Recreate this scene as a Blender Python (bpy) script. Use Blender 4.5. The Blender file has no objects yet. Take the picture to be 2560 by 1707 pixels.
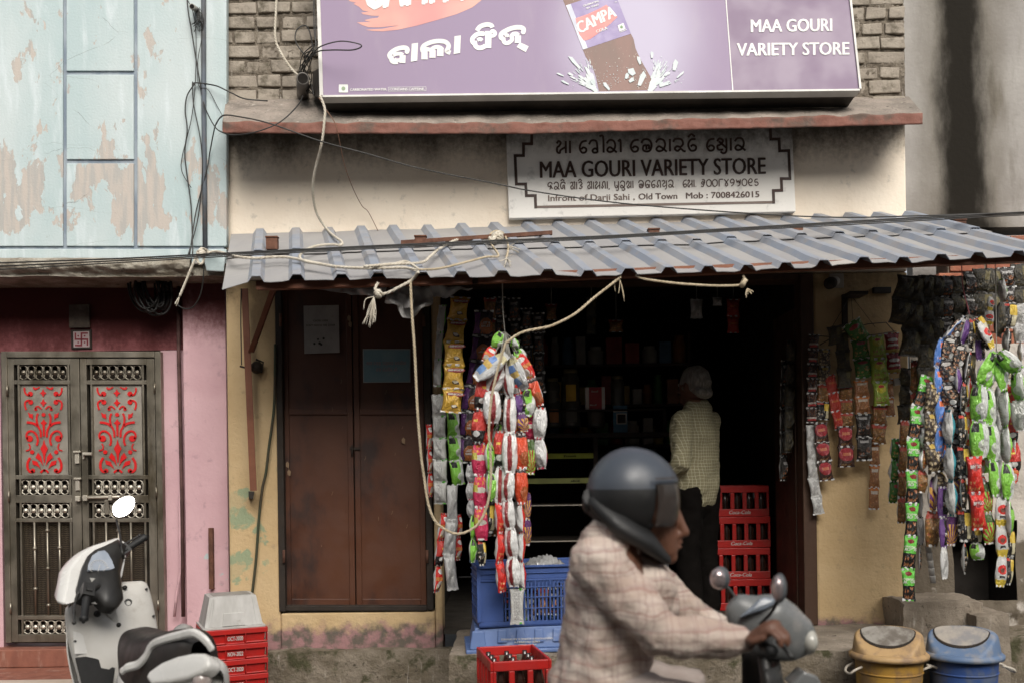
import bpy, bmesh, math, random
from mathutils import Vector, Matrix, noise
R = math.radians
rnd = random.Random(7)
sc = bpy.context.scene
COL = sc.collection
# ---------------------------------------------------------------- camera, sky, sun, exposure
F, CAMD, CAMH, CX, HY, ROLL = 2500.0, 6.2, 1.46, 1280.0, 1165.0, R(0.8)
cam = bpy.data.cameras.new('camera'); cam_o = bpy.data.objects.new('camera', cam); COL.objects.link(cam_o)
cam.sensor_width = 36; cam.lens = F/2560*36; cam.shift_y = (HY-853.5)/2560; cam.clip_end = 300
cam_o.matrix_world = Matrix.Translation((0, -CAMD, CAMH)) @ Matrix.Rotation(R(90), 4, 'X') @ Matrix.Rotation(-ROLL, 4, 'Z')
cam.dof.use_dof = True; cam.dof.focus_distance = 6.1; cam.dof.aperture_fstop = 1.5
sc.camera = cam_o
SUN_EL, SUN_AZ = R(38.5), R(14)          # azimuth measured from the street side (-y) towards +x
w = bpy.data.worlds.new('World'); sc.world = w; w.use_nodes = True
wn = w.node_tree; bg = wn.nodes['Background']
sky = wn.nodes.new('ShaderNodeTexSky'); sky.sky_type = 'NISHITA'; sky.sun_disc = False
sky.sun_elevation = SUN_EL; sky.sun_rotation = R(180)-SUN_AZ; sky.dust_density = 4; sky.air_density = 1.2
hs = wn.nodes.new('ShaderNodeHueSaturation'); hs.inputs['Saturation'].default_value = .28
wn.links.new(sky.outputs[0], hs.inputs['Color']); wn.links.new(hs.outputs[0], bg.inputs[0]); bg.inputs[1].default_value = .088
sun = bpy.data.lights.new('sun', 'SUN'); sun.energy = 2.15; sun.angle = R(42); sun.color = (1, .94, .85)
sun_o = bpy.data.objects.new('sun', sun); COL.objects.link(sun_o)
sd = Vector((math.sin(SUN_AZ)*math.cos(SUN_EL), -math.cos(SUN_AZ)*math.cos(SUN_EL), math.sin(SUN_EL)))
sun_o.rotation_euler = sd.to_track_quat('Z', 'Y').to_euler(); sun_o.location = (0, -4, 9)
vs = sc.view_settings; vs.view_transform = 'Standard'; vs.look = 'None'; vs.exposure = .68; vs.gamma = 1; vs.use_curve_mapping = False
sc.render.engine = 'CYCLES'; sc.cycles.use_denoising = True; sc.cycles.max_bounces = 6; sc.cycles.transparent_max_bounces = 12
sc.cycles.caustics_reflective = False; sc.cycles.caustics_refractive = False

# ---------------------------------------------------------------- where the surveyed points of the place lie
def P(x, y, Y=0.0):
    """the point at depth Y that was surveyed at (x, y) on the photograph"""
    d = Y+CAMD; u, v = x-CX, HY-y; c, s = math.cos(ROLL), math.sin(ROLL)
    return Vector(((u*c+v*s)*d/F, Y, CAMH+(-u*s+v*c)*d/F))
def SC(Y): return F/(Y+CAMD)            # pixels per metre at depth Y
def on_plane(p0, nrm):
    n = Vector(nrm).normalized(); c0 = Vector((0, -CAMD, CAMH))
    def f(x, y, lift=0.0):
        d = P(x, y, 0)-c0; t = (p0+n*lift-c0).dot(n)/d.dot(n); return c0+d*t
    return f
def flat(Y):
    return lambda x, y, lift=0.0: P(x, y, Y-lift)

# ---------------------------------------------------------------- materials
class NT:
    def __init__(s, name):
        s.m = bpy.data.materials.new(name); s.m.use_nodes = True; s.t = s.m.node_tree; s.b = s.t.nodes['Principled BSDF']
    def new(s, typ, ins=None, **pr):
        n = s.t.nodes.new(typ)
        for k, v in pr.items(): setattr(n, k, v)
        for k, v in (ins or {}).items(): s.put(n.inputs[k], v)
        return n
    def put(s, sock, v):
        if isinstance(v, bpy.types.NodeSocket): s.t.links.new(v, sock)
        elif isinstance(v, tuple) and len(v) == 3 and sock.type == 'RGBA': sock.default_value = (*v, 1)
        else: sock.default_value = v
    def math(s, op, a, b=0.0, c=None, clamp=False):
        n = s.new('ShaderNodeMath', operation=op, use_clamp=clamp); s.put(n.inputs[0], a); s.put(n.inputs[1], b)
        if c is not None: s.put(n.inputs[2], c)
        return n.outputs[0]
    def mix(s, f, a, b, mode='MIX'):
        n = s.new('ShaderNodeMix', data_type='RGBA', blend_type=mode); s.put(n.inputs[0], f); s.put(n.inputs[6], a); s.put(n.inputs[7], b); return n.outputs[2]
    def pos(s): return s.new('ShaderNodeNewGeometry').outputs['Position']
    def obj(s): return s.new('ShaderNodeTexCoord').outputs['Object']
    def uv(s):
        q = s.new('ShaderNodeSeparateXYZ', {0: s.new('ShaderNodeTexCoord').outputs['UV']}); return q.outputs[0], q.outputs[1]
    def sep(s, v): q = s.new('ShaderNodeSeparateXYZ', {0: v}); return q.outputs
    def scaled(s, v, k, off=(0, 0, 0)):
        return s.new('ShaderNodeMapping', {0: v, 'Scale': k, 'Location': off}).outputs[0]
    def noise(s, v, scale, detail=4.0, rough=.55, dist=0.0):
        return s.new('ShaderNodeTexNoise', {'Vector': v, 'Scale': float(scale), 'Detail': float(detail), 'Roughness': rough, 'Distortion': dist}).outputs[0]
    def ramp(s, f, a, b, lo=0.0, hi=1.0):
        n = s.new('ShaderNodeMapRange', {0: f, 1: a, 2: b, 3: lo, 4: hi}); n.interpolation_type = 'SMOOTHSTEP'; return n.outputs[0]
    def bump(s, h, strength=.3, dist=.01):
        n = s.new('ShaderNodeBump', {'Strength': strength, 'Distance': dist, 'Height': h}); s.put(s.b.inputs['Normal'], n.outputs[0])
    def done(s, col, rough=.7, metal=0.0, spec=.5):
        s.put(s.b.inputs['Base Color'], col); s.put(s.b.inputs['Roughness'], rough); s.put(s.b.inputs['Metallic'], metal)
        s.b.inputs['Specular IOR Level'].default_value = spec
        return s.m
def M(name, c, c2=None, scale=6, rough=.6, metal=0.0, bump=0.0, bscale=60, dirt=None, dscale=5, dlo=.55, dhi=.75, stretch=(1, 1, 1), local=False, spec=.5, bdist=.01):
    """noise mottled surface with optional blotches of dirt"""
    n = NT(name); v = n.obj() if local else n.pos(); sv = n.scaled(v, stretch)
    c2 = c2 or tuple(x*.78 for x in c)
    col = n.mix(n.ramp(n.noise(sv, scale, 6), .35, .68), c, c2)
    if dirt: col = n.mix(n.ramp(n.noise(sv, dscale, 8, .65), dlo, dhi), col, dirt)
    if bump: n.bump(n.noise(v, bscale, 6, .6), bump, bdist)
    return n.done(col, n.ramp(n.noise(v, scale*2, 3), .3, .7, max(rough-.08, .02), min(rough+.1, 1)), metal, spec)

# ---------------------------------------------------------------- mesh building
class MB:
    def __init__(s): s.v = []; s.f = []; s.m = []; s.s = []; s.uv = {}
    def face(s, idx, m=None, sm=False): s.f.append(tuple(idx)); s.m.append(m); s.s.append(sm)
    def poly(s, pts, m=None):
        b = len(s.v); s.v += [Vector(p) for p in pts]; s.face(range(b, b+len(pts)), m)
    def hexa(s, p, m=None):
        """p: 4 bottom corners then 4 top corners, in order round"""
        b = len(s.v); s.v += [Vector(q) for q in p]
        for f in ((3, 2, 1, 0), (4, 5, 6, 7), (0, 1, 5, 4), (1, 2, 6, 5), (2, 3, 7, 6), (3, 0, 4, 7)): s.face([b+i for i in f], m)
    def box(s, x0, x1, y0, y1, z0, z1, m=None):
        s.hexa([(x0, y0, z0), (x1, y0, z0), (x1, y1, z0), (x0, y1, z0), (x0, y0, z1), (x1, y0, z1), (x1, y1, z1), (x0, y1, z1)], m)
    def rbox(s, mat, x0, x1, y0, y1, z0, z1, m=None):
        b = len(s.v); s.box(x0, x1, y0, y1, z0, z1, m)
        for i in range(b, len(s.v)): s.v[i] = mat @ s.v[i]
    def prism(s, pts, dv, m=None):
        """extrude polygon pts (3D) by dv"""
        b = len(s.v); n = len(pts); dv = Vector(dv); s.v += [Vector(p) for p in pts]+[Vector(p)+dv for p in pts]
        s.face(range(b, b+n), m); s.face(range(b+2*n-1, b+n-1, -1), m)
        for i in range(n): j = (i+1) % n; s.face((b+j, b+i, b+n+i, b+n+j), m)
    def grid(s, fn, nu, nv, m=None, sm=True, uv=False, close=False):
        b = len(s.v)
        for j in range(nv+1):
            for i in range(nu+1): s.v.append(Vector(fn(i/nu, j/nv)))
        for j in range(nv):
            for i in range(nu):
                a = b+j*(nu+1)+i
                if uv: s.uv[len(s.f)] = [(i/nu, j/nv), ((i+1)/nu, j/nv), ((i+1)/nu, (j+1)/nv), (i/nu, (j+1)/nv)]
                s.face((a, a+1, a+nu+2, a+nu+1), m, sm)
    def tube(s, pts, r, m=None, seg=8, cap=True, sm=True, flat=1.0, up=None):
        pts = [Vector(p) for p in pts]; n = len(pts); b = len(s.v); rr = r if isinstance(r, (list, tuple)) else [r]*n
        ref = None
        for i, p in enumerate(pts):
            d = (pts[min(i+1, n-1)]-pts[max(i-1, 0)])
            d = d.normalized() if d.length > 1e-9 else Vector((0, 0, 1))
            if ref is None: ref = Vector(up) if up else (Vector((0, 0, 1)) if abs(d.z) < .9 else Vector((1, 0, 0)))
            a = d.cross(ref); a = a.normalized() if a.length > 1e-6 else d.orthogonal().normalized()
            c = a.cross(d).normalized(); ref = c
            for k in range(seg):
                t = 2*math.pi*k/seg; s.v.append(p+a*(math.cos(t)*rr[i])+c*(math.sin(t)*rr[i]*flat))
        for i in range(n-1):
            for k in range(seg):
                k2 = (k+1) % seg; s.face((b+i*seg+k, b+i*seg+k2, b+(i+1)*seg+k2, b+(i+1)*seg+k), m, sm)
        if cap:
            s.face([b+k for k in range(seg)][::-1], m); s.face([b+(n-1)*seg+k for k in range(seg)], m)
    def limb(s, pts, rad, m=None, seg=14, flat=1.0, up=None):
        """tapered limb with rounded ends"""
        pts = [Vector(p) for p in pts]; d0 = (pts[0]-pts[1]).normalized(); d1 = (pts[-1]-pts[-2]).normalized()
        A, RA = [], []
        for t in (1.0, .8, .45): A.append(pts[0]+d0*rad[0]*t); RA.append(rad[0]*math.sqrt(max(1-t*t, .0004)))
        Bp, RB = [], []
        for t in (.45, .8, 1.0): Bp.append(pts[-1]+d1*rad[-1]*t); RB.append(rad[-1]*math.sqrt(max(1-t*t, .0004)))
        s.tube(A+pts+Bp, RA+list(rad)+RB, m, seg, flat=flat, up=up)
    def lathe(s, prof, c=(0, 0, 0), m=None, seg=20, ax=None, sm=True):
        """prof: list of (r, h) along axis ax from c"""
        c = Vector(c); q = Vector(ax or (0, 0, 1)).to_track_quat('Z', 'Y').to_matrix(); b = len(s.v)
        for r, h in prof:
            for k in range(seg):
                t = 2*math.pi*k/seg; s.v.append(c+q @ Vector((r*math.cos(t), r*math.sin(t), h)))
        for i in range(len(prof)-1):
            for k in range(seg):
                k2 = (k+1) % seg; s.face((b+i*seg+k, b+i*seg+k2, b+(i+1)*seg+k2, b+(i+1)*seg+k), m, sm)
        if prof[0][0] > 1e-6: s.face([b+k for k in range(seg)][::-1], m)
        if prof[-1][0] > 1e-6: s.face([b+(len(prof)-1)*seg+k for k in range(seg)], m)
    def ball(s, c, r, m=None, seg=14, sq=(1, 1, 1), rot=None):
        b = len(s.v); k = 8
        s.lathe([(math.sin(math.pi*i/k)*r, -math.cos(math.pi*i/k)*r) for i in range(k+1)], (0, 0, 0), m, seg)
        for i in range(b, len(s.v)):
            q = Vector((s.v[i].x*sq[0], s.v[i].y*sq[1], s.v[i].z*sq[2]))
            s.v[i] = Vector(c)+((rot @ q) if rot else q)
    def build(s, name, mats, parent=None, bevel=0.0, bseg=2, world=True, smooth_all=False, col=None):
        me = bpy.data.meshes.new(name)
        off = Vector((0, 0, 0))
        if parent is not None and world: off = origin_of(parent)
        me.from_pydata([tuple(p-off) for p in s.v], [], s.f); me.validate(clean_customdata=False)
        if not isinstance(mats, (list, tuple)): mats = [mats]
        used = list(mats)
        for x in s.m:
            if x is not None and x not in used: used.append(x)
        for x in used: me.materials.append(x)
        if len(me.polygons) == len(s.f):
            idx = {x: i for i, x in enumerate(used)}
            me.polygons.foreach_set('material_index', [idx[x] if x is not None else 0 for x in s.m])
            me.polygons.foreach_set('use_smooth', [bool(x or smooth_all) for x in s.s])
            if s.uv:
                ul = me.uv_layers.new(name='UVMap')
                for fi, c in s.uv.items():
                    for li, q in zip(me.polygons[fi].loop_indices, c): ul.data[li].uv = q
        o = bpy.data.objects.new(name, me); COL.objects.link(o)
        if parent is not None: o.parent = parent
        if bevel:
            bv = o.modifiers.new('bevel', 'BEVEL'); bv.width = bevel; bv.segments = bseg; bv.limit_method = 'ANGLE'; bv.angle_limit = R(40)
        return o
def origin_of(o):
    p = Vector((0, 0, 0))
    while o is not None: p = p+o.location; o = o.parent
    return p
def tag(o, label=None, cat=None, group=None, kind=None):
    if label: o['label'] = label
    if cat: o['category'] = cat
    if group: o['group'] = group
    if kind: o['kind'] = kind
    return o
def thing(name, label, cat, loc=(0, 0, 0), group=None, rz=0.0):
    o = bpy.data.objects.new(name, None); COL.objects.link(o); o.location = loc; o.rotation_euler = (0, 0, rz); o.empty_display_size = .1
    return tag(o, label, cat, group)
def copy_tree(o, parent=None):
    c = o.copy(); COL.objects.link(c)
    if parent is not None: c.parent = parent
    for ch in [x for x in COL.objects if x.parent == o]: copy_tree(ch, c)
    return c
def catmull(pts, n=6):
    pts = [Vector(p) for p in pts]
    if len(pts) < 3: return pts
    out = []
    for i in range(len(pts)-1):
        p0, p1, p2, p3 = pts[max(i-1, 0)], pts[i], pts[i+1], pts[min(i+2, len(pts)-1)]
        for k in range(n):
            t = k/n; out.append(.5*((2*p1)+(p2-p0)*t+(2*p0-5*p1+4*p2-p3)*t*t+(3*p1-p0-3*p2+p3)*t**3))
    return out+[pts[-1]]
# ---- flat marks: brush strokes and lettering, laid on a surface given by mapf(x, y, lift)
def stroke(mb, pts, width, mapf, m=None, lift=.002, smooth=True, n=5):
    q = [Vector((p[0], p[1], 0)) for p in pts]
    if smooth: q = catmull(q, n)
    L, Rr = [], []
    for i, p in enumerate(q):
        d = q[min(i+1, len(q)-1)]-q[max(i-1, 0)]
        d = d.normalized() if d.length > 1e-9 else Vector((1, 0, 0)); k = Vector((-d.y, d.x, 0))*width/2
        L.append(p+k); Rr.append(p-k)
    b = len(mb.v)
    for a, c in zip(L, Rr): mb.v += [mapf(a.x, a.y, lift), mapf(c.x, c.y, lift)]
    for i in range(len(q)-1): mb.face((b+2*i, b+2*i+1, b+2*i+3, b+2*i+2), m)
def shape(mb, pts, mapf, m=None, lift=.002):
    mb.poly([mapf(x, y, lift) for x, y in pts], m)
def disc(mb, x, y, rx, ry, mapf, m=None, lift=.002, n=18):
    shape(mb, [(x+rx*math.cos(2*math.pi*k/n), y+ry*math.sin(2*math.pi*k/n)) for k in range(n)], mapf, m, lift)
_tx = {}
def text_geo(body, bold):
    key = (body, bold)
    if key not in _tx:
        cu = bpy.data.curves.new('text', 'FONT'); cu.body = body; cu.size = 1; cu.offset = bold; cu.resolution_u = 3; cu.fill_mode = 'FRONT'
        o = bpy.data.objects.new('text', cu); COL.objects.link(o); bpy.context.view_layer.update()
        me = bpy.data.meshes.new_from_object(o.evaluated_get(bpy.context.evaluated_depsgraph_get()))
        g = ([tuple(v.co[:2]) for v in me.vertices], [tuple(p.vertices) for p in me.polygons])
        bpy.data.objects.remove(o); bpy.data.curves.remove(cu); bpy.data.meshes.remove(me); _tx[key] = g
    return _tx[key]
def text(mb, body, a, b, h, mapf, m=None, bold=.01, lift=.002, shear=0.0, flip=False):
    """lettering whose baseline runs from a to b (surface units, y down) with capitals h tall"""
    vs_, fs_ = text_geo(body, 0.0)
    x0 = min(v[0] for v in vs_)-bold; x1 = max(v[0] for v in vs_)+bold; cap = .735
    if bold > .008:                       # heavier letters: the same outline laid down again a little to each side
        for k, (dx, dy) in enumerate(((-1, 0), (1, 0), (0, .6), (-.5, -.6))): _lay(mb, vs_, fs_, x0, x1, cap, a, b, h, mapf, m, lift+.00012*(k+1), shear, flip, dx*bold, dy*bold*.4)
    _lay(mb, vs_, fs_, x0, x1, cap, a, b, h, mapf, m, lift, shear, flip, 0, 0)
def _lay(mb, vs_, fs_, x0, x1, cap, a, b, h, mapf, m, lift, shear, flip, sx, sy):
    ux, uy = b[0]-a[0], b[1]-a[1]; ln = math.hypot(ux, uy); nx, ny = uy/ln, -ux/ln
    base = len(mb.v)
    for x, y in vs_:
        t = (x+sx-x0)/(x1-x0); k = (y+sy)/cap*h; t2 = t+shear*k/ln
        if flip: t2 = 1-t2; k = h-k
        mb.v.append(mapf(a[0]+ux*t2+nx*k, a[1]+uy*t2+ny*k, lift))
    for f in fs_: mb.face([base+i for i in f], m)
GLY = {  # Odia letters as pen strokes in a unit box, y up, (strokes, width)
 'ra': ([[(.1, .72), (.3, .98), (.62, .92), (.74, .55), (.6, .15), (.3, .03), (.13, .2), (.3, .42), (.52, .3), (.85, -.02)]], .95),
 'aa': ([[(.12, 1), (.12, 0)]], .3), 'ii': ([[(.02, .85), (.15, 1), (.2, .8), (.2, 0)]], .36),
 'ma': ([[(.08, .78), (.2, .98), (.36, .85), (.25, .6), (.1, .45), (.1, .12), (.28, .03), (.34, .25), (.7, .5)], [(.72, .98), (.72, 0)]], .9),
 'e': ([[(.62, .97), (.25, .88), (.07, .45), (.22, .05), (.5, .07), (.56, .32), (.35, .45), (.18, .3)]], .72),
 'ga': ([[(.06, .68), (.25, .98), (.6, .93), (.68, .5), (.68, .0)], [(.68, .03), (.4, .02), (.32, .2), (.5, .35), (.66, .25)]], .85),
 'au': ([[(.0, 1.3), (.22, 1.35), (.3, 1.1), (.3, 0)]], .45),
 'bha': ([[(.08, .7), (.25, .98), (.6, .95), (.78, .6), (.7, .15), (.45, .02), (.2, .15), (.22, .45), (.4, .5), (.42, .15)], [(.42, .5), (.6, .5), (.6, .2)]], .98),
 'i': ([[(.05, .75), (.2, .98), (.6, .95), (.72, .6), (.55, .35), (.3, .4), (.15, .2), (.35, .03), (.55, .2), (.75, .02), (.9, .0)]], 1.0),
 'tti': ([[(.55, 1.15), (.3, 1.35), (.08, 1.1)], [(.6, .95), (.25, .9), (.08, .5), (.25, .05), (.55, .08), (.62, .35), (.4, .5), (.25, .35)]], .78),
 'ssa': ([[(.08, .75), (.25, .98), (.5, .8), (.3, .5), (.1, .4), (.15, .1), (.5, .1)], [(.2, .75), (.75, .2)], [(.72, .98), (.72, 0), (.5, -.2), (.3, -.05)]], .92),
 'da': ([[(.7, .7), (.5, .98), (.15, .85), (.1, .5), (.35, .42), (.5, .6), (.45, .2), (.3, .02)], [(.5, .5), (.72, .1)]], .85),
 'ja': ([[(.75, .75), (.6, .98), (.2, .9), (.07, .5), (.22, .1), (.42, .2), (.4, .5), (.6, .55), (.66, .0)], [(.1, 1.15), (.35, 1.35), (.6, 1.15)]], .88),
 'sa': ([[(.05, .8), (.3, .98), (.4, .6), (.12, .35), (.2, .05), (.45, .1), (.42, .4)], [(.5, .9), (.66, .98), (.66, 0)]], .82),
 'hi': ([[(.1, .8), (.4, .98), (.6, .7), (.35, .5), (.6, .3), (.4, .05), (.15, .15)], [(.05, 1.1), (.3, 1.35), (.55, 1.1)]], .75),
 'na': ([[(.06, .3), (.2, .05), (.34, .3), (.2, .5), (.3, .9), (.55, .95), (.62, .5), (.62, 0)]], .8),
 'pu': ([[(.1, .95), (.12, .3), (.3, .05), (.5, .2), (.35, .45)], [(.62, .98), (.62, 0), (.5, -.28), (.3, -.2)]], .78),
 'ru': ([[(.1, .72), (.3, .98), (.62, .92), (.74, .55), (.6, .15), (.3, .03), (.13, .2), (.3, .42), (.6, .1), (.75, -.15), (.5, -.3), (.3, -.18)]], .92),
 'ba': ([[(.74, .7), (.6, .98), (.22, .92), (.07, .5), (.2, .08), (.45, .05), (.52, .3), (.35, .48), (.2, .32)], [(.62, .5), (.62, 0)]], .85),
 'sha': ([[(.06, .85), (.3, .98), (.45, .7), (.15, .4), (.3, .1), (.55, .3)], [(.66, .98), (.66, .0), (.45, -.25)]], .85),
 'nna': ([[(.06, .5), (.2, .95), (.45, .8), (.35, .4), (.15, .2), (.35, .02), (.55, .3)], [(.68, .95), (.68, 0)]], .85),
 'd7': ([[(.5, .55), (.3, .7), (.15, .5), (.35, .35), (.55, .6), (.5, .95), (.2, .95)], [(.55, .6), (.35, .05), (.1, .1)]], .75),
 'd0': ([[(.35, .98), (.08, .75), (.08, .25), (.35, .02), (.62, .25), (.62, .75), (.35, .98)]], .75),
 'd8': ([[(.15, 0), (.15, .8), (.3, .97), (.65, .97)]], .72), 'd4': ([[(.08, .97), (.5, .3), (.35, .03), (.2, .3), (.62, .97)]], .75),
 'd2': ([[(.5, .5), (.2, .45), (.1, .75), (.35, .98), (.58, .75), (.5, .3), (.2, .02)]], .75),
 'd6': ([[(.1, .9), (.2, .5), (.35, .75), (.5, .4), (.6, .9), (.55, .2), (.25, .02)]], .78),
 'd1': ([[(.2, .45), (.5, .5), (.58, .8), (.35, .98), (.1, .6), (.25, .1), (.6, .05)]], .78),
 'd5': ([[(.5, .9), (.2, .85), (.15, .5), (.45, .5), (.55, .2), (.3, .02), (.12, .2)]], .72),
 ',': ([[(.1, .05), (.05, -.15)]], .25), '.': ([[(.05, .05), (.15, .05)]], .3), ' ': ([], .45)}
def odia(mb, letters, a, b, h, mapf, m=None, width=.12, lift=.002):
    tot = sum(GLY[g][1] for g in letters); ux, uy = b[0]-a[0], b[1]-a[1]; ln = math.hypot(ux, uy); nx, ny = uy/ln, -ux/ln; x = 0
    for g in letters:
        st, wd = GLY[g]
        for q in st:
            stroke(mb, [(a[0]+ux*(x+p[0])/tot+nx*p[1]*h, a[1]+uy*(x+p[0])/tot+ny*p[1]*h) for p in q], width*h, mapf, m, lift, n=4)
        x += wd
def wire(name, pts, r, mat, label, cat, group=None, n=6, twist=False, seg=6):
    """a cable or rope along world points; twist lays strands round it"""
    q = catmull(pts, n); mb = MB()
    if twist:
        dist = 0.0; fine = []
        for i in range(len(q)-1):
            k = max(1, int((q[i+1]-q[i]).length/.006))
            for j in range(k): fine.append(q[i].lerp(q[i+1], j/k))
        fine.append(q[-1])
        for sgn in range(3):
            pp = []
            for i, p in enumerate(fine):
                d = (fine[min(i+1, len(fine)-1)]-fine[max(i-1, 0)]).normalized(); a = d.orthogonal().normalized()
                ref = Vector((0, 1, 0)); a = d.cross(ref).normalized() if d.cross(ref).length > .1 else a
                c = a.cross(d); t = i*.006/(r*7)*2*math.pi+sgn*2*math.pi/3
                pp.append(p+(a*math.cos(t)+c*math.sin(t))*r*.52)
            mb.tube(pp, r*.56, None, 5)
    else: mb.tube(q, r, None, seg)
    return tag(mb.build(name, mat), label, cat, group)
def solid(o, voxel, smooth=4, disp=0.0, dsize=.1):
    rm = o.modifiers.new('remesh', 'REMESH'); rm.mode = 'VOXEL'; rm.voxel_size = voxel; rm.use_smooth_shade = True
    if smooth: s_ = o.modifiers.new('smooth', 'SMOOTH'); s_.iterations = smooth; s_.factor = .5
    if disp:
        t = bpy.data.textures.new('folds', 'CLOUDS'); t.noise_scale = dsize; t.noise_depth = 2
        d = o.modifiers.new('folds', 'DISPLACE'); d.texture = t; d.strength = disp; d.mid_level = .5; d.texture_coords = 'LOCAL'
    return o
# ---------------------------------------------------------------- materials of the setting
def blue_paint():
    n = NT('pale_blue_paint'); v = n.pos(); q = n.sep(v)
    base = n.mix(n.ramp(n.noise(n.scaled(v, (1, 1, .45)), 2.2, 5), .3, .7), (.385, .475, .485), (.485, .545, .55))
    base = n.mix(n.ramp(n.noise(n.scaled(v, (3, 3, .5)), 5, 6), .5, .8), base, (.56, .62, .64))
    band = n.math('MULTIPLY', n.ramp(q[2], 2.86, 3.0), n.ramp(q[2], 3.56, 3.22))
    nz = n.noise(n.scaled(v, (1.0, 1, .42), (3.1, 0, 1.4)), 5.6, 9, .64, .25)
    m = n.ramp(n.math('ADD', nz, n.math('MULTIPLY', band, .128)), .612, .624)
    peel = n.mix(n.ramp(n.noise(n.scaled(v, (6, 6, .7)), 5, 5), .42, .62), (.455, .41, .37), (.375, .365, .345))
    col = n.mix(m, base, peel)
    vo = n.new('ShaderNodeTexVoronoi', {'Vector': n.scaled(n.mix(.15, v, n.new('ShaderNodeTexNoise', {'Vector': v, 'Scale': 3.0, 'Detail': 7.0}).outputs[1]), (.8, 1, 2.4)), 'Scale': 1.5}, feature='DISTANCE_TO_EDGE')
    ck = n.math('MULTIPLY', n.ramp(vo.outputs['Distance'], .0025, .0006), n.ramp(n.noise(v, 2.5, 3), .52, .62))
    col = n.mix(n.math('MULTIPLY', ck, .65), col, (.12, .12, .11))
    col = n.mix(n.ramp(n.noise(n.scaled(v, (1, 1, .6)), 22, 8, .7), .68, .76), col, (.22, .20, .18))
    n.bump(n.math('SUBTRACT', n.noise(v, 70, 5), n.math('MULTIPLY', m, .8)), .35, .006)
    return n.done(col, .8, 0, .3)
def plaster(name, c, c2, soot_shade=None, low=None, patches=(), bump=.5, soot_shade_tint=(.03, .024, .016)):
    """plaster with sooty dirt and overhang shade painted in towards the top, scuffed paint below height low; patches: (colour, scale, lo, hi, z0, z1, x0, x1)"""
    n = NT(name); v = n.pos(); q = n.sep(v)
    col = n.mix(n.ramp(n.noise(v, 2.3, 6), .32, .68), c, c2)
    col = n.mix(n.ramp(n.noise(v, 13, 7, .65), .56, .72), col, tuple(x*.72 for x in c))
    for pc, scl, lo, hi, z0, z1, x0, x1 in patches:
        box = n.math('MULTIPLY', n.math('MULTIPLY', n.ramp(q[2], z0-.12, z0+.05), n.ramp(q[2], z1+.12, z1-.05)), n.math('MULTIPLY', n.ramp(q[0], x0-.06, x0+.06), n.ramp(q[0], x1+.06, x1-.06)))
        col = n.mix(n.ramp(n.math('ADD', n.noise(v, scl, 8, .6, .3), n.math('MULTIPLY', n.math('SUBTRACT', box, 1.0), .5)), lo, hi), col, pc)
    if soot_shade:
        z0, z1 = soot_shade
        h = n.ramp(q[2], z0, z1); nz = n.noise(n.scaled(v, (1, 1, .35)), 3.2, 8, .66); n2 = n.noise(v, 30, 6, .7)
        k = n.ramp(n.math('ADD', n.math('ADD', h, n.math('MULTIPLY', nz, .9)), n.math('MULTIPLY', n2, .5)), .95, 1.65)  # darkening towards the top: sooty dirt and overhang shade painted into the colour
        col = n.mix(n.math('MULTIPLY', k, .93), col, soot_shade_tint)
    sp = n.ramp(n.noise(v, 45, 5, .7), .70, .76); col = n.mix(sp, col, (.09, .07, .05))
    if low:
        k = n.ramp(n.math('ADD', q[2], n.math('MULTIPLY', n.noise(v, 7, 8, .65), .34)), low+.20, low+.10)
        col = n.mix(k, col, n.mix(n.ramp(n.noise(v, 12, 6), .4, .6), (.13, .11, .09), (.34, .19, .19)))
    n.bump(n.math('ADD', n.noise(v, 34, 8, .62), n.math('MULTIPLY', n.noise(v, 9, 4), .8)), bump, .012)
    return n.done(col, .88, 0, .25)
def stone(name, c, c2, moss=None, bscale=22, bump=.9):
    n = NT(name); v = n.pos(); a = n.noise(v, 6, 9, .68); col = n.mix(n.ramp(a, .36, .66), c, c2)
    col = n.mix(n.ramp(n.noise(v, 24, 8, .7), .55, .7), col, tuple(x*.35 for x in c))
    col = n.mix(n.ramp(n.noise(n.scaled(v, (4, 4, .5)), 9, 6), .6, .75), col, (.45, .41, .36))
    if moss: col = n.mix(n.ramp(n.noise(v, 8, 6, .6, .2), .52, .66), col, moss)
    n.bump(n.noise(v, bscale, 10, .7), bump, .03)
    return n.done(col, .93, 0, .2)
MT = {}
MT['blue'] = blue_paint()
MT['groove'] = M('groove_blue', (.16, .20, .25), (.30, .34, .38), 9, .8, bump=.4, bscale=50, dirt=(.06, .06, .06), stretch=(1, 1, .3))
MT['pink'] = plaster('pink_paint', (.63, .415, .445), (.56, .355, .385), soot_shade=(2.02, 2.66), patches=[((.45, .52, .52), 6, .62, .66, .5, 1.25, -2.2, -1.6)], bump=.22, soot_shade_tint=(.10, .022, .022))  # upper part darkened in colour, mostly for the shade below the ledge
MT['shaded_pink'] = plaster('shaded_rose_paint', (.42, .17, .18), (.36, .13, .14), soot_shade=(1.75, 2.6), bump=.25, soot_shade_tint=(.07, .015, .014))  # rose paint with the shade of the recess mixed into its colour
MT['rotten'] = stone('weathered_ledge', (.20, .17, .13), (.42, .39, .33), bscale=14, bump=1)
MT['cream'] = plaster('cream_plaster', (.80, .715, .60), (.74, .645, .53), soot_shade=(3.10, 3.66), bump=.35)  # top painted darker for sooty stains together with shade under the slab
MT['yellow'] = plaster('yellow_plaster', (.59, .44, .255), (.53, .38, .205), soot_shade=(2.0, 3.2), low=.50, patches=[((.30, .35, .22), 4.5, .50, .55, .75, 1.35, -1.9, -1.48), ((.48, .38, .22), 3, .55, .6, .4, 1.5, -1.9, -1.2)], bump=.55)  # upper darkening holds sooty dirt plus painted awning shade
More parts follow.
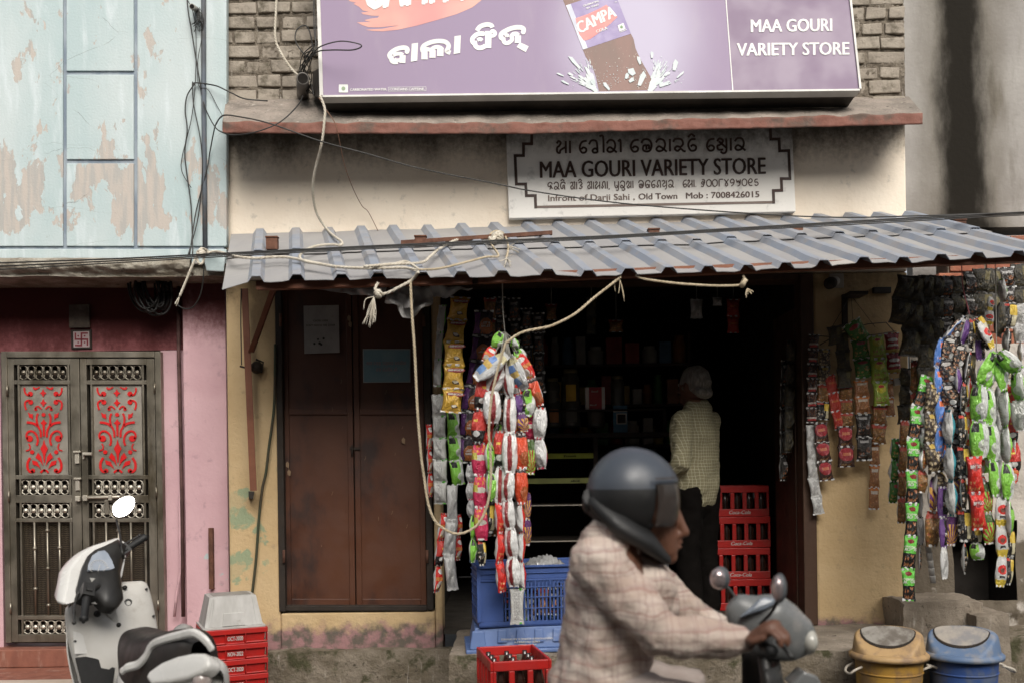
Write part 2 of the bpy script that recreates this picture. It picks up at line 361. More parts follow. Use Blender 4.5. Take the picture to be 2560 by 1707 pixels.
MT['brick'] = M('old_grey_brick', (.25, .215, .175), (.33, .29, .24), 7, .92, bump=.8, bscale=38, dirt=(.10, .085, .06), dscale=9, dlo=.48, dhi=.7, bdist=.012)
MT['mortar'] = stone('crumbly_mortar', (.15, .125, .098), (.25, .215, .17), bscale=40)
MT['slabtop'] = stone('dirty_concrete_slab', (.21, .185, .16), (.34, .29, .25), bscale=30, bump=.7)
MT['slabface'] = M('red_oxide_edge', (.215, .092, .068), (.16, .07, .052), 7, .85, bump=.7, bscale=28, dirt=(.10, .07, .055), dscale=5, dlo=.48, dhi=.66)
MT['greywall'] = plaster('grey_cement_render', (.36, .34, .32), (.29, .275, .26), bump=.4)
MT['stone'] = stone('rough_stone', (.17, .14, .10), (.30, .255, .20), moss=(.085, .082, .045))
MT['concrete'] = stone('worn_concrete', (.22, .185, .145), (.33, .28, .225), bscale=30, bump=.55)
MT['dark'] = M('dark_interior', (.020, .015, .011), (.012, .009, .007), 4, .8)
MT['brown'] = M('brown_door_paint', (.090, .031, .013), (.068, .022, .010), 4, .5, bump=.12, bscale=12, dirt=(.028, .012, .008), dscale=4, dlo=.52, dhi=.7, stretch=(1, 1, .5))
MT['blackwood'] = M('blackened_wood', (.018, .012, .008), (.03, .02, .013), 9, .75, bump=.3)
MT['wood'] = M('dark_brown_wood', (.06, .028, .014), (.04, .018, .009), 3, .6, bump=.25, stretch=(6, 6, .5), bscale=30)
MT['rust'] = M('rusty_iron', (.14, .06, .035), (.08, .035, .022), 14, .85, bump=.6)
MT['angle'] = M('red_oxide_iron', (.21, .075, .036), (.16, .055, .028), 6, .6, bump=.2, dirt=(.09, .035, .02))
MT['steel'] = M('tarnished_steel', (.30, .27, .22), (.17, .15, .115), 6, .42, .8, bump=.1, bscale=20, dirt=(.10, .08, .05), dscale=4, dlo=.5, dhi=.72, stretch=(1, 1, .35))
MT['plate'] = M('polished_plate', (.46, .42, .36), (.36, .33, .27), 5, .38, .72, dirt=(.24, .20, .14), dscale=5, dlo=.55, dhi=.8, stretch=(1, 1, .6))
MT['cast'] = M('cast_aluminium', (.58, .54, .46), (.44, .40, .33), 10, .45, .6, bump=.15)
MT['redfoil'] = M('red_sheet', (.60, .008, .008), (.50, .008, .009), 3, .45)
MT['mesh'] = M('wire_mesh', (.12, .09, .05), (.07, .05, .03), 30, .7)
MT['tilered'] = M('red_brown_tile', (.26, .10, .065), (.20, .075, .05), 7, .7, bump=.3, bscale=25, dirt=(.36, .22, .17), dscale=6, stretch=(2, 2, .6))
MT['tilewhite'] = M('cream_tile', (.52, .44, .37), (.44, .37, .30), 6, .6)
MT['asphalt'] = M('asphalt', (.055, .052, .048), (.085, .08, .072), 3, .95, bump=.6, bscale=120)
MT['terracotta'] = M('red_brick', (.36, .14, .08), (.26, .09, .055), 6, .9, bump=.7, bscale=30, dirt=(.12, .07, .05))
# ---------------------------------------------------------------- ground
mb = MB(); mb.grid(lambda u, v: (-40+80*u, -40+80*v, 0), 8, 8); tag(mb.build('road', MT['asphalt']), kind='structure')
def zat(y, Y=0.0, x=1280): return P(x, y, Y).z
# tiled pavement before the left house
mb = MB(); xe = P(560, 1600, -.2).x; zp = P(200, 1662, .3).z
mb.box(-9, xe, -.75, .62, .004, zp, MT['tilered']); mb.box(-9, xe, -.80, -.755, .004, zp-.02, MT['concrete'])
tag(mb.build('pavement', MT['tilered'], bevel=.004), kind='structure')
mb = MB(); mb.box(-9, xe-.01, -.30, -.16, zp+.002, zp+.006, MT['tilewhite']); tag(mb.build('pavement_stripe', MT['tilewhite']), kind='structure')
# ---------------------------------------------------------------- the blue and pink house on the left
YB, YP, YR = -.10, .20, .35
house = thing('house', 'old house painted pale blue above and pink below, with a steel double door', 'house', P(280, 1609, .3))
mb = MB(); f = flat(YB)
def panel(x0, x1, y0, y1, d=.05, Y=YB):
    a, b_, c, e = P(x0, y1, Y), P(x1, y1, Y), P(x1, y0, Y), P(x0, y0, Y); dv = Vector((0, d, 0))
    mb.hexa([a, b_, b_+dv, a+dv, e, c, c+dv, e+dv])
panel(-700, 157, -500, 616); panel(166, 334, -500, 178); panel(166, 334, 187, 399); panel(166, 334, 409, 616); panel(343, 566, -500, 616); panel(-700, 566, 623, 660)
mb.build('blue_wall', MT['blue'], house, bevel=.004)
mb = MB(); a, b_, c, e = P(-690, 650, YB+.012), P(560, 650, YB+.012), P(560, -490, YB+.012), P(-690, -490, YB+.012)
mb.prism([a, b_, c, e], (0, .03, 0)); mb.build('groove_backing', MT['groove'], house)
mb = MB(); a, b_, c, e = P(-700, 690, YB+.04), P(560, 690, YB+.04), P(560, -500, YB+.04), P(-700, -500, YB+.04); mb.prism([a, b_, c, e], (0, .5, 0)); mb.build('wall_core', MT['rotten'], house)
mb = MB()
def ledge(u, v):
    x = -700+1180*u; p = P(x, 655, YB); k = v*math.pi*1.0
    out = .055*math.sin(min(v*1.15, 1)*math.pi)+.02*noise.noise(Vector((p.x*6, v*5, 1)))+.014*noise.noise(Vector((p.x*22, v*12, 4)))
    return (p.x, YB-.008-max(out, -.002), P(x, 646, YB).z-.115*v-.012*noise.noise(Vector((p.x*3, 2, 0)))*v)
mb.grid(ledge, 240, 14, None); p0, p1 = P(-700, 690, YB), P(480, 690, YB); mb.box(p0.x, p1.x, YB, YR-.02, P(280, 684, YB).z, P(280, 650, YB).z)
mb.build('ledge', MT['rotten'], house)
mb = MB(); mb.hexa([P(516, 678, -.2), P(560, 680, -.2), P(560, 680, YB), P(516, 678, YB), P(508, 640, -.2), P(564, 637, -.2), P(564, 637, YB), P(508, 640, YB)]); mb.build('corbel', MT['blue'], house, bevel=.006)
mb = MB(); zb = zp-.05
x0, x1 = P(459, 1000, YP).x, P(566, 1000, YP).x
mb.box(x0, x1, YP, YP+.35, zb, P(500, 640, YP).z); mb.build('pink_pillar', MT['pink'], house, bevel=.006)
mb = MB(); xl, xr = P(2, 1000, YR).x, P(402, 1000, YR).x; zt, zd = P(200, 878, YR).z, P(200, 1609, YR).z; ztop = P(200, 640, YR).z
mb.box(-6, x0+.02, YR, YR+.2, zt, ztop); mb.build('shaded_rose_wall', MT['shaded_pink'], house)
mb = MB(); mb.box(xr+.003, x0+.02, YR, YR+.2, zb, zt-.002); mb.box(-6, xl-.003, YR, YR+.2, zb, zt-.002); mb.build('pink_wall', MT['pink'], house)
mb = MB(); mb.box(-6, P(410, 1600, .3).x, .24, YR+.2, zp+.002, zd-.012); mb.build('red_step', MT['tilered'], house, bevel=.006)
mb = MB(); mb.hexa([P(415, 1700, YP-.02), P(566, 1700, YP-.02), P(566, 1700, YP), P(415, 1700, YP), P(415, 1540, YP-.012), P(458, 1540, YP-.012), P(458, 1540, YP), P(415, 1540, YP)])
# steel door, part of the house
door = bpy.data.objects.new('steel_door', None); COL.objects.link(door); door.parent = house
YD = YR-.02
def rect(mb, x0, x1, y0, y1, Y, d, m=None, top=None):
    """a slab whose face covers the surveyed rectangle, d deep behind"""
    a, b_, c, e = P(x0, y1, Y), P(x1, y1, Y), P(x1, y0, Y), P(x0, y0, Y); dv = Vector((0, d, 0)); mb.hexa([a, b_, b_+dv, a+dv, e, c, c+dv, e+dv], m)
def lx(x, y): return x+(y-1240)*.0165     # the door jambs lean a little across the survey
def drect(mb, x0, x1, y0, y1, Y, d, m=None):
    a, b_, c, e = P(lx(x0, y1), y1, Y), P(lx(x1, y1), y1, Y), P(lx(x1, y0), y0, Y), P(lx(x0, y0), y0, Y); dv = Vector((0, d, 0))
    for q, k in ((a, x0), (b_, x1), (c, x1), (e, x0)): pass
    mb.hexa([a, b_, b_+dv, a+dv, e, c, c+dv, e+dv], m)
mb = MB(); drect(mb, 8, 22, 878, 1606, YD-.03, .06); drect(mb, 392, 407, 878, 1606, YD-.03, .06); drect(mb, 22.5, 391.5, 878, 893, YD-.03, .06)
mb.build('door_frame', MT['steel'], door, bevel=.003)
mb = MB(); drect(mb, 8, 405, 880, 1606, YD+.05, .01); mb.build('dark_gap_sheet', MT['blackwood'], door)  # dark sheet added so the gaps between the leaves stay dark
def rosettes(x0, x1, y0, y1):
    mb = MB(); n = 6; cw = (x1-x0)/n; yc = (y0+y1)/2; hh = (y1-y0)/2-1; g = flat(YD-.004)
    for k in range(n):
        xc = x0+cw*(k+.5)
        c = g(lx(xc, yc), yc); s_ = SC(YD)
        mb.lathe([(6.2/s_, .0), (5.6/s_, -.005), (3.6/s_, -.006), (2.8/s_, -.010), (.0, -.011)], c, None, 10, (0, 1, 0))
        for sx in (-1, 1):
            pts = [g(lx(xc+sx*cw*.62*math.sin(t*math.pi), yc+hh*math.cos(t*math.pi)), yc+hh*math.cos(t*math.pi)) for t in [i/10 for i in range(11)]]
            pts = [p for p in pts if g(lx(x0, yc), yc).x-.002 <= p.x <= g(lx(x1, yc), yc).x+.002]
            if len(pts) > 3: mb.tube(pts, 1.5/s_, None, 5)
        for a in range(4):
            t = math.pi/4+a*math.pi/2
            mb.tube([g(lx(xc+8*math.cos(t), yc), yc+8*math.sin(t)), g(lx(xc+cw*.5*math.cos(t)*1.3, yc), yc+hh*math.sin(t)*1.25)], 1.2/s_, None, 5)
    return mb
def ornament(x0, x1, y0, y1):
    """red shapes showing through the cut steel sheet: drawn in a 0..450 by 390..1280 box"""
    mb = MB(); g = flat(YD-.002)
    def mp(x, y, lift=0): X = x0+(x-90)/465*(x1-x0); Y_ = y0+(y-395)/890*(y1-y0); return g(lx(X, Y_), Y_, lift+.002)
    C = 319
    def both(pts, w_, **k):
        stroke(mb, pts, w_, mp, **k); stroke(mb, [(2*C-x, y) for x, y in pts], w_, mp, **k)
    def bothp(pts): shape(mb, pts, mp); shape(mb, [(2*C-x, y) for x, y in pts], mp)
    def bd(x, y, rx, ry=None): disc(mb, x, y, rx, ry or rx, mp); disc(mb, 2*C-x, y, rx, ry or rx, mp)
    both([(135, 415), (137, 450), (155, 485), (190, 492)], 17); bd(193, 478, 25)
    both([(150, 640), (138, 600), (140, 565), (165, 545), (195, 545)], 17); bd(195, 562, 24)
    both([(225, 410), (235, 428), (260, 425)], 18); both([(262, 425), (285, 408)], 12, smooth=False)
    for y in (470, 568):
        shape(mb, [(C-35, y), (C-15, y-10), (C, y-42), (C+15, y-10), (C+35, y), (C+15, y+12), (C, y+42), (C-15, y+12)], mp)
    both([(240, 635), (245, 612), (270, 605), (300, 632)], 14); bd(243, 632, 16)
    disc(mb, C, 688, 20, 20, mp)
    bothp([(165, 662), (190, 682), (213, 680), (215, 738), (195, 718), (178, 715)])
    both([(264, 675), (250, 720), (258, 790), (285, 850), (290, 915)], 20); both([(255, 800), (230, 780), (190, 768), (152, 765)], 24)
    shape(mb, [(C, 730), (C+15, 755), (C+34, 772), (C+12, 788), (C+9, 905), (C-9, 905), (C-12, 788), (C-34, 772), (C-15, 755)], mp)
    both([(246, 998), (258, 950), (245, 890), (205, 855), (165, 860), (146, 895), (155, 935)], 20); bd(178, 928, 32)
    both([(168, 978), (182, 1010), (172, 1040), (140, 1050)], 13)
    shape(mb, [(C, 930), (C+12, 985), (C+38, 1030), (C+14, 1080), (C+5, 1170), (C-5, 1170), (C-14, 1080), (C-38, 1030), (C-12, 985)], mp)
    bd(200, 1064, 21)
    bothp([(258, 1068), (290, 1110), (308, 1205), (280, 1160), (232, 1118)]); bothp([(198, 1145), (250, 1160), (285, 1238), (250, 1205), (205, 1188)])
    both([(180, 1120), (155, 1170), (155, 1230), (180, 1262), (210, 1255)], 24); bd(205, 1250, 22)
    both([(280, 1272), (300, 1250), (330, 1245)], 20)
    return mb
mb = MB(); rect(mb, 202, 206, 894, 1604, YD, .02); 
for side, (xa, xb) in enumerate(((23, 203), (205, 391))):
    leaf = bpy.data.objects.new('door_leaf', None); COL.objects.link(leaf); leaf.parent = door
    ia, ib = xa+31, xb-31+(-2 if side else 0)
    mb = MB()
    drect(mb, xa, xa+16, 896, 1604, YD-.02, .04); drect(mb, xb-23 if side == 0 else xb-20, xb, 896, 1604, YD-.02, .04)
    xm0, xm1 = xa+16.3, (xb-23 if side == 0 else xb-20)-.3
    drect(mb, xm0, xm1, 896, 911, YD-.02, .04); drect(mb, xm0, xm1, 950, 960, YD-.018, .03); drect(mb, xm0, xm1, 1187, 1197, YD-.018, .03)
    drect(mb, xm0, xm1, 1237, 1256, YD-.02, .04); drect(mb, xm0, xm1, 1295, 1304, YD-.018, .03); drect(mb, xm0, xm1, 1538, 1548, YD-.018, .03); drect(mb, xm0, xm1, 1585, 1604, YD-.02, .04)
    drect(mb, ia-6, ia-1, 911.3, 1236.7, YD-.017, .03); drect(mb, ib+1, ib+6, 911.3, 1236.7, YD-.017, .03)
    drect(mb, ia-6, ia-1, 1256.3, 1584.7, YD-.017, .03); drect(mb, ib+1, ib+6, 1256.3, 1584.7, YD-.017, .03)
    mb.build('leaf_frame', MT['steel'], leaf, bevel=.002)
    mb = MB(); drect(mb, ia, ib, 961, 1186, YD, .006); mb.build('cut_panel', MT['plate'], leaf)
    ornament(ia, ib, 963, 1184).build('red_ornament', MT['redfoil'], leaf)
    for y0, y1 in ((912, 949), (1198, 1236), (1257, 1294), (1549, 1584)): rosettes(ia, ib, y0, y1).build('rosette_grille', MT['cast'] if y0 > 1000 else MT['steel'], leaf)
    mb = MB(); g = flat(YD+.01); step = 4.6
    for k in range(int((1538-1305)/step)+1):
        y = 1305+k*step; mb.tube([g(lx(x, y), y+(1.0 if j % 2 else -1.0)) for j, x in enumerate([ia+i*(ib-ia)/24 for i in range(25)])], .0022, None, 3, cap=False)
    mb.build('wire_mesh', MT['mesh'], leaf)
    for k, x in enumerate((ia+31, ia+63, ia+93) if side == 0 else (ia+28, ia+59, ia+90)):
        mb = MB(); mb.tube([P(lx(x, 1304), 1304, YD-.01), P(lx(x, 1538), 1538, YD-.01)], .0075, None, 10)
        for y in ((1370, 1471), (1325, 1420, 1512), (1368, 1470))[k]: mb.ball(P(lx(x, y), y, YD-.01), .0145)
        mb.build('bar', MT['steel'], leaf)
    if side == 0:
        for y in (1138, 1205):
            mb = MB(); drect(mb, 188, 199, y-7, y+20, YD-.034, .014); drect(mb, 184, 202, y-12, y-7, YD-.045, .02); mb.build('latch', MT['cast'], leaf, bevel=.003)
    else:
        mb = MB(); mb.tube([P(206, 1243, YD-.04), P(300, 1241, YD-.04)], .009, None, 10); drect(mb, 206, 217, 1237, 1251, YD-.055, .03); drect(mb, 270, 279, 1236, 1250, YD-.055, .03); drect(mb, 187, 199, 1239, 1252, YD-.05, .03)
        mb.build('slide_bolt', MT['cast'], leaf, bevel=.003)
        mb = MB(); drect(mb, 207, 230, 1130, 1137, YD-.05, .014); drect(mb, 207, 212, 1130, 1147, YD-.035, .014); mb.build('handle', MT['cast'], leaf, bevel=.003)
        mb = MB(); drect(mb, 260, 271, 1248, 1285, YD-.035, .012); mb.build('hasp', MT['steel'], leaf, bevel=.002)
        for y in (970, 1230, 1512):
            mb = MB(); mb.tube([P(lx(391, y-13), y-13, YD-.032), P(lx(391, y+13), y+13, YD-.032)], .007, None, 8); mb.build('hinge', MT['steel'], leaf)
for y in (975, 1240, 1520):
    mb = MB(); mb.tube([P(lx(22, y-13), y-13, YD-.034), P(lx(22, y+13), y+13, YD-.034)], .007, None, 8); mb.build('hinge', MT['steel'], door)
# ---------------------------------------------------------------- the shop building
shop = thing('shop_building', 'small old shop building with bare brick over cream and yellow plaster', 'shop', P(1400, 1600, 0))
X = lambda x, Y=0.0: P(x, 900, Y).x
xL, xR = X(566), X(2272); zC = P(1400, 290, 0).z; zY = P(1400, 690, 0).z
mb = MB(); mb.box(xL, xR, .02, .3, zC-.06, zC+1.6, MT['mortar'])
def mort(u, v): return (xL+(xR-xL)*u, .000+.012*noise.noise(Vector((u*60, v*30, 0)))+.010*noise.noise(Vector((u*190, v*100, 2))), zC-.05+1.6*v)
mb.grid(mort, 330, 170, MT['mortar']); mb.build('mortar_bed', MT['mortar'], shop)
mb = MB(); z = zC+.02; row = 0
while z < zC+1.2:
    x = xL+.01-rnd.random()*.08
    while x < xR-.03:
        wd = rnd.choice((.125, .135, .22, .235, .20)); h = .070+rnd.uniform(-.004, .004); x1 = min(x+wd, xR-.004); x0_ = max(x, xL+.002)
        if x1-x0_ > .03 and (x0_ < X(850) or x1 > X(2090) or z > zC+.5):
            j = lambda s=.006: rnd.uniform(-s, s); out = -.012+j(.009); tlt = j(.006)
            mb.hexa([(x0_+j(), out, z+j()), (x1+j(), out+j(), z+j()+tlt), (x1, .05, z), (x0_, .05, z), (x0_+j(), out+j(.004), z+h+j()), (x1+j(), out+j(.004), z+h+j()+tlt), (x1, .05, z+h), (x0_, .05, z+h)])
        x += wd+.014+rnd.uniform(-.004, .008)
    z += .091; row += 1
mb.build('brickwork', MT['brick'], shop, bevel=.007)
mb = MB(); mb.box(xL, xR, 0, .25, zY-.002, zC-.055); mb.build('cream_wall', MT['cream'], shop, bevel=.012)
zD, zDb, zf = P(880, 703, 0).z, P(880, 1528, 0).z, .452
for a, b_, lo in ((566, 693, .2), (1079, 1098, .2), (2035, 2272, .40)):
    mb = MB(); mb.box(X(a), X(b_), 0, .2, lo, zY-.004); mb.build('yellow_wall', MT['yellow'], shop, bevel=.014)
mb = MB(); mb.box(X(693)+.001, X(1079)-.001, 0, .2, .2, zDb-.004); mb.build('yellow_wall', MT['yellow'], shop, bevel=.01)
mb = MB(); mb.box(X(693), X(1079), .0, .2, zD+.04, zY-.006); mb.box(X(1098), X(2035), .0, .2, P(1500, 705, 0).z, zY-.006); mb.build('lintel', MT['wood'], shop)
mb = MB(); mb.box(X(2001), X(2034), -.02, .12, zf, zY-.01); mb.build('wood_post', MT['wood'], shop, bevel=.006)
mb = MB(); mb.box(X(1966, .3), X(2000, .3), .13, .62, zf, zY-.2); mb.build('folded_shutter', MT['wood'], shop, bevel=.006)
mb = MB(); xi0, xi1 = X(1098)-.06, X(2035)-.02
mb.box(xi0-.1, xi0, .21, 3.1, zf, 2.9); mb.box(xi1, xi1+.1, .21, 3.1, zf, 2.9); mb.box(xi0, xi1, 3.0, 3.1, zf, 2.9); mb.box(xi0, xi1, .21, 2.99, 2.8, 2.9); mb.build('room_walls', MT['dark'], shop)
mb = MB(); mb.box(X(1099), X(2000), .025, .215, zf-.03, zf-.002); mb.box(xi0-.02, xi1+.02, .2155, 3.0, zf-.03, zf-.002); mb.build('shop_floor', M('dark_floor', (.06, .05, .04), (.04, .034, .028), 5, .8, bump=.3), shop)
# brown sheet steel double door
bd = bpy.data.objects.new('brown_door', None); COL.objects.link(bd); bd.parent = shop
YQ = .05
def qx(x, y): return x+(y-1115)*.014
def qrect(mb, x0, x1, y0, y1, Y, d, m=None):
    a, b_, c, e = P(qx(x0, y1), y1, Y), P(qx(x1, y1), y1, Y), P(qx(x1, y0), y0, Y), P(qx(x0, y0), y0, Y); dv = Vector((0, d, 0)); mb.hexa([a, b_, b_+dv, a+dv, e, c, c+dv, e+dv], m)
mb = MB(); qrect(mb, 700, 1070, 700, 1520, YQ+.03, .01); mb.build('door_backing', MT['blackwood'], bd)
mb = MB(); qrect(mb, 692, 708, 690, 1528, -.012, .14); qrect(mb, 1062, 1078, 690, 1524, -.012, .14); qrect(mb, 708.4, 1061.6, 1513, 1526, -.01, .14); qrect(mb, 708.4, 1061.6, 690, 706, -.01, .14)
mb.build('door_frame', MT['blackwood'], bd, bevel=.004)
for xa, xb in ((709, 883), (886, 1061)):
    leaf = bpy.data.objects.new('door_leaf', None); COL.objects.link(leaf); leaf.parent = bd
    mb = MB(); qrect(mb, xa, xb, 707, 1512, YQ, .02); mb.build('sheet', MT['brown'], leaf)
    mb = MB()
    for a in ((xa, xa+14, 707, 1512), (xb-14, xb, 707, 1512)): qrect(mb, *a, YQ-.012, .011)
    for y0, y1 in ((707, 722), (1022, 1036), (1496, 1512)): qrect(mb, xa+14.2, xb-14.2, y0, y1, YQ-.011, .0105)
    mb.build('rails', MT['brown'], leaf, bevel=.003)
    for y in (800, 1390):
        mb = MB(); x = xa-3 if xa < 800 else xb+3; mb.tube([P(qx(x, y-16), y-16, -.02), P(qx(x, y+16), y+16, -.02)], .009, None, 8); mb.build('hinge', MT['rust'], leaf)
mb = MB(); mb.tube([P(qx(880, 1112), 1112, YQ-.03), P(qx(880, 1140), 1140, YQ-.03)], .006, None, 8); qrect(mb, 874, 900, 1117, 1123, YQ-.026, .01); mb.build('door_bolt', MT['blackwood'], bd)
mb = MB(); marks = flat(YQ-.014)
for k in range(14):
    x, y = rnd.uniform(720, 1050), rnd.uniform(900, 1450); a = rnd.uniform(1.2, 1.9); l = rnd.uniform(2, 8); stroke(mb, [(x, y), (x+l*math.cos(a), y+l*math.sin(a)), (x+l*1.5*math.cos(a+.2), y+l*1.5*math.sin(a+.2))], .6, marks)
for x, y in ((872, 795), (875, 810), (1008, 1100), (718, 1160), (722, 1180)): shape(mb, [(x, y-8), (x+5, y-3), (x+4, y+9), (x-3, y+6), (x-4, y-2)], marks)
mb.build('paint_chips', M('bare_chip', (.30, .20, .12), None, 9, .8), bd)
# sloping concrete sunshade
mb = MB(); fr = [(556, 305), (800, 307), (1340, 308), (1600, 301), (2000, 292), (2310, 283)]; fb = [(556, 334), (800, 336), (1340, 336), (1600, 328), (2000, 320), (2306, 312)]
def lerp1(tb, x):
    for (a, ya), (b_, yb) in zip(tb, tb[1:]):
        if a <= x <= b_: return ya+(yb-ya)*(x-a)/(b_-a)
    return tb[0][1] if x < tb[0][0] else tb[-1][1]
YS = -.42
def slab(u, v):
    x = 556+1750*u; xb_ = 566+1706*u; t = P(x, lerp1(fr, x), YS); bt = P(x, lerp1(fb, x), YS); bk = Vector((P(xb_, 250, .02).x, .02, P(xb_, 250-10*u, 0).z+.02*(1-u)))
    e = .010*noise.noise(Vector((x*.02, 0, 0)))+.005*noise.noise(Vector((x*.09, 3, 0)))
    if v < .6: k = v/.6; p = bk.lerp(t, k); return (p.x, p.y+e*k, p.z+.006*noise.noise(Vector((p.x*5, p.y*5, 3)))+(.012*noise.noise(Vector((p.x*9, 5, 0)))*k))
    if v < .8: k = (v-.6)/.2; p = t.lerp(bt, k); return (p.x, p.y+e+.004*noise.noise(Vector((p.x*14, k*4, 8))), p.z+.004*noise.noise(Vector((p.x*20, 5, 0)))+.012*noise.noise(Vector((p.x*9, 5, 0)))*(1-k))
    k = (v-.8)/.2; b2 = Vector((bk.x, .02, bk.z-.09)); p = bt.lerp(b2, k); return (p.x, p.y+e*(1-k), p.z)
mb.grid(slab, 190, 25, MT['slabtop'])
for i in range(len(mb.f)):
    r_ = i//190
    if 15 <= r_ < 20: mb.m[i] = MT['slabface']
for u in (0, 1):
    x = 556+1750*u; xb_ = 566+1706*u; bk = Vector((P(xb_, 250, .02).x, .02, P(xb_, 250-10*u, 0).z)); mb.poly([bk, P(x, lerp1(fr, x), YS), P(x, lerp1(fb, x), YS), bk-Vector((0, 0, .09))], MT['slabtop'])
mb.build('sunshade_slab', MT['slabtop'], shop)
# plinths and platform
mb = MB()
def rough(mb, x0, x1, y0, y1, z0, z1, m, amp=.012, nx=60, top=None):
    n_ = lambda p: Vector((noise.noise(p*5), noise.noise(p*5+Vector((7, 1, 2))), noise.noise(p*5+Vector((3, 9, 4)))))*amp + Vector((noise.noise(p*19), noise.noise(p*19+Vector((7, 1, 2))), noise.noise(p*19+Vector((3, 9, 4)))))*amp*.45
    def F_(a, b_, c): return lambda u, v: (lambda p: p+n_(p))(a+(b_-a)*u+(c-a)*v)
    V = Vector; A, B_, C, D_ = V((x0, y0, z0)), V((x1, y0, z0)), V((x0, y0, z1)), V((x0, y1, z1))
    mb.grid(F_(A, B_, C), nx, 20, m); mb.grid(F_(C, V((x1, y0, z1)), D_), nx, 16, top or m); mb.grid(F_(V((x1, y0, z0)), V((x1, y1, z0)), V((x1, y0, z1))), 16, 16, m); mb.grid(F_(V((x0, y1, z0)), A, V((x0, y1, z1))), 16, 16, m)
rough(mb, X(640), X(1140), -.09, .02, .0, P(900, 1622, -.05).z, MT['stone']); mb.build('stone_plinth', MT['stone'], shop)
mb = MB(); rough(mb, X(1136), X(2310), -.86, .02, .0, zf, MT['stone'], top=MT['concrete'], nx=150); mb.build('platform', MT['stone'], shop)
# ---------------------------------------------------------------- grey building behind on the right
gb = thing('grey_building', 'tall grey cement building with a black water stain, behind the shop on the right', 'building', P(2500, 1400, .7))
n = NT('stained_grey_render'); v = n.pos(); q = n.sep(v)
col = n.mix(n.ramp(n.noise(v, 2, 6), .3, .7), (.34, .325, .305), (.26, .245, .23)); col = n.mix(n.ramp(n.noise(n.scaled(v, (2, 2, .4)), 4, 6), .55, .75), col, (.20, .185, .165))
xs = P(2405, 300, .7).x
dx = n.math('ABSOLUTE', n.math('SUBTRACT', q[0], xs)); wv = n.math('ADD', dx, n.math('MULTIPLY', n.math('SUBTRACT', n.noise(n.scaled(v, (1.5, 1, .5)), 4, 7, .65), .5), .24))
wv = n.math('SUBTRACT', wv, n.ramp(q[2], 3.2, 2.85, 0, .22))
col = n.mix(n.ramp(wv, .42, .16, 0, .6), col, (.10, .085, .06)); col = n.mix(n.ramp(wv, .23, .07), col, (.012, .010, .007))
n.bump(n.noise(v, 30, 7), .4, .01); mg = n.done(col, .9, 0, .2)
mb = MB(); mb.box(X(2200, .7), X(3300, .7), .7, 1.2, P(2400, 570, .7).z, 7); mb.build('stained_wall', mg, gb)
mb = MB(); mb.box(X(2300, .5), X(3300, .5), .60, .7, 0, P(2400, 575, .5).z-.02); mb.build('lower_wall', MT['greywall'], gb)
mb = MB(); x = X(2390, .2); zt = P(2500, 588, .2).z
zz = P(2500, 860, .2).z
while zz < zt:
    x = X(2380, .2)-rnd.random()*.1
    while x < X(3300, .2):
        wd = rnd.choice((.22, .23, .11)); j = lambda: rnd.uniform(-.004, .004); mb.hexa([(x+j(), .2+j(), zz), (x+wd, .2+j(), zz), (x+wd, .4, zz), (x, .4, zz), (x+j(), .2+j(), zz+.068), (x+wd, .2+j(), zz+.068), (x+wd, .4, zz+.068), (x, .4, zz+.068)]); x += wd+.012
    zz += .078
mb.build('red_brickwork', MT['terracotta'], gb, bevel=.005)
mb = MB(); mb.box(X(2375, .2), X(3300, .2), .215, .39, P(2500, 900, .2).z, zt-.01); mb.build('brick_bedding', MT['mortar'], gb)
# rough rubble side wall with a dark hollow, and its steps
rw = thing('rubble_wall', 'rough rendered stone wall with a dark hollow at its foot, behind the hanging packets', 'wall', P(2450, 1600, .1))
mrub = plaster('rubble_render', (.52, .48, .43), (.46, .42, .37), low=None, bump=.8, patches=[((.15, .125, .095), 5, .30, .42, -.3, .95, .9, 9)])
mb = MB()
def rub(x0, x1, z0, z1, Y=.1):
    def g_(u, v):
        p = Vector((x0+(x1-x0)*u, Y, z0+(z1-z0)*v)); k = max(0, 1.15-p.z)
        return p+Vector((0, -(.02+.05*k)*noise.noise(p*6)-.03*k*abs(noise.noise(p*14)), 0))
    mb.grid(g_, 40, 60, None)
xh0, xh1 = X(2375, .1), X(2535, .1); zh0, zh1 = P(2450, 1500, .1).z, P(2450, 1300, .1).z
rub(X(2275, .1), xh0, 0, P(2400, 860, .1).z); rub(xh1, X(3300, .1), 0, P(2400, 860, .1).z); rub(xh0, xh1, zh1, P(2400, 860, .1).z); rub(xh0, xh1, 0, zh0)
mb.build('render_face', mrub, rw)
mb = MB(); mb.box(xh0-.05, xh1+.05, .5, .55, zh0-.1, zh1+.1); mb.box(xh0-.06, xh0-.01, .13, .5, zh0-.1, zh1+.1); mb.box(xh1+.01, xh1+.06, .13, .5, zh0-.1, zh1+.1); mb.box(xh0-.05, xh1+.05, .13, .5, zh1+.05, zh1+.1); mb.build('hollow', MT['dark'], rw)
mb = MB(); rough(mb, X(2240, -.25), X(2440, -.25), -.30, .1, zf-.1, P(2400, 1500, -.25).z, MT['concrete'], .02, 30)
mb.build('stone_kerb', MT['concrete'], rw)
mb = MB(); rough(mb, X(2418, -.35), X(2500, -.35), -.42, .0, .0, P(2450, 1532, -.35).z, MT['concrete'], .016, 20); mb.build('stone_step', MT['concrete'], rw)
mb = MB(); rough(mb, X(2490, -.3), X(3200, -.3), -.34, .1, .0, P(2540, 1590, -.3).z, MT['stone'], .03, 60); mb.build('rubble_footing', MT['stone'], rw)
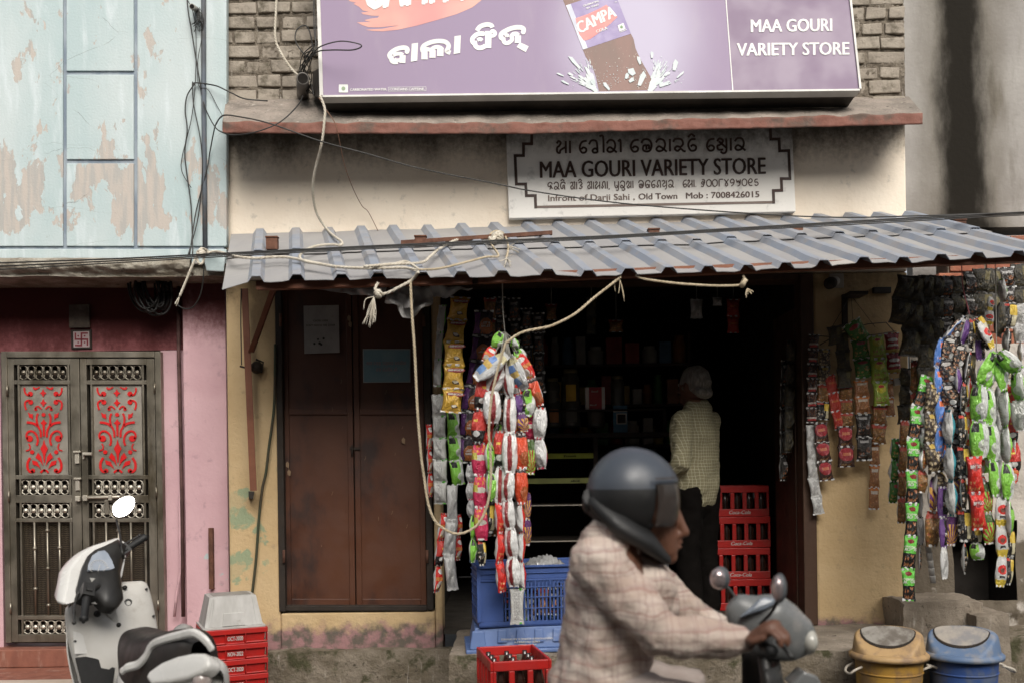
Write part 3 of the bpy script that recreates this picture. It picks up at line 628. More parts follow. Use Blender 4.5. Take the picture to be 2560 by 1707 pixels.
# ---------------------------------------------------------------- corrugated awning
BX = [650,740,822,903,983,1069,1154,1236,1318,1395,1477,1558,1638,1718,1799,1877,1966,2044,2122,2193,2271]
FX = [640,742,854,946,1056,1154,1256,1371,1473,1573,1673,1771,1869,1967,2060,2158,2257,2354,2446,2546,2640]
def backy(x): return 592-(x-578)*.0272
def fronty(x): return lerp1([(540, 728), (600, 714), (700, 703), (860, 699), (1256, 692), (1560, 688), (1869, 678), (2162, 660), (2640, 638), (2760, 632)], x)
YF = -1.12
AW = on_plane(P(1256, 572, 0), (0, -.50, 1.12))
dusty = NT('dusty_painted_sheet'); v = dusty.pos()
c_ = dusty.mix(dusty.ramp(dusty.noise(dusty.scaled(v, (1, .4, .4)), 3, 7), .3, .7), (.27, .265, .27), (.335, .325, .315)); c_ = dusty.mix(dusty.ramp(dusty.noise(v, 9, 8, .7), .6, .78), c_, (.22, .20, .19)); c_ = dusty.mix(dusty.ramp(dusty.noise(dusty.scaled(v, (1, 1, 1)), 2.3, 5), .66, .74), c_, (.42, .39, .36))
dusty.bump(dusty.noise(v, 5, 3), .25, .02); mdusty = dusty.done(c_, .62, 0, .4)
mrib = M('faded_blue_rib', (.235, .265, .32), (.29, .30, .325), 8, .55, bump=.15, dirt=(.30, .28, .27), dscale=7, dlo=.5, dhi=.7)
awn = thing('awning', 'long lean-to awning of ribbed blue grey metal sheet over the shopfront', 'awning', P(1300, 640, -.6))
def awning_part(v0, v1, lift, name, upper):
    mb = MB(); NV = 14
    ws = [(-.041, 0), (-.021, .030), (.021, .030), (.041, 0)]
    def pt(bx, fx, off, h, v):
        a = P(bx, backy(bx), 0); c = P(fx, fronty(fx), YF); p = a.lerp(c, v)
        wav = .006*noise.noise(Vector((p.x*3.1, v*3, 5)))+.006*noise.noise(Vector((p.x*9, v*6, 1)))*v+(.012*noise.noise(Vector((p.x*4.3, 2, 9)))*max(0, v-.8)*5)
        if upper is False and p.x < -1.5: wav -= .10*max(0, v-.72)*max(0, min(1, (-1.58-p.x)/.25))
        return Vector((p.x+off, p.y, p.z+h+wav+lift*(1 if not upper else 1)))
    cols = []
    cols.append((BX[0]-72, FX[0]-84, 0, 0, None))
    for i, (b_, f_) in enumerate(zip(BX, FX)):
        for k, (o, h) in enumerate(ws): cols.append((b_, f_, o, h, mrib if k > 0 else None))
        if i < len(BX)-1:
            for t in (.35, .65): cols.append((b_+(BX[i+1]-b_)*t, f_+(FX[i+1]-f_)*t, 0, 0, None))
    cols.append((BX[-1]+36, FX[-1]+50, 0, 0, None))
    b0 = len(mb.v); n_ = len(cols)
    for j in range(NV+1):
        v = v0+(v1-v0)*j/NV
        if j == NV: pass
        for c in cols: mb.v.append(pt(c[0], c[1], c[2], c[3], v+(.012*noise.noise(Vector((c[0]*.02, 7, v))) if j == NV else 0)))
    for j in range(NV):
        for i in range(n_-1):
            a = b0+j*n_+i; mb.face((a, a+1, a+n_+1, a+n_), cols[i+1][4] if cols[i+1][4] else mdusty)
    o = mb.build(name, mdusty, awn); s_ = o.modifiers.new('thick', 'SOLIDIFY'); s_.thickness = .003; s_.offset = -1
    return o
awning_part(0, .50, .012, 'upper_sheet', True); awning_part(.46, 1, 0, 'lower_sheet', False)
mb = MB()
for x0, x1 in ((640, 1180), (1195, 2700)):
    p, q = P(x0, fronty(x0)+14, YF+.07), P(x1, fronty(x1)+14, YF+.07); s_ = Vector((0, .05, 0)); h = Vector((0, 0, .045)); mb.hexa([p, q, q+s_, p+s_, p+h, q+h, q+s_+h, p+s_+h])
mb.build('front_purlin', MT['angle'], awn)
mb = MB(); p, q = P(640, 632, -.55), P(2500, 595, -.55); s_ = Vector((0, .05, 0)); h = Vector((0, 0, .04)); mb.hexa([p-h*2, q-h*2, q+s_-h*2, p+s_-h*2, p-h, q-h, q+s_-h, p+s_-h]); mb.build('middle_purlin', MT['angle'], awn)
for x, y in ((681, 621), (1052, 619), (1634, 601), (1992, 592), (2399, 577)):
    mb = MB(); c = AW(x, y, .0); mb.box(c.x-.033, c.x+.033, c.y-.02, c.y+.02, c.z-.01, c.z+.055); mb.box(c.x-.036, c.x+.036, c.y-.026, c.y+.02, c.z+.056, c.z+.066); mb.build('purlin_cleat', MT['rust'], awn, bevel=.003)
# angle iron brackets that carry the awning
YA = -.14
br = thing('awning_bracket', 'red oxide angle iron bracket with a slanting brace, bolted to the yellow pillar', 'bracket', P(628, 1240, YA))
mb = MB(); a, b_ = P(603, 722, YA), P(625, 1226, YA); wv = Vector((.040, 0, 0))
mb.hexa([b_, b_+wv, b_+wv+Vector((0, .006, 0)), b_+Vector((0, .006, 0)), a, a+wv, a+wv+Vector((0, .006, 0)), a+Vector((0, .006, 0))]); mb.hexa([b_+Vector((.0, .0065, 0)), b_+Vector((.006, .0065, 0)), b_+Vector((.006, .04, 0)), b_+Vector((0, .04, 0)), a+Vector((0, .0065, 0)), a+Vector((.006, .0065, 0)), a+Vector((.006, .04, 0)), a+Vector((0, .04, 0))]); mb.build('upright', MT['angle'], br)
mb = MB(); a, b_ = P(676, 722, -.5), P(620, 880, YA-.01); mb.hexa([b_, b_+Vector((.03, 0, 0)), b_+Vector((.03, .03, 0)), b_+Vector((0, .03, 0)), a, a+Vector((.03, 0, 0)), a+Vector((.03, .03, 0)), a+Vector((0, .03, 0))]); mb.build('brace', MT['angle'], br)
mb = MB(); mb.hexa([P(622, 1246, YA+.002), P(633, 1246, YA+.002), P(633, 1246, .0), P(622, 1246, 0), P(621, 1227, YA+.002), P(636, 1227, YA+.002), P(636, 1227, 0), P(621, 1227, 0)]); mb.build('bolt', MT['blackwood'], br)
mb = MB(); c = P(642, 918, -.03); mb.lathe([(.035, -.02), (.04, 0), (.03, .03), (.012, .05), (0, .05)], c, None, 12, (0, -1, 0)); mb.tube([P(600, 915, -.15), P(655, 930, -.06), P(658, 905, -.05), P(640, 898, -.05)], .006); tag(mb.build('iron_fitting', MT['blackwood']), 'black iron insulator fitting on the yellow pillar behind the angle bracket', 'fitting')
# ---------------------------------------------------------------- billboard with the purple cola advert
BN = Vector((0, -.99, .14)).normalized(); bb0 = P(1470, 233, -.44); BB = on_plane(bb0, BN)
bill = thing('billboard', 'large framed purple cola billboard fixed above the concrete sunshade', 'billboard', bb0)
cor = [(807, 241), (2148, 225), (2100, -210), (793, -210)]
face = [BB(x, y) for x, y in cor]
mframe = M('white_frame', (.60, .59, .56), (.5, .49, .46), 5, .5); mside = M('dark_board_side', (.085, .075, .065), (.05, .045, .04), 4, .7)
mb = MB(); bk = [p-BN*.20 for p in face]
mb.hexa([face[0]-BN*.004, face[1]-BN*.004, bk[1], bk[0], face[3]-BN*.004, face[2]-BN*.004, bk[2], bk[3]]); mb.build('board_box', mside, bill)
mb = MB(); r_ = .022
e = Vector((1, 0, 0)); upv = BN.cross(Vector((1, 0, 0))).normalized(); upv = upv if upv.z > 0 else -upv
def bar(p, q, dv): o1 = BN*.012; o2 = -BN*.06; mb.hexa([p+o1, q+o1, q+o2, p+o2, p+dv+o1, q+dv+o1, q+dv+o2, p+dv+o2])
bar(face[0]-upv*.012, face[1]-upv*.012, upv*.011); bar(face[0]-e*.016, face[0]+e*.004, Vector(face[3]-face[0])); bar(face[1]-e*.002, face[1]+e*.010, Vector(face[2]-face[1]))
mb.build('frame', mframe, bill)
n = NT('printed_flex'); v = n.pos(); dd = n.new('ShaderNodeVectorMath', {0: n.scaled(n.math and v, (1, 1, .8)), 1: tuple(Vector((BB(1575, 90).x, BB(1575, 90).y, BB(1575, 90).z*.8)))}, operation='DISTANCE').outputs['Value']
dd = n.math('ADD', dd, n.math('MULTIPLY', n.noise(v, 2, 3), .12))
col = n.mix(n.ramp(dd, .20, .62), (.41, .375, .49), (.235, .175, .275)); q = n.sep(v)
col = n.mix(n.ramp(q[0], BB(1250, 100).x, BB(860, 100).x), col, (.235, .175, .265))
col = n.mix(n.ramp(n.noise(n.scaled(v, (3, 3, .8)), 2, 5), .5, .9, 0, .25), col, (.42, .38, .40)); mprint = n.done(col, .5, 0, .35)
mpanel = M('purple_print', (.165, .112, .185), (.182, .125, .198), 2, .5); mw = M('white_print', (.68, .68, .66), (.64, .64, .62), 3, .5); morange = M('coral_print', (.56, .27, .22), (.56, .24, .23), 2, .5)
mb = MB(); shape(mb, [(807, 241), (1834, 229), (1796, -210), (793, -210)], BB, None, .001); mb.build('printed_face', mprint, bill)
mb = MB(); shape(mb, [(1834, 229), (2148, 225), (2100, -210), (1797, -210)], BB, None, .0012); mb.build('name_panel', mpanel, bill)
mb = MB(); stroke(mb, [(1797, -210), (1815, 0), (1832, 226)], 2.6, BB, None, .004, smooth=False); mb.build('divider_line', mw, bill)
o4 = lambda x, y: (780+x/5.113, y/5.113)
mb = MB(); shape(mb, [o4(*p) for p in ((380, -300), (450, -20), (480, 20), (560, 40), (530, 55), (600, 90), (650, 140), (725, 155), (630, 165), (650, 185), (760, 205), (860, 208), (840, 232), (760, 240), (670, 262), (690, 272), (750, 285), (575, 290), (640, 325), (720, 352), (850, 355), (1110, 330), (900, 372), (680, 385), (780, 400), (900, 405), (1100, 385), (1350, 330), (1600, 260), (1850, 185), (2050, 100), (2200, -20), (2280, -300))], BB, None, .002); mb.build('brush_mark', morange, bill)
mb = MB(); text(mb, 'CAMPA', (905, 24), (1165, 0), 150, BB, None, .05, .004, shear=.12); mb.build('lettering', mw, bill)
o2 = lambda x, y: (940+x/5.88, 30+y/5.88)
mb = MB(); T2 = lambda pts, w_, **k: stroke(mb, [o2(*p) for p in pts], w_/5.88, BB, None, .004+.0003*rnd.random(), **k)
Q2 = lambda pts: shape(mb, [o2(*p) for p in pts], BB, None, .004+.0003*rnd.random())
D2 = lambda x, y, r: disc(mb, *o2(x, y), r/5.88, r/5.88, BB, None, .004+.0003*rnd.random(), 14)
T2([(455, 588), (462, 560), (445, 535), (390, 530), (310, 548), (235, 592), (198, 640), (215, 680)], 66); D2(455, 590, 33)
T2([(222, 650), (232, 715), (268, 738), (320, 735)], 70); D2(275, 735, 34); T2([(255, 640), (300, 622), (360, 620), (398, 640)], 55); T2([(392, 640), (388, 755)], 88, smooth=False); T2([(268, 690), (290, 715), (360, 712)], 55)
Q2([(525, 472), (618, 458), (607, 720), (512, 737)]); Q2([(1153, 362), (1247, 348), (1236, 608), (1142, 625)])
T2([(690, 590), (682, 540), (720, 490), (820, 447), (930, 432), (1020, 445), (1065, 490), (1060, 540), (1040, 580), (1095, 605)], 66)
T2([(712, 560), (712, 702)], 92, smooth=False); T2([(832, 560), (830, 680)], 92, smooth=False); T2([(946, 540), (944, 655)], 96, smooth=False); T2([(690, 570), (740, 548), (800, 560), (870, 522), (940, 528), (980, 560)], 58)
T2([(1483, 282), (1530, 222), (1620, 190), (1690, 200), (1712, 235)], 66)
T2([(1590, 325), (1500, 328), (1425, 385), (1418, 440), (1450, 470)], 66); T2([(1450, 430), (1462, 500), (1500, 530), (1560, 528), (1610, 500)], 68); T2([(1652, 285), (1648, 535)], 92, smooth=False); T2([(1490, 420), (1530, 400), (1560, 425)], 52); T2([(1500, 325), (1600, 325)], 50)
T2([(1690, 310), (1712, 282), (1745, 300), (1748, 335), (1712, 358), (1680, 345)], 52)
T2([(2165, 300), (2168, 255), (2120, 232), (2020, 238), (1920, 275), (1845, 325), (1838, 380), (1870, 400)], 68); D2(2163, 302, 33)
T2([(1872, 380), (1880, 440), (1915, 462), (1960, 450), (2000, 410), (1995, 370), (2010, 335), (2060, 325), (2095, 350)], 60); T2([(2088, 350), (2085, 462)], 90, smooth=False); T2([(1890, 355), (1925, 340), (1945, 372)], 46)
Q2([(2115, 450), (2245, 510), (2200, 595), (2068, 520)])
mb.build('lettering', mw, bill)
mb = MB(); text(mb, 'MAA GOURI', (1877, 81), (2081, 78), 33, BB, None, .032, .004); text(mb, 'VARIETY STORE', (1842, 140), (2124, 137), 33, BB, None, .032, .004); mb.build('lettering', mw, bill)
mb = MB(); text(mb, 'CARBONATED WATER.', (875, 228), (968, 227), 6.2, BB, None, .03, .004); text(mb, 'CONTAINS CAFFEINE.', (974, 227), (1062, 226), 6.2, BB, None, .03, .004)
for a in ((848, 213, 869, 213), (848, 231, 869, 231), (848, 213, 848, 231), (869, 213, 869, 231)): stroke(mb, [(a[0], a[1]), (a[2], a[3])], 2, BB, None, .004, smooth=False)
for a in ((971, 219, 1065, 218), (971, 229, 1065, 228), (971, 219, 971, 229), (1065, 218, 1065, 228)): stroke(mb, [(a[0], a[1]), (a[2], a[3])], .8, BB, None, .004, smooth=False)
shape(mb, [(849, 214), (868, 214), (868, 230), (849, 230)], BB, None, .003); mb.build('lettering', mw, bill)
mb = MB(); disc(mb, 858.5, 222, 5, 5, BB, None, .0055); mb.build('green_dot', M('grey_green_print', (.28, .36, .24)), bill)
o3 = lambda x, y: (1380+x/5.88, y/5.88)
S3 = lambda pts, lift: shape(mb, [o3(*p) for p in pts], BB, None, lift)
n = NT('cola_print'); v = n.pos(); col = n.mix(n.ramp(n.noise(n.scaled(v, (2, 2, .6)), 4, 4), .3, .7), (.19, .085, .065), (.13, .07, .052)); col = n.mix(n.ramp(n.noise(v, 55, 6, .7), .62, .70), col, (.52, .50, .44)); mcola = n.done(col, .5)
bot = bpy.data.objects.new('bottle_picture', None); COL.objects.link(bot); bot.parent = bill
mb = MB(); S3([(-160, -900), (-60, -560), (160, 0), (455, 740), (490, 830), (600, 1000), (650, 1150), (690, 1345), (1500, 1330), (1470, 1170), (1330, 930), (1270, 810), (1230, 720), (1200, 580), (1160, 500), (960, 0), (740, -560), (560, -900)], .002); mb.build('cola', mcola, bot)
mb = MB(); S3([(205, 85), (905, -150), (1160, 500), (455, 735)], .003); mb.build('label', M('label_print', (.22, .17, .34), (.28, .23, .40), 9, .5), bot)
mb = MB(); S3([(205, 85), (275, 62), (525, 712), (455, 735)], .0036); mb.build('label_edge', M('pale_print', (.62, .64, .74)), bot)
mb = MB(); S3([(345, 275), (520, 215), (690, 135), (800, 75), (905, 170), (962, 255), (850, 360), (700, 480), (560, 580), (470, 605), (400, 510)], .004); mb.build('coral_patch', M('coral_label', (.66, .22, .20), (.64, .26, .26)), bot)
mb = MB(); text(mb, 'CAMPA', o3(395, 505), o3(955, 235), 30, BB, None, .05, .0052, shear=.1); text(mb, 'COLA', o3(655, 490), o3(820, 432), 7.5, BB, None, .04, .0052); text(mb, 'CELEBRATING', o3(460, 105), o3(695, 30), 4.4, BB, None, .04, .0052); text(mb, '50+ YEARS', o3(505, 142), o3(690, 84), 4.4, BB, None, .04, .0052); text(mb, 'TM', o3(920, 48), o3(958, 38), 3, BB, None, .02, .0052)
S3([(965, 378), (1050, 342), (1082, 432), (992, 470)], .005); stroke(mb, [o3(1000, 480), o3(1098, 440)], 1.4, BB, None, .005, smooth=False); mb.build('lettering', mw, bot)
mb = MB(); disc(mb, *o3(1022, 400), 3.4, 3.8, BB, None, .0065); mb.build('green_dot', M('green_print', (.20, .34, .18)), bot)
mice = M('ice_print', (.44, .51, .52), (.54, .58, .58), 20, .5); mb = MB(); rs = random.Random(5)
def shard(cx, cy, ang, l, w_, lift):
    ux, uy = math.cos(ang), math.sin(ang); S3([(cx-ux*l*.5-uy*w_*.3, cy-uy*l*.5+ux*w_*.3), (cx-ux*l*.1-uy*w_*.5, cy-uy*l*.1+ux*w_*.5), (cx+ux*l*.5-uy*w_*.2, cy+uy*l*.5+ux*w_*.2), (cx+ux*l*.45+uy*w_*.4, cy+uy*l*.45-ux*w_*.4), (cx-ux*l*.3+uy*w_*.5, cy-uy*l*.3-ux*w_*.5)], lift)
for k in range(60):
    t = rs.random()**.7; a = R(rs.uniform(200, 262)); shard(640+math.cos(a)*430*t, 1330+math.sin(a)*440*t, a, rs.uniform(60, 170)*(1.2-t*.6), rs.uniform(18, 60)*(1.2-t), .0055+.0004*k/60)
for k in range(80):
    t = rs.random()**.7; a = R(rs.uniform(-82, -18)); shard(1440+math.cos(a)*430*t, 1340+math.sin(a)*470*t, a, rs.uniform(60, 190)*(1.2-t*.6), rs.uniform(18, 70)*(1.2-t), .0055+.0004*k/80)
for k in range(150):
    a = R(rs.uniform(180, 360)); t = rs.uniform(100, 620); x, y = 1060+math.cos(a)*t*1.5, 1300+math.sin(a)*t
    if y < 1330 and (x < 640 or x > 1350 or y > 900): disc(mb, *o3(x, y), rs.uniform(.5, 1.3), rs.uniform(.5, 1.3), BB, None, .0058, 6)
for x, y, a, l, w_ in ((1170, 1060, 60, 120, 100), (1100, 1120, 115, 90, 55), (1170, 1180, 150, 90, 60), (1320, 1160, 115, 230, 80), (800, 1270, 55, 150, 50), (1280, 890, 75, 130, 50), (1810, 960, 105, 170, 70), (1890, 1100, 140, 150, 30), (1470, 810, 95, 100, 45), (120, 1100, 25, 120, 25), (190, 1215, 28, 130, 30), (270, 1095, 30, 90, 35), (330, 920, 50, 260, 50)): shard(x, y, R(a), l, w_, .0063)
mb.build('ice_splash', mice, bill)
# ---------------------------------------------------------------- painted shop sign under the sunshade
sg = thing('shop_sign', 'white painted board with stepped black border and shop name, on the cream wall', 'sign', P(1630, 545, -.03))
msign = plaster('sign_board_white', (.76, .745, .71), (.70, .68, .64), soot_shade=(3.20, 3.62), bump=.04, soot_shade_tint=(.045, .038, .028))  # upper board painted darker for sooty dirt and the shade of the slab
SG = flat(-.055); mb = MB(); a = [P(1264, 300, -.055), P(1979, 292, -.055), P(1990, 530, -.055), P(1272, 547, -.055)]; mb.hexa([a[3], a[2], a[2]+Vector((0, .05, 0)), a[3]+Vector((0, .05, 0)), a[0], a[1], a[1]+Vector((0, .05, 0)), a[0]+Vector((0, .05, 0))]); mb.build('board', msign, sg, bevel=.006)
os_ = lambda x, y: (1260+x/3.178, 320+y/3.178)
mletter = M('dark_brown_paint', (.035, .018, .013), (.05, .024, .018), 5, .6); mfaded = M('faded_brown_paint', (.14, .10, .085), (.19, .15, .13), 5, .7)
mb = MB(); path = [(222, -20), (220, 128), (155, 128), (155, 222), (88, 222), (98, 448), (172, 448), (178, 540), (248, 540), (252, 630)]
pr = [(2143, 592), (2140, 500), (2207, 498), (2203, 405), (2272, 405), (2262, 182), (2190, 185), (2185, 90), (2120, 92), (2114, -20)]
def seg(p, q, w_, mb):
    d = Vector((q[0]-p[0], q[1]-p[1])).normalized()*w_/2; stroke(mb, [os_(p[0]-d.x, p[1]-d.y), os_(q[0]+d.x, q[1]+d.y)], w_/3.178, SG, None, .002+.0006*rnd.random(), smooth=False)
for pp in (path, pr):
    for p, q in zip(pp, pp[1:]): seg(p, q, 23, mb)
mb.build('border', mletter, sg)
mb = MB(); seg((252, 630), (2143, 592), 20, mb); mb.build('border', mfaded, sg)
mb = MB(); text(mb, 'MAA GOURI VARIETY STORE', os_(285, 398), os_(2082, 366), 137/3.178, SG, None, .028, .003)
for ls, a, b_ in ((('ma', 'aa'), (412, 205), (545, 203)), (('e', 'ga', 'au', 'ra', 'ii'), (595, 203), (945, 195)), (('e', 'bha', 'ra', 'aa', 'i', 'tti'), (1000, 194), (1545, 186)), (('e', 'ssa', 'aa', 'ra'), (1605, 186), (1930, 180))): odia(mb, ls, os_(*a), os_(*b_), 100/3.178, SG, None, .17, .003)
mb.build('lettering', mletter, sg)
mb = MB(); H2 = 58/3.178
for ls, a, b_ in ((('da', 'ra', 'ja'), (345, 492), (495, 490)), (('sa', 'aa', 'hi'), (525, 489), (630, 487)), (('sa', 'aa', 'ma', 'na', 'aa', ','), (660, 487), (845, 484)), (('pu', 'ru', 'nna', 'aa'), (875, 482), (1035, 480)), (('bha', 'ba', 'e', 'na', 'sha', 'ra'), (1065, 479), (1355, 474)), (('e', 'ma', 'aa', '.'), (1420, 473), (1535, 471)), (('d7', 'd0', 'd0', 'd8', 'd4', 'd2', 'd6', 'd0', 'd1', 'd5'), (1560, 470), (2030, 461))): odia(mb, ls, os_(*a), os_(*b_), H2, SG, None, .15, .003)
text(mb, 'Old Town', os_(1068, 570), os_(1378, 565), 50/3.178, SG, None, .025, .003); text(mb, 'Mob : 7008426015', os_(1445, 563), os_(2030, 551), 50/3.178, SG, None, .025, .003); mb.build('lettering', M('brown_paint', (.075, .045, .034), (.09, .055, .045)), sg)
mb = MB(); text(mb, 'Infront of Darji Sahi ,', os_(350, 583), os_(1040, 571), 50/3.178, SG, None, .022, .003); mb.build('lettering', mfaded, sg)
# ---------------------------------------------------------------- notices, tile, lamp and fittings on the walls
mpaper = M('grubby_paper', (.36, .33, .30), (.30, .275, .25), 10, .85, dirt=(.12, .10, .08), dscale=14, dlo=.62, dhi=.75); mink = M('black_ink', (.03, .025, .02))
no = thing('paper_notice', 'stained white paper notice taped on the left leaf of the brown door', 'notice', P(804, 884, .03))
PN = flat(.036); mb = MB(); mb.prism([PN(759, 765), PN(761, 884), PN(849, 881), PN(847, 763)], (0, -.0015, 0)); mb.build('sheet', mpaper, no)
mb = MB(); text(mb, 'CLOSE 11PM', (783, 804), (819, 804), 4.6, PN, None, .02, .003); text(mb, "DON'T KNOCK THE  DOOR", (765, 816), (838, 815), 4.6, PN, None, .02, .003)
for x, y, r in ((795, 848, 2.5), (809, 846, 3), (786, 859, 3), (799, 858, 3.5), (803, 861, 3)): disc(mb, x, y, r, r, PN, None, .0028, 10)
mb.build('lettering', mink, no)
no = thing('blue_notice', 'pale blue laminated notice on the right leaf of the brown door', 'notice', P(966, 956, .03))
mb = MB(); mb.prism([PN(907, 872), PN(908, 956), PN(1026, 955), PN(1026, 872)], (0, -.002, 0)); mb.build('card', M('white_card', (.40, .42, .40)), no)
mb = MB(); shape(mb, [(909, 874), (910, 954), (1024, 953), (1024, 874)], PN, None, .0032); mb.build('printed_sheet', M('pale_blue_print', (.16, .28, .32), (.20, .31, .34), 12, .6, dirt=(.30, .36, .36), dscale=16), no)
mb = MB(); odia(mb, ('ma', 'aa', 'sa', ' ', 'e', 'sha', 'ssa', ' ', 'ga', 'ru', 'ba', 'aa', 'ra', ' ', 'e', 'da', 'aa', 'ja', 'aa', 'na'), (916, 911), (1016, 911), 7, PN, None, .16, .005); odia(mb, ('ba', 'nna', ' ', 'e', 'ra', 'ja', 'e', ' ', 'aa', 'ja'), (940, 927), (994, 927), 7, PN, None, .16, .005); mb.build('lettering', M('pink_print', (.42, .30, .30)), no)
tl = thing('wall_tile', 'small square tile with red religious symbol in a dark frame above the steel door', 'tile', P(204, 872, YR))
TT = flat(YR-.012); mb = MB(); mb.prism([TT(178, 872), TT(229, 871), TT(228, 824), TT(177, 825)], (0, .0115, 0)); mb.build('frame', MT['blackwood'], tl)
mb = MB(); shape(mb, [(184, 868), (224, 867), (223, 828), (183, 829)], TT, None, .002); mb.build('tile_face', M('dusty_pink_tile', (.42, .33, .33), (.36, .28, .28)), tl)
mb = MB(); cx_, cy_, q_ = 203.5, 848, 16
for k in range(4):
    t = k*math.pi/2; rt = lambda x, y: (cx_+x*math.cos(t)-y*math.sin(t), cy_+x*math.sin(t)+y*math.cos(t)); stroke(mb, [rt(0, 0), rt(0, -q_)], 4.2, TT, None, .0040, smooth=False); stroke(mb, [rt(-2.1, -q_+1), rt(q_, -q_+1)], 4.0, TT, None, .0044, smooth=False); disc(mb, *rt(8, -8), 2.2, 2.2, TT, None, .004, 10)
mb.build('emblem', M('dark_red_glaze', (.20, .02, .03)), tl)
mb = MB(); mb.prism([TT(175, 820), TT(226, 819), TT(225, 762), TT(174, 763)], (0, -.012, 0)); tag(mb.build('picture_plaque', M('faded_picture', (.11, .085, .06), (.06, .04, .03), 14, .4, dirt=(.20, .17, .12), dscale=9)), 'faded dark picture plaque fixed right above the small symbol tile', 'plaque')
lp = thing('wall_lamp', 'small white bulb lamp on a square base, high on the yellow wall under the awning', 'lamp', P(2095, 705, 0))
mb = MB(); c = P(2090, 703, 0); mb.box(c.x-.045, c.x+.045, -.012, -.001, c.z-.045, c.z+.045); mb.build('base', M('old_white_plastic', (.42, .38, .32), (.34, .30, .25)), lp, bevel=.004)
mb = MB(); ax = (P(2060, 715, -.14)-c).normalized(); mb.lathe([(.022, 0), (.03, .02), (.03, .06)], c+Vector((0, -.012, 0)), None, 14, ax); mb.lathe([(.03, .06), (.036, .08), (.036, .12), (.0, .13)], c+Vector((0, -.012, 0)), MT['blackwood'], 14, ax); mb.build('lamp_holder', M('cream_bulb', (.46, .44, .40)), lp)
mb = MB(); c = P(2200, 727, 0); mb.box(c.x-.05, c.x+.06, -.03, -.001, c.z-.02, c.z+.018); tag(mb.build('switch_box', M('black_plastic', (.02, .018, .015), None, 5, .5), bevel=.004), 'small black cable box on the yellow wall beside the hanging packets', 'box')
cb = thing('card_box', 'small white card box hung on the yellow wall, right of the packet rack', 'box', P(2250, 950, -.1)); mb = MB(); mb.prism([P(2236, 946, -.12), P(2283, 937, -.12), P(2283, 957, -.12), P(2237, 963, -.12)], (0, .06, 0)); mb.build('box_body', M('white_board', (.60, .57, .52)), cb)
mb = MB()
for x in (2251, 2265, 2278): stroke(mb, [(x-4, 945), (x+6, 956)], 2, flat(-.12), None, .002)
mb.build('marks', mink, cb)
# pipe stub, plank and coils beside the billboard
ps = MB(); a = P(757, 197, -.34); b_ = P(757, 236, -.02); d = (b_-a).normalized(); ps.lathe([(.030, .0), (.0365, .0), (.0365, (b_-a).length), (.0, (b_-a).length)], a, None, 24, d); ps.lathe([(.030, .0), (.030, .2), (0, .2)], a, MT['dark'], 24, d)
tag(ps.build('iron_pipe', M('grey_pipe', (.13, .12, .11), (.09, .08, .07), 8, .55)), 'open grey pipe stub sticking out of the brickwork beside the billboard', 'pipe')
mb = MB(); mb.hexa([P(779, 236, -.06), P(795, 245, -.36), P(800, 245, -.36), P(786, 236, -.06), P(782, 180, -.06), P(813, 160, -.36), P(820, 172, -.36), P(790, 188, -.06)]); tag(mb.build('timber_block', M('black_timber', (.035, .03, .025), (.055, .045, .035), 6, .8, stretch=(1, 6, 1)), bevel=.004), 'weathered black timber block wedged at the lower left billboard corner', 'timber')
mb = MB(); a = P(480, 17, -.22); b_ = P(492, 26, YB); d = (b_-a).normalized(); mb.lathe([(.013, 0), (.017, 0), (.017, (b_-a).length), (0, (b_-a).length)], a, None, 16, d); mb.lathe([(.013, 0), (.013, .08), (0, .08)], a, MT['dark'], 16, d); tag(mb.build('pipe_stub', M('dirty_pipe', (.30, .29, .26), (.2, .19, .17))), 'short dirty pipe stub with tangled wires, high on the blue wall', 'pipe')
mb = MB(); mb.tube([P(509, -500, YB-.016), P(509, 200, YB-.016), P(511, 420, YB-.016), P(513, 640, YB-.016)], .0145, None, 10); tag(mb.build('downpipe', M('rusty_blue_pipe', (.10, .12, .145), (.06, .055, .05), 10, .8, dirt=(.14, .08, .05), dscale=12, stretch=(1, 1, .4))), 'thin rusty blue grey downpipe running down the blue wall', 'pipe')
mb = MB(); mb.tube([P(446, 690, .31), P(447, 900, .31), P(452, 1100, .30), P(456, 1300, .29), P(458, 1540, .28)], .012, None, 10)
mb.tube([P(455, 1180, .3), P(449, 1260, .3), P(452, 1420, .3), P(441, 1490, .3), P(436, 1540, .3)], .009, MT['pink'], 8); tag(mb.build('cable_pipe', M('grimy_pipe', (.12, .06, .055), (.06, .03, .025), 9, .8), smooth_all=True), 'grimy dark conduit in the corner between steel door and pink pillar', 'conduit')
mb = MB(); mb.box(P(524, 1300, YP).x, P(535, 1300, YP).x, YP-.035, YP-.001, P(530, 1470, YP).z, P(530, 1318, YP).z); tag(mb.build('iron_stub', MT['rust'], bevel=.003), 'rusty iron bar stub set in the pink pillar', 'iron bar')
mb = MB()
for k in range(16):
    cx_, cy_ = 368+rnd.uniform(-14, 26), 715+rnd.uniform(-8, 8); rx, ry = rnd.uniform(22, 42), rnd.uniform(38, 72); a0 = rnd.uniform(-.3, .3); mb.tube([P(cx_+rx*math.cos(t)*math.cos(a0)-ry*math.sin(t)*math.sin(a0), cy_+ry*math.sin(t)+10*math.cos(t), .1+rnd.uniform(-.01, .01)+k*.006) for t in [i*2*math.pi/26 for i in range(27)]], .0075, None, 5)
tag(mb.build('cable_coil', M('black_cable', (.012, .011, .01), None, 5, .55)), 'coil of black cable hanging under the ledge above the steel door', 'cable coil')
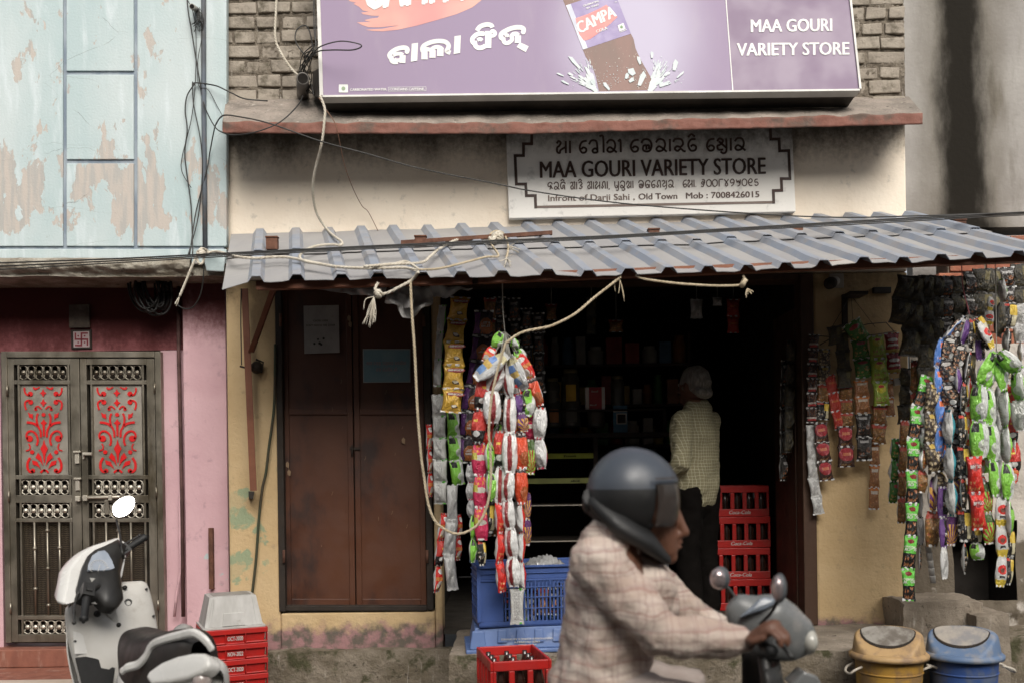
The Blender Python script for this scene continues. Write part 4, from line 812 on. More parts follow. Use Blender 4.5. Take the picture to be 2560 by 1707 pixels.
# plastic sheet crumpled under the awning edge
mb = MB()
def crump(pts, Y, amp, seed):
    c = [P(*p, Y) for p in pts]
    def g_(u, v):
        p = (c[0].lerp(c[1], u)).lerp(c[3].lerp(c[2], u), v); return p+Vector((0, amp*noise.noise(p*9+Vector((seed, 0, 0)))*1.6+amp*noise.noise(p*23+Vector((seed, 3, 0))), amp*.6*noise.noise(p*12+Vector((0, seed, 0)))))
    mb.grid(g_, 26, 12, None)
crump([(792, 718), (966, 718), (962, 742), (880, 738)], -.95, .03, 1); crump([(966, 718), (1082, 712), (1078, 765), (1010, 790)], -.9, .06, 4); crump([(966, 735), (1040, 740), (1030, 770), (962, 757)], -.93, .05, 6); crump([(1076, 712), (1182, 715), (1110, 742), (1086, 745)], -.88, .05, 9)
o = mb.build('plastic_sheet', M('dull_plastic_sheet', (.44, .43, .42), (.36, .35, .34), 6, .35, dirt=(.2, .19, .18), dscale=9)); o.modifiers.new('thick', 'SOLIDIFY').thickness = .003; tag(o, 'crumpled grey plastic sheet tucked up under the awning edge above the brown door', 'plastic sheet')
# ---------------------------------------------------------------- ropes
mrope = M('white_rope', (.56, .52, .44), (.48, .43, .35), 30, .85); mrope2 = M('tan_rope', (.50, .42, .30), (.40, .33, .22), 30, .85)
RR = .0078
def rope(name, pts, label, mat=mrope, r=RR, group=None): return wire(name, pts, r, mat, label, 'rope', group, twist=True)
def fray(mb, p, dirv, n_=12, l=.16, r=.0022, sp=.05):
    for k in range(n_):
        q = Vector((rnd.uniform(-1, 1), rnd.uniform(-1, 1)*.6, rnd.uniform(-1, 1)))*sp; e_ = p+dirv*l*rnd.uniform(.6, 1.1)+q; m_ = p.lerp(e_, .5)+q*rnd.uniform(-.3, .5); mb.tube(catmull([p, m_, e_], 4), r, None, 4)
def knot(mb, c, r=.016, n_=3, rad=None):
    for k in range(n_):
        ax = Vector((rnd.uniform(-1, 1), rnd.uniform(-.5, .5), rnd.uniform(-1, 1))).normalized(); a = ax.orthogonal().normalized(); b_ = ax.cross(a)
        mb.tube([c+a*math.cos(t)*r+b_*math.sin(t)*r for t in [i*2*math.pi/14 for i in range(15)]], rad or RR, None, 6)
A_ = lambda x, y, l=.04: AW(x, y, l)
rope('rope', [P(693, -200, -.08), P(691, 0, -.08), P(688, 92, -.08), P(702, 132, -.09), P(724, 167, -.12), P(744, 188, -.18), P(775, 205, -.30)], 'white rope hanging over the brickwork down to the pipe stub')
rope('rope', [P(800, 240, -.47), P(812, 274, -.475), P(810, 313, -.475), P(804, 361, -.45), P(792, 408, -.36), P(783, 452, -.28), P(783, 493, -.2), P(793, 537, -.12), P(815, 571, -.10), A_(836, 592, .05), A_(853, 604), A_(852, 613), A_(820, 612), A_(785, 617), A_(758, 630), A_(749, 643), A_(762, 654), A_(800, 661), A_(850, 668), A_(909, 671), A_(960, 671), A_(1011, 670), A_(1040, 676)], 'long white rope falling from the billboard and curling over the left awning sheets')
rope('rope', [A_(1046, 674), A_(1016, 655), A_(985, 660), A_(940, 664), A_(909, 669)], 'short white rope loop tied into the knot at the awning edge')
rope('rope', [P(512, 633, -.25), P(545, 630, -.3), A_(590, 642), A_(640, 646), A_(668, 644), A_(700, 643), A_(726, 645), A_(780, 656), A_(840, 668)], 'white rope tied round the ledge corner and laid across the first awning ribs')
rope('rope', [A_(909, 667, .06), A_(985, 661, .05), A_(1052, 657), A_(1075, 642), A_(1093, 626), A_(1118, 611), A_(1142, 600), A_(1180, 593), A_(1215, 592), A_(1240, 596)], 'white rope climbing the awning to the big frayed knot')
rope('rope', [A_(1046, 675), A_(1090, 673), A_(1134, 664), A_(1175, 653), A_(1215, 643), A_(1243, 642), A_(1244, 634), A_(1230, 614), A_(1222, 594), A_(1235, 579), A_(1256, 582), A_(1268, 604), A_(1270, 625), A_(1266, 644)], 'tan rope running along the lower awning sheets to the big frayed knot', mrope2, .0062)
mb = MB(); knot(mb, A_(1244, 592, .05), .03, 6); knot(mb, A_(1232, 600, .04), .022, 4); fray(mb, A_(1266, 644), Vector((.1, -.5, -.5)), 9, .10); fray(mb, A_(1275, 615), Vector((.6, -.3, -.3)), 6, .13); tag(mb.build('rope_knot', mrope), 'big frayed knot of white rope on the awning beside the rusty bar', 'rope knot')
rope('rope', [A_(1046, 680), P(1030, 700, -1.16), P(1000, 717, -1.18), P(971, 732, -1.18), P(948, 736, -1.17), P(938, 722, -1.16), P(945, 708, -1.14)], 'white rope tail drooping under the awning edge to a frayed tassel')
mb = MB(); knot(mb, P(946, 735, -1.17), .018, 4); fray(mb, P(935, 742, -1.17), Vector((-.18, 0, -.9)), 22, .15, .0023, .035); tag(mb.build('rope_tassel', mrope), 'frayed rope tassel hanging under the awning before the brown door', 'rope tassel')
rope('rope', [P(520, 628, -.24), P(503, 622, -.3), P(492, 640, -.32), P(498, 660, -.32), P(508, 655, -.31), P(510, 632, -.31), P(498, 628, -.33), P(483, 660, -.33), P(464, 706, -.32), P(449, 742, -.31)], 'knotted white rope end hanging beneath the blue wall corner')
mb = MB(); knot(mb, P(503, 634, -.32), .022, 4); fray(mb, P(449, 742, -.31), Vector((-.3, 0, -.6)), 8, .07, .0028, .015); tag(mb.build('rope_end', mrope), 'frayed knot and tip of the rope at the ledge corner', 'rope knot')
rope('rope', [P(1026, 700, -1.16), P(1030, 786, -1.16), P(1036, 867, -1.15), P(1040, 949, -1.14), P(1044, 1031, -1.14), P(1053, 1140, -1.13), P(1060, 1190, -1.12), P(1070, 1255, -1.12), P(1085, 1297, -1.12), P(1108, 1320, -1.12), P(1140, 1333, -1.12), P(1172, 1326, -1.12), P(1200, 1303, -1.12), P(1219, 1258, -1.12), P(1227, 1200, -1.12), P(1226, 1128, -1.12), P(1222, 1080, -1.12), P(1228, 1000, -1.12), P(1245, 920, -1.13), P(1264, 858, -1.14)], 'long white rope hanging in a U before the brown door and the left packet bunch', mrope2, .0072)
rope('rope', [P(1264, 858, -1.14), P(1290, 839, -1.13), P(1315, 828, -1.13), P(1345, 822, -1.12), P(1380, 814, -1.12), P(1436, 786, -1.12), P(1485, 745, -1.11), P(1525, 714, -1.11), P(1552, 692, -1.1)], 'tan rope slanting up from the left packet bunch to the awning edge', mrope2, .0072)
rope('rope', [P(1590, 688, -1.1), P(1607, 697, -1.1), P(1665, 706, -1.1), P(1730, 712, -1.09), P(1800, 715, -1.09), P(1858, 711, -1.08), P(1858, 690, -1.06)], 'tan rope strung along under the awning edge above the dark shopfront', mrope2, .0068)
mb = MB(); knot(mb, P(1858, 708, -1.08), .02, 4); fray(mb, P(1868, 722, -1.08), Vector((.2, 0, -.5)), 8, .05, .003, .02); fray(mb, P(1550, 700, -1.1), Vector((.05, 0, -1)), 4, .14, .002, .03); tag(mb.build('rope_knot', mrope2), 'tan rope knot under the awning edge, above the white haired man', 'rope knot')
# ---------------------------------------------------------------- cables and wires
mcab = M('black_wire', (.02, .019, .017), None, 6, .5); mcop = M('copper_wire', (.20, .10, .06), None, 6, .6)
def cable(pts, r, label, mat=mcab, n=6): return wire('cable', pts, r, mat, label, 'cable', None, n)
for k, (dy, dY, lb) in enumerate(((0, 0, 'thick black street cable, topmost of the bundle crossing above the awning'), (5, .03, 'black street cable, middle one of the bundle crossing above the awning'), (10, -.02, 'thin black street cable, lowest of the bundle crossing above the awning'))):
    cable([P(-200, 664+dy*1.6, -.7+dY), P(0, 658+dy*1.6, -.7+dY), P(300, 647+dy, -.72+dY), P(560, 634+dy*.8, -.8+dY), P(900, 617+dy*.7, -.8+dY), P(1240, 602+dy*.8, -.78+dY), P(1526, 590+dy*.6, -.75+dY), P(1811, 573+dy*.6, -.7+dY), P(2200, 550+dy*.8, -.6+dY), P(2560, 531+dy*.7, -.5+dY), P(2800, 520+dy, -.5+dY)], .0045-.0006*k, lb)
cable([P(540, 312, -.2), P(557, 290, -.46), P(600, 293, -.50), P(676, 310, -.52), P(802, 354, -.5), P(914, 384, -.45), P(1050, 422, -.4), P(1240, 460, -.35), P(1340, 480, -.35), P(1555, 509, -.38), P(1871, 534, -.45), P(2096, 544, -.5), P(2300, 540, -.5), P(2560, 532, -.5), P(2750, 528, -.5)], .0042, 'black wire sagging across the painted shop sign')
wl = YB-.03
cable([P(466, -150, wl), P(468, 0, wl), P(479, 79, wl), P(498, 196, wl), P(509, 259, wl), P(534, 313, -.3), P(556, 332, -.44), P(588, 338, -.46), P(642, 330, -.48), P(700, 306, -.46), P(744, 265, -.4), P(757, 240, -.3)], .004, 'black wire down the blue wall and looping to the pipe stub')
cable([P(482, 215, wl), P(487, 208, wl), P(517, 211, wl), P(545, 217, -.16), P(580, 234, -.16), P(613, 248, -.2), P(669, 253, -.16)], .0042, 'black wire crossing from the blue wall over the sunshade to the brickwork')
cable([P(487, 210, wl), P(468, 240, wl), P(463, 278, wl), P(468, 324, wl), P(462, 381, wl), P(466, 427, wl), P(478, 520, wl), P(482, 640, -.22)], .004, 'loose black wire bowing down the blue wall left of the downpipe')
cable([P(482, 205, wl), P(481, 218, wl), P(485, 267, wl), P(501, 349, wl), P(506, 427, wl), P(496, 540, wl), P(470, 640, -.22)], .0035, 'thin black wire hanging close beside the downpipe')
cable([P(557, 290, -.46), P(539, 313, -.25), P(525, 380, wl), P(517, 427, wl), P(490, 530, wl), P(474, 640, -.22)], .0038, 'black wire slanting from the sunshade corner across the blue wall')
cable([P(468, 0, wl), P(482, 30, wl), P(490, 90, wl), P(488, 210, wl), P(478, 300, wl), P(456, 390, wl), P(455, 430, wl), P(478, 470, wl)], .0025, 'hair thin wire dangling on the blue wall from the pipe stub')
cable([P(500, 40, wl), P(505, 90, wl), P(495, 150, wl), P(497, 215, wl), P(520, 225, wl), P(545, 270, wl), P(556, 290, -.4)], .0022, 'fine wire straggling over the downpipe to the sunshade corner')
cable([P(510, 655, -.3), P(508, 700, -.28), P(500, 740, -.25), P(482, 768, -.22), P(460, 772, -.2), P(440, 760, -.18)], .004, 'black wire end looping below the ledge onto the pink pillar')
cable([P(797, 245, -.44), P(815, 275, -.47), P(836, 306, -.47), P(846, 340, -.44), P(860, 408, -.3), P(880, 466, -.18), P(904, 514, -.08), P(921, 531, -.05), P(945, 578, -.03)], .0023, 'thin copper coloured wire trailing down the cream wall beside the white rope', mcop)
cable([P(790, 40, -.4), P(789, 100, -.4), P(788, 140, -.42), P(770, 70, -.3), P(745, 72, -.3), P(738, 100, -.3), P(755, 130, -.3), P(775, 142, -.34), P(800, 118, -.55), P(850, 104, -.58), P(895, 110, -.58), P(903, 118, -.58), P(880, 126, -.57), P(830, 126, -.55), P(790, 132, -.45), P(765, 165, -.3), P(757, 185, -.25)], .0038, 'stiff black cable looping out in front of the billboard corner')
cable([P(787, -200, -.4), P(785, 60, -.4), P(791, 110, -.4), P(783, 140, -.4), P(760, 165, -.34), P(775, 200, -.3), P(785, 240, -.3)], .0035, 'black cable running down the left billboard edge into the pipe tangle')
mb = MB()
for k in range(9): mb.tube(catmull([P(790+rnd.uniform(-8, 4), 115+rnd.uniform(-10, 20), -.36), P(770+rnd.uniform(-16, 10), 150+rnd.uniform(-12, 12), -.3), P(760+rnd.uniform(-14, 22), 190+rnd.uniform(-14, 14), -.25), P(770+rnd.uniform(-20, 20), 235, -.2)], 6), .003, None, 5)
tag(mb.build('wire_tangle', mcab), 'tangle of short black wires between pipe stub and billboard', 'wires')
mb = MB()
for k in range(14): mb.tube(catmull([P(497+rnd.uniform(-6, 6), 22+rnd.uniform(-6, 6), wl), P(500+rnd.uniform(-14, 10), 45+rnd.uniform(-8, 12), wl-.02), P(492+rnd.uniform(-14, 16), 62+rnd.uniform(-8, 22), wl)], 5), .002, None, 4)
tag(mb.build('wire_tangle', mcab), 'nest of thin wires behind the small pipe stub on the blue wall', 'wires')
cable([P(688, 860, -.03), P(687, 960, -.03), P(684, 1030, -.03), P(672, 1120, -.03), P(665, 1180, -.03), P(656, 1220, -.03), P(647, 1300, -.03), P(640, 1400, -.03), P(630, 1486, -.03)], .0085, 'thick dark green cable curving down the yellow pillar beside the brown door', M('dark_green_cable', (.04, .05, .025), (.07, .05, .03), 8, .6))
cable([P(603, 722, -.15), P(602, 800, -.15), P(604, 912, -.15)], .0035, 'thin black wire running beside the angle iron upright')
mb = MB(); a, b_ = A_(1002, 611, .035), A_(1381, 586, .04); d = Vector((0, 0, .022)); t = Vector((0, .03, 0)); mb.hexa([a, b_, b_+t, a+t, a+d, b_+d, b_+d+t*.2, a+d+t*.2]); tag(mb.build('rusty_bar', MT['rust']), 'rusty angle iron bar lying loose along the awning', 'iron bar')
# ---------------------------------------------------------------- snack packets hanging in strips
def packmat(name, base, ops=(), back=(.68, .68, .67), lines=True, edge=None, rough=.24):
    """foil print from simple flat areas in (u across the front 0..1, v down 0..1); the back is silver with small print"""
    n = NT(name); U, Vv = n.uv(); u = n.math('MULTIPLY', U, 2.0); ob = n.obj()
    nz = n.noise(ob, 5, 4); u_ = n.math('ADD', u, n.math('MULTIPLY', n.math('SUBTRACT', nz, .5), .10)); v_ = n.math('ADD', Vv, n.math('MULTIPLY', n.math('SUBTRACT', n.noise(n.scaled(ob, (1, 1, 1), (3, 1, 2)), 5, 4), .5), .10))
    def band(x, a, b): return n.math('MULTIPLY', n.math('GREATER_THAN', x, a), n.math('LESS_THAN', x, b))
    col = base
    for op in ops:
        if op[0] == 'rect': _, u0, u1, v0, v1, c = op; m = n.math('MULTIPLY', band(u_, u0, u1), band(v_, v0, v1)); col = n.mix(m, col, c)
        elif op[0] == 'spot':
            _, cu, cv, ru, rv, c = op; a = n.math('POWER', n.math('DIVIDE', n.math('SUBTRACT', u_, cu), ru), 2.0); b = n.math('POWER', n.math('DIVIDE', n.math('SUBTRACT', v_, cv), rv), 2.0); col = n.mix(n.math('LESS_THAN', n.math('ADD', a, b), 1.0), col, c)
        elif op[0] == 'food':
            _, u0, u1, v0, v1, c, c2 = op; m = n.math('MULTIPLY', band(u_, u0, u1), band(v_, v0, v1)); vo = n.new('ShaderNodeTexVoronoi', {'Vector': n.scaled(n.new('ShaderNodeTexCoord').outputs['UV'], (2.0, 1.3, 1)), 'Scale': 7.0}); k = n.ramp(vo.outputs['Distance'], .25, .6); s_ = n.ramp(n.noise(n.new('ShaderNodeTexCoord').outputs['UV'], 9, 3), .42, .58); col = n.mix(n.math('MULTIPLY', m, n.math('SUBTRACT', 1.0, k)), col, n.mix(s_, c, c2))
        elif op[0] == 'rays':
            _, c = op; an = n.math('ARCTAN2', n.math('SUBTRACT', v_, .95), n.math('SUBTRACT', u_, .5)); col = n.mix(n.math('GREATER_THAN', n.math('SINE', n.math('MULTIPLY', an, 16.0)), 0.0), col, c)
        elif op[0] == 'bits':
            _, c, sc_, th = op; vo = n.new('ShaderNodeTexVoronoi', {'Vector': n.scaled(n.new('ShaderNodeTexCoord').outputs['UV'], (2.2, 1.4, 1)), 'Scale': float(sc_)}); col = n.mix(n.math('GREATER_THAN', n.sep(vo.outputs['Color'])[0], th), col, c)
    bk = back
    if lines:
        ln = n.math('GREATER_THAN', n.math('SINE', n.math('MULTIPLY', Vv, 150.0)), .35); blk = n.math('MULTIPLY', band(u, 1.25, 1.72), n.math('GREATER_THAN', n.noise(n.scaled(n.new('ShaderNodeTexCoord').outputs['UV'], (40, 3, 1)), 2.0, 2), .44)); blk = n.math('MULTIPLY', blk, band(Vv, .12, .86)); bk = n.mix(n.math('MULTIPLY', n.math('MULTIPLY', ln, blk), .7), back, (.10, .10, .10))
    if edge: bk = n.mix(n.math('LESS_THAN', u, 1.16), bk, edge)
    col = n.mix(n.math('GREATER_THAN', u, 1.0), col, bk)
    cr = n.new('ShaderNodeTexVoronoi', {'Vector': n.scaled(ob, (1, 1, .55), (1, 2, 3)), 'Scale': 6.0}, feature='DISTANCE_TO_EDGE').outputs['Distance']
    n.bump(n.math('ADD', n.noise(n.scaled(ob, (1, 1, .6)), 9, 3, .6, .8), n.math('MULTIPLY', cr, .8)), .42, .06)
    return n.done(col, rough, .08, .9)
G_, K_, W_, Rd, Y_, O_, Br = (.13, .52, .06), (.012, .011, .010), (.74, .74, .72), (.66, .03, .022), (.76, .50, .06), (.62, .15, .03), (.28, .11, .04)
PK = {
 'yellow': packmat('yellow_foil', (.62, .37, .045), [('rect', .0, 1, .06, .13, (.35, .22, .02)), ('spot', .62, .26, .34, .045, (.33, .04, .02)), ('spot', .64, .76, .17, .075, (.05, .025, .015)), ('spot', .64, .745, .13, .05, (.72, .66, .52))], lines=False),
 'purple': packmat('purple_black_foil', (.022, .012, .022), [('rect', 0, .38, .1, .9, (.12, .03, .17)), ('spot', .72, .62, .32, .30, (.40, .12, .03)), ('food', .45, 1, .5, .92, Br, O_)], lines=False),
 'maroon': packmat('white_maroon_foil', (.76, .76, .75), [('rect', .30, .58, 0, 1, (.26, .025, .03)), ('rect', .58, .62, 0, 1, (.5, .4, .35))], back=(.74, .74, .73)),
 'red': packmat('red_foil', Rd, [('rect', 0, 1, .42, .56, (.64, .22, .05)), ('spot', .4, .72, .3, .16, (.55, .5, .45)), ('food', .1, .9, .72, .95, Y_, W_), ('spot', .5, .22, .35, .1, W_)]),
 'blackred': packmat('red_black_foil', (.55, .04, .03), [('rect', 0, 1, .62, 1, K_), ('spot', .5, .72, .26, .09, W_), ('rect', .3, .6, .3, .36, Y_)]),
 'pink': packmat('pink_red_foil', (.58, .03, .10), [('food', 0, 1, .02, .3, O_, Y_), ('spot', .5, .45, .4, .09, (.55, .52, .45)), ('rect', .0, .3, .3, .5, (.45, .40, .05))]),
 'green': packmat('bright_green_foil', G_, [('rect', 0, 1, .52, .97, K_), ('food', .15, .85, .56, .92, (.42, .16, .07), (.52, .24, .12)), ('spot', .5, .16, .26, .07, (.20, .02, .02)), ('rect', .0, .9, .30, .34, (.5, .62, .4))], edge=K_),
 'lime': packmat('lime_white_foil', (.24, .58, .07), [('spot', .72, .66, .3, .17, (.58, .62, .55)), ('food', .5, 1, .55, .8, (.4, .5, .3), W_), ('rect', .1, .5, .05, .3, K_), ('rect', .70, 1, 0, 1, (.64, .66, .63))], edge=(.24, .58, .07)),
 'bluegold': packmat('silver_blue_gold_foil', (.56, .57, .57), [('rect', 0, 1, .08, .26, (.55, .50, .30)), ('rect', .0, .7, .26, .45, (.14, .26, .56)), ('rect', .2, .8, .45, .62, (.66, .46, .14)), ('rect', .0, .6, .62, .85, (.18, .32, .60))]),
 'blue': packmat('blue_orange_foil', (.08, .20, .55), [('rect', .25, .8, .15, .34, (.62, .14, .05)), ('food', .2, 1, .55, .95, (.55, .22, .08), (.6, .5, .36)), ('rect', .8, 1, 0, 1, (.5, .2, .06))], edge=(.08, .20, .55)),
 'nuts': packmat('black_nut_foil', (.018, .014, .012), [('food', .05, .95, .3, .92, (.34, .13, .06), (.5, .34, .22)), ('spot', .4, .18, .3, .08, (.5, .48, .45)), ('spot', .7, .8, .2, .1, W_)], back=(.42, .41, .40)),
 'teal': packmat('teal_foil', (.05, .30, .36), [('rect', .9, 1, 0, 1, (.4, .5, .5))], back=(.60, .60, .58)),
 'orange': packmat('orange_red_foil', (.66, .075, .025), [('rect', 0, 1, 0, .12, (.04, .02, .02)), ('spot', .8, .7, .3, .2, (.4, .1, .03))]),
 'rays': packmat('ray_foil', (.35, .03, .02), [('rays', (.25, .48, .06)), ('rect', 0, 1, 0, .3, (.05, .10, .02))]),
 'sunray': packmat('sunray_foil', (.13, .03, .14), [('rays', (.62, .33, .06)), ('rect', 0, 1, 0, .3, (.10, .03, .12))]),
 'blackgold': packmat('black_yellow_foil', K_, [('rect', .55, 1, .1, .5, (.72, .50, .07)), ('food', 0, .6, .45, .8, (.5, .36, .24), W_), ('rect', 0, .5, .05, .15, (.5, .05, .03)), ('rect', .7, 1, .5, .9, (.66, .6, .4))], back=(.55, .55, .53)),
 'whitered': packmat('white_red_yellow_foil', (.60, .59, .57), [('spot', .5, .42, .36, .16, Rd), ('spot', .5, .44, .2, .08, (.16, .05, .03)), ('rect', 0, 1, .75, 1, (.68, .5, .06)), ('rect', .3, .7, .62, .7, K_)]),
 'violet': packmat('violet_black_foil', (.13, .05, .22), [('rect', .5, 1, .1, .9, K_), ('food', .4, .9, .5, .8, Br, W_)]),
 'tan': packmat('noodle_foil', (.05, .035, .025), [('food', 0, 1, .2, .95, (.42, .32, .18), (.56, .46, .30)), ('rect', .3, .8, .05, .2, (.5, .35, .08))]),
 'bingored': packmat('scarlet_foil', (.66, .03, .02), [('spot', .5, .28, .3, .10, (.28, .02, .02)), ('food', .1, .9, .66, .92, (.62, .2, .08), (.66, .4, .14))], edge=(.6, .6, .58)),
 'silver': packmat('silver_foil', (.62, .62, .61), [('bits', (.42, .42, .41), 3, .7), ('spot', .5, .5, .22, .12, (.40, .40, .39))]),
 'text': packmat('white_text_foil', (.10, .42, .05), [('rect', .5, 1, 0, 1, (.5, .5, .48))], back=(.50, .50, .48)),
 'khaki': packmat('brown_snack_foil', (.20, .10, .03), [('food', 0, 1, .25, .9, (.42, .22, .06), (.30, .08, .03)), ('rect', 0, 1, 0, .2, (.35, .05, .03))]),
 'masala': packmat('dark_masala_foil', (.03, .012, .01), [('food', 0, 1, .1, .55, (.12, .05, .03), (.2, .1, .05)), ('rect', 0, 1, .60, .72, (.45, .40, .36)), ('rect', .1, .8, .72, .85, (.40, .03, .03))], lines=False),
 'redtri': packmat('crimson_foil', (.05, .02, .015), [('spot', .5, .38, .48, .32, (.34, .03, .04)), ('rect', .25, .75, .3, .44, (.5, .16, .08)), ('food', .2, .8, .72, .95, (.3, .2, .1), Br)], lines=False),
 'dgreen': packmat('dark_green_foil', (.035, .16, .02), [('food', .1, .9, .4, .85, (.42, .28, .08), (.3, .18, .05)), ('spot', .5, .22, .3, .08, (.3, .03, .03))], lines=False),
 'ygreen': packmat('yellow_green_foil', (.28, .40, .04), [('spot', .5, .3, .33, .18, (.55, .50, .04)), ('spot', .5, .2, .2, .06, (.5, .05, .05)), ('food', .15, .85, .6, .9, (.4, .2, .08), Br)], lines=False),
 'redwhite': packmat('maroon_white_foil', (.30, .012, .03), [('spot', .5, .36, .4, .09, W_), ('rect', .1, .9, .56, .66, W_), ('rect', 0, 1, .8, .97, (.5, .38, .08))], lines=False),
 'sticks': packmat('black_stick_foil', (.015, .012, .010), [('food', .1, .9, .45, .85, (.20, .09, .05), (.12, .05, .03)), ('rect', .15, .7, .14, .24, (.35, .34, .33))], lines=False),
 'redlong': packmat('dull_red_foil', (.42, .03, .015), [('rect', .2, .8, .4, .5, (.5, .12, .03))], lines=False),
 'clear': packmat('brown_clear_pack', (.30, .13, .05), [('food', 0, 1, .25, 1, (.46, .22, .08), (.30, .10, .04)), ('rect', 0, 1, .0, .14, (.50, .16, .03)), ('rect', .15, .85, .16, .3, (.58, .5, .42))], lines=False),
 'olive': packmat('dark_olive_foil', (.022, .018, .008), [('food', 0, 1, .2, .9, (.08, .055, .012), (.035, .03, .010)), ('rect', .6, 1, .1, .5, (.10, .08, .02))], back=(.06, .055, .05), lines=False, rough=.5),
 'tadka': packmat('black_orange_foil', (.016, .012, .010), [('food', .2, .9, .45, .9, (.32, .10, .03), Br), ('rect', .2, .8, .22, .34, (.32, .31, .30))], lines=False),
}
_pk = {}
def pack_mesh(kind, var, pinch=0):
    if (kind, var, pinch) in _pk: return _pk[(kind, var, pinch)]
    rs = random.Random(hash((len(kind)*7+ord(kind[0])*31+ord(kind[-1])*17+var*101)) & 0xffff); nu, nv = 10, 20; v_, f_, uv = [], [], []
    ph = [rs.uniform(0, 6) for _ in range(6)]; sk = rs.uniform(-.10, .10)
    for j in range(nv+1):
        v = j/nv; e = max(0.0, min(1.0, (v-.05)/.9)); puff = max(0, math.sin(math.pi*e))**.62
        wv = (.74+.30*puff if pinch else 1.02-.15*puff)+.03*math.sin(5*v+ph[0])
        for i in range(2*nu):
            fr = i/nu if i < nu else (2*nu-i)/nu; x = (fr-.5)*wv; pr = max(0.0, 1-(2*fr-1)**2)**.6; s_ = 1 if i < nu else -1
            d = puff*pr*.5*s_+.035*math.sin(9*v+ph[1]+3*fr)+(.05*math.sin(16*fr+ph[2]+s_)*(1-puff))+.06*math.sin(11*fr+13*v+ph[3])*pr*puff*s_+.035*math.sin(23*fr+7*v+ph[5])*(.3+pr)
            d += s_*pr*(.16 if pinch else .08)*(.35-abs(noise.noise(Vector((fr*2.6+ph[0], v*3.4+ph[1], s_*2+ph[2])))*1.6)); x += .03*noise.noise(Vector((fr*3, v*6+ph[3], 4)))
            x += sk*(v-.5)*.5; v_.append((x, -d, -v+.012*math.sin(14*fr+ph[4])*(1 if j in (0, nv) else 0)))
    for j in range(nv):
        for i in range(2*nu):
            i2 = (i+1) % (2*nu); a = j*2*nu; f_.append((a+i, a+i2, a+2*nu+i2, a+2*nu+i)[::-1]); uv.append([(i/(2*nu), j/nv), ((i+1)/(2*nu), j/nv), ((i+1)/(2*nu), (j+1)/nv), (i/(2*nu), (j+1)/nv)][::-1])
    me = bpy.data.meshes.new('packet'); me.from_pydata(v_, [], f_); ul = me.uv_layers.new(name='UVMap')
    for p, c in zip(me.polygons, uv):
        for li, q in zip(p.loop_indices, c): ul.data[li].uv = q
    me.polygons.foreach_set('use_smooth', [True]*len(f_)); me.materials.append(PK[kind]); _pk[(kind, var, pinch)] = me; return me
_lt = {}
mwl, mdr = M('white_lettering', (.62, .60, .56)), M('red_blot', (.30, .03, .03))
def pack_letters(words):
    """lettering for the front of a unit packet (x -.5..0.5, z 0..-1)"""
    if words not in _lt:
        mb = MB(); mp = lambda x, y, l=0: Vector((x-.5, -.43-l, -y))
        for body, x0, x1, y, h, blot in words:
            if blot: disc(mb, (x0+x1)/2, y-h*.45, (x1-x0)*.62, h*1.05, mp, mdr, .02)
            text(mb, body, (x0, y), (x1, y-.012), h, mp, None, .05, .045)
        o = mb.build('lettering', mwl); _lt[words] = o.data; bpy.data.objects.remove(o)
    return _lt[words]
NSTRIP = [0]
def kinds_ok(k): return k not in ('green', 'tan', 'text', 'bingored', 'olive')
mstr = M('grey_string', (.30, .29, .26)); 
def strip(label, kind, pts, n, w, yaw=0, group=None, dep=.42, tie=None, words=None, jit=.25, name='snack_strip', tw=0.0):
    """pts: (x, y, Y) survey points the strip hangs through; n packets about w pixels wide; yaw turns them about the strip"""
    NSTRIP[0] += 1; rs = random.Random(NSTRIP[0]*13+5)
    q = [P(*p) for p in pts]; qq = catmull(q, 6) if len(q) > 2 else [q[0].lerp(q[1], i/12) for i in range(13)]
    ln = [0.0]
    for a, b_ in zip(qq, qq[1:]): ln.append(ln[-1]+(b_-a).length)
    def at(s_):
        for i in range(len(qq)-1):
            if s_ <= ln[i+1]: return qq[i].lerp(qq[i+1], (s_-ln[i])/max(ln[i+1]-ln[i], 1e-9))
        return qq[-1]
    root = thing(name, label, 'snack packets', qq[0], group); wd = w/SC(pts[0][2])
    if tie:
        mb = MB(); mb.tube([P(*tie), qq[0]], .0022, None, 5); mb.build('string', mstr, root)
    pinched = group in (g2, g4) and kinds_ok(kind); wd *= (1.28 if group == g2 else 1.16) if pinched else 1.0; dep *= (.55 if group == g4 else .66) if pinched else 1.0
    kinds = kind if isinstance(kind, (list, tuple)) else [kind]
    for i in range(n):
        a, b_ = at(ln[-1]*i/n), at(ln[-1]*(i+1)/n); z = (a-b_).normalized(); yw = R((rs.uniform(-48, 48) if group in (g2, g4) and tie is not None or group == g4 and jit > .11 else 0)+(yaw[i % len(yaw)] if isinstance(yaw, (list, tuple)) else yaw)+tw*i+rs.uniform(-1, 1)*jit*60)
        x = Vector((math.cos(yw), math.sin(yw), 0)); x = (x-z*x.dot(z)).normalized(); y = z.cross(x); hgt = (a-b_).length*1.02
        o = bpy.data.objects.new('packet', pack_mesh(kinds[i % len(kinds)], rs.randrange(3), 1 if pinched else 0)); COL.objects.link(o); o.parent = root
        wk = wd*rs.uniform(.92, 1.08); S_ = Matrix(((x.x, y.x, z.x), (x.y, y.y, z.y), (x.z, y.z, z.z))).to_4x4() @ Matrix.Diagonal((wk, wk*dep*2.5, hgt, 1))
        o.matrix_local = Matrix.Translation(a-qq[0]) @ S_
        if words and kinds[i % len(kinds)] in words:
            l = bpy.data.objects.new('lettering', pack_letters(words[kinds[i % len(kinds)]])); COL.objects.link(l); l.parent = o
    return root
BINGO = {'yellow': (('BINGO!', .30, .98, .30, .085, True),)}
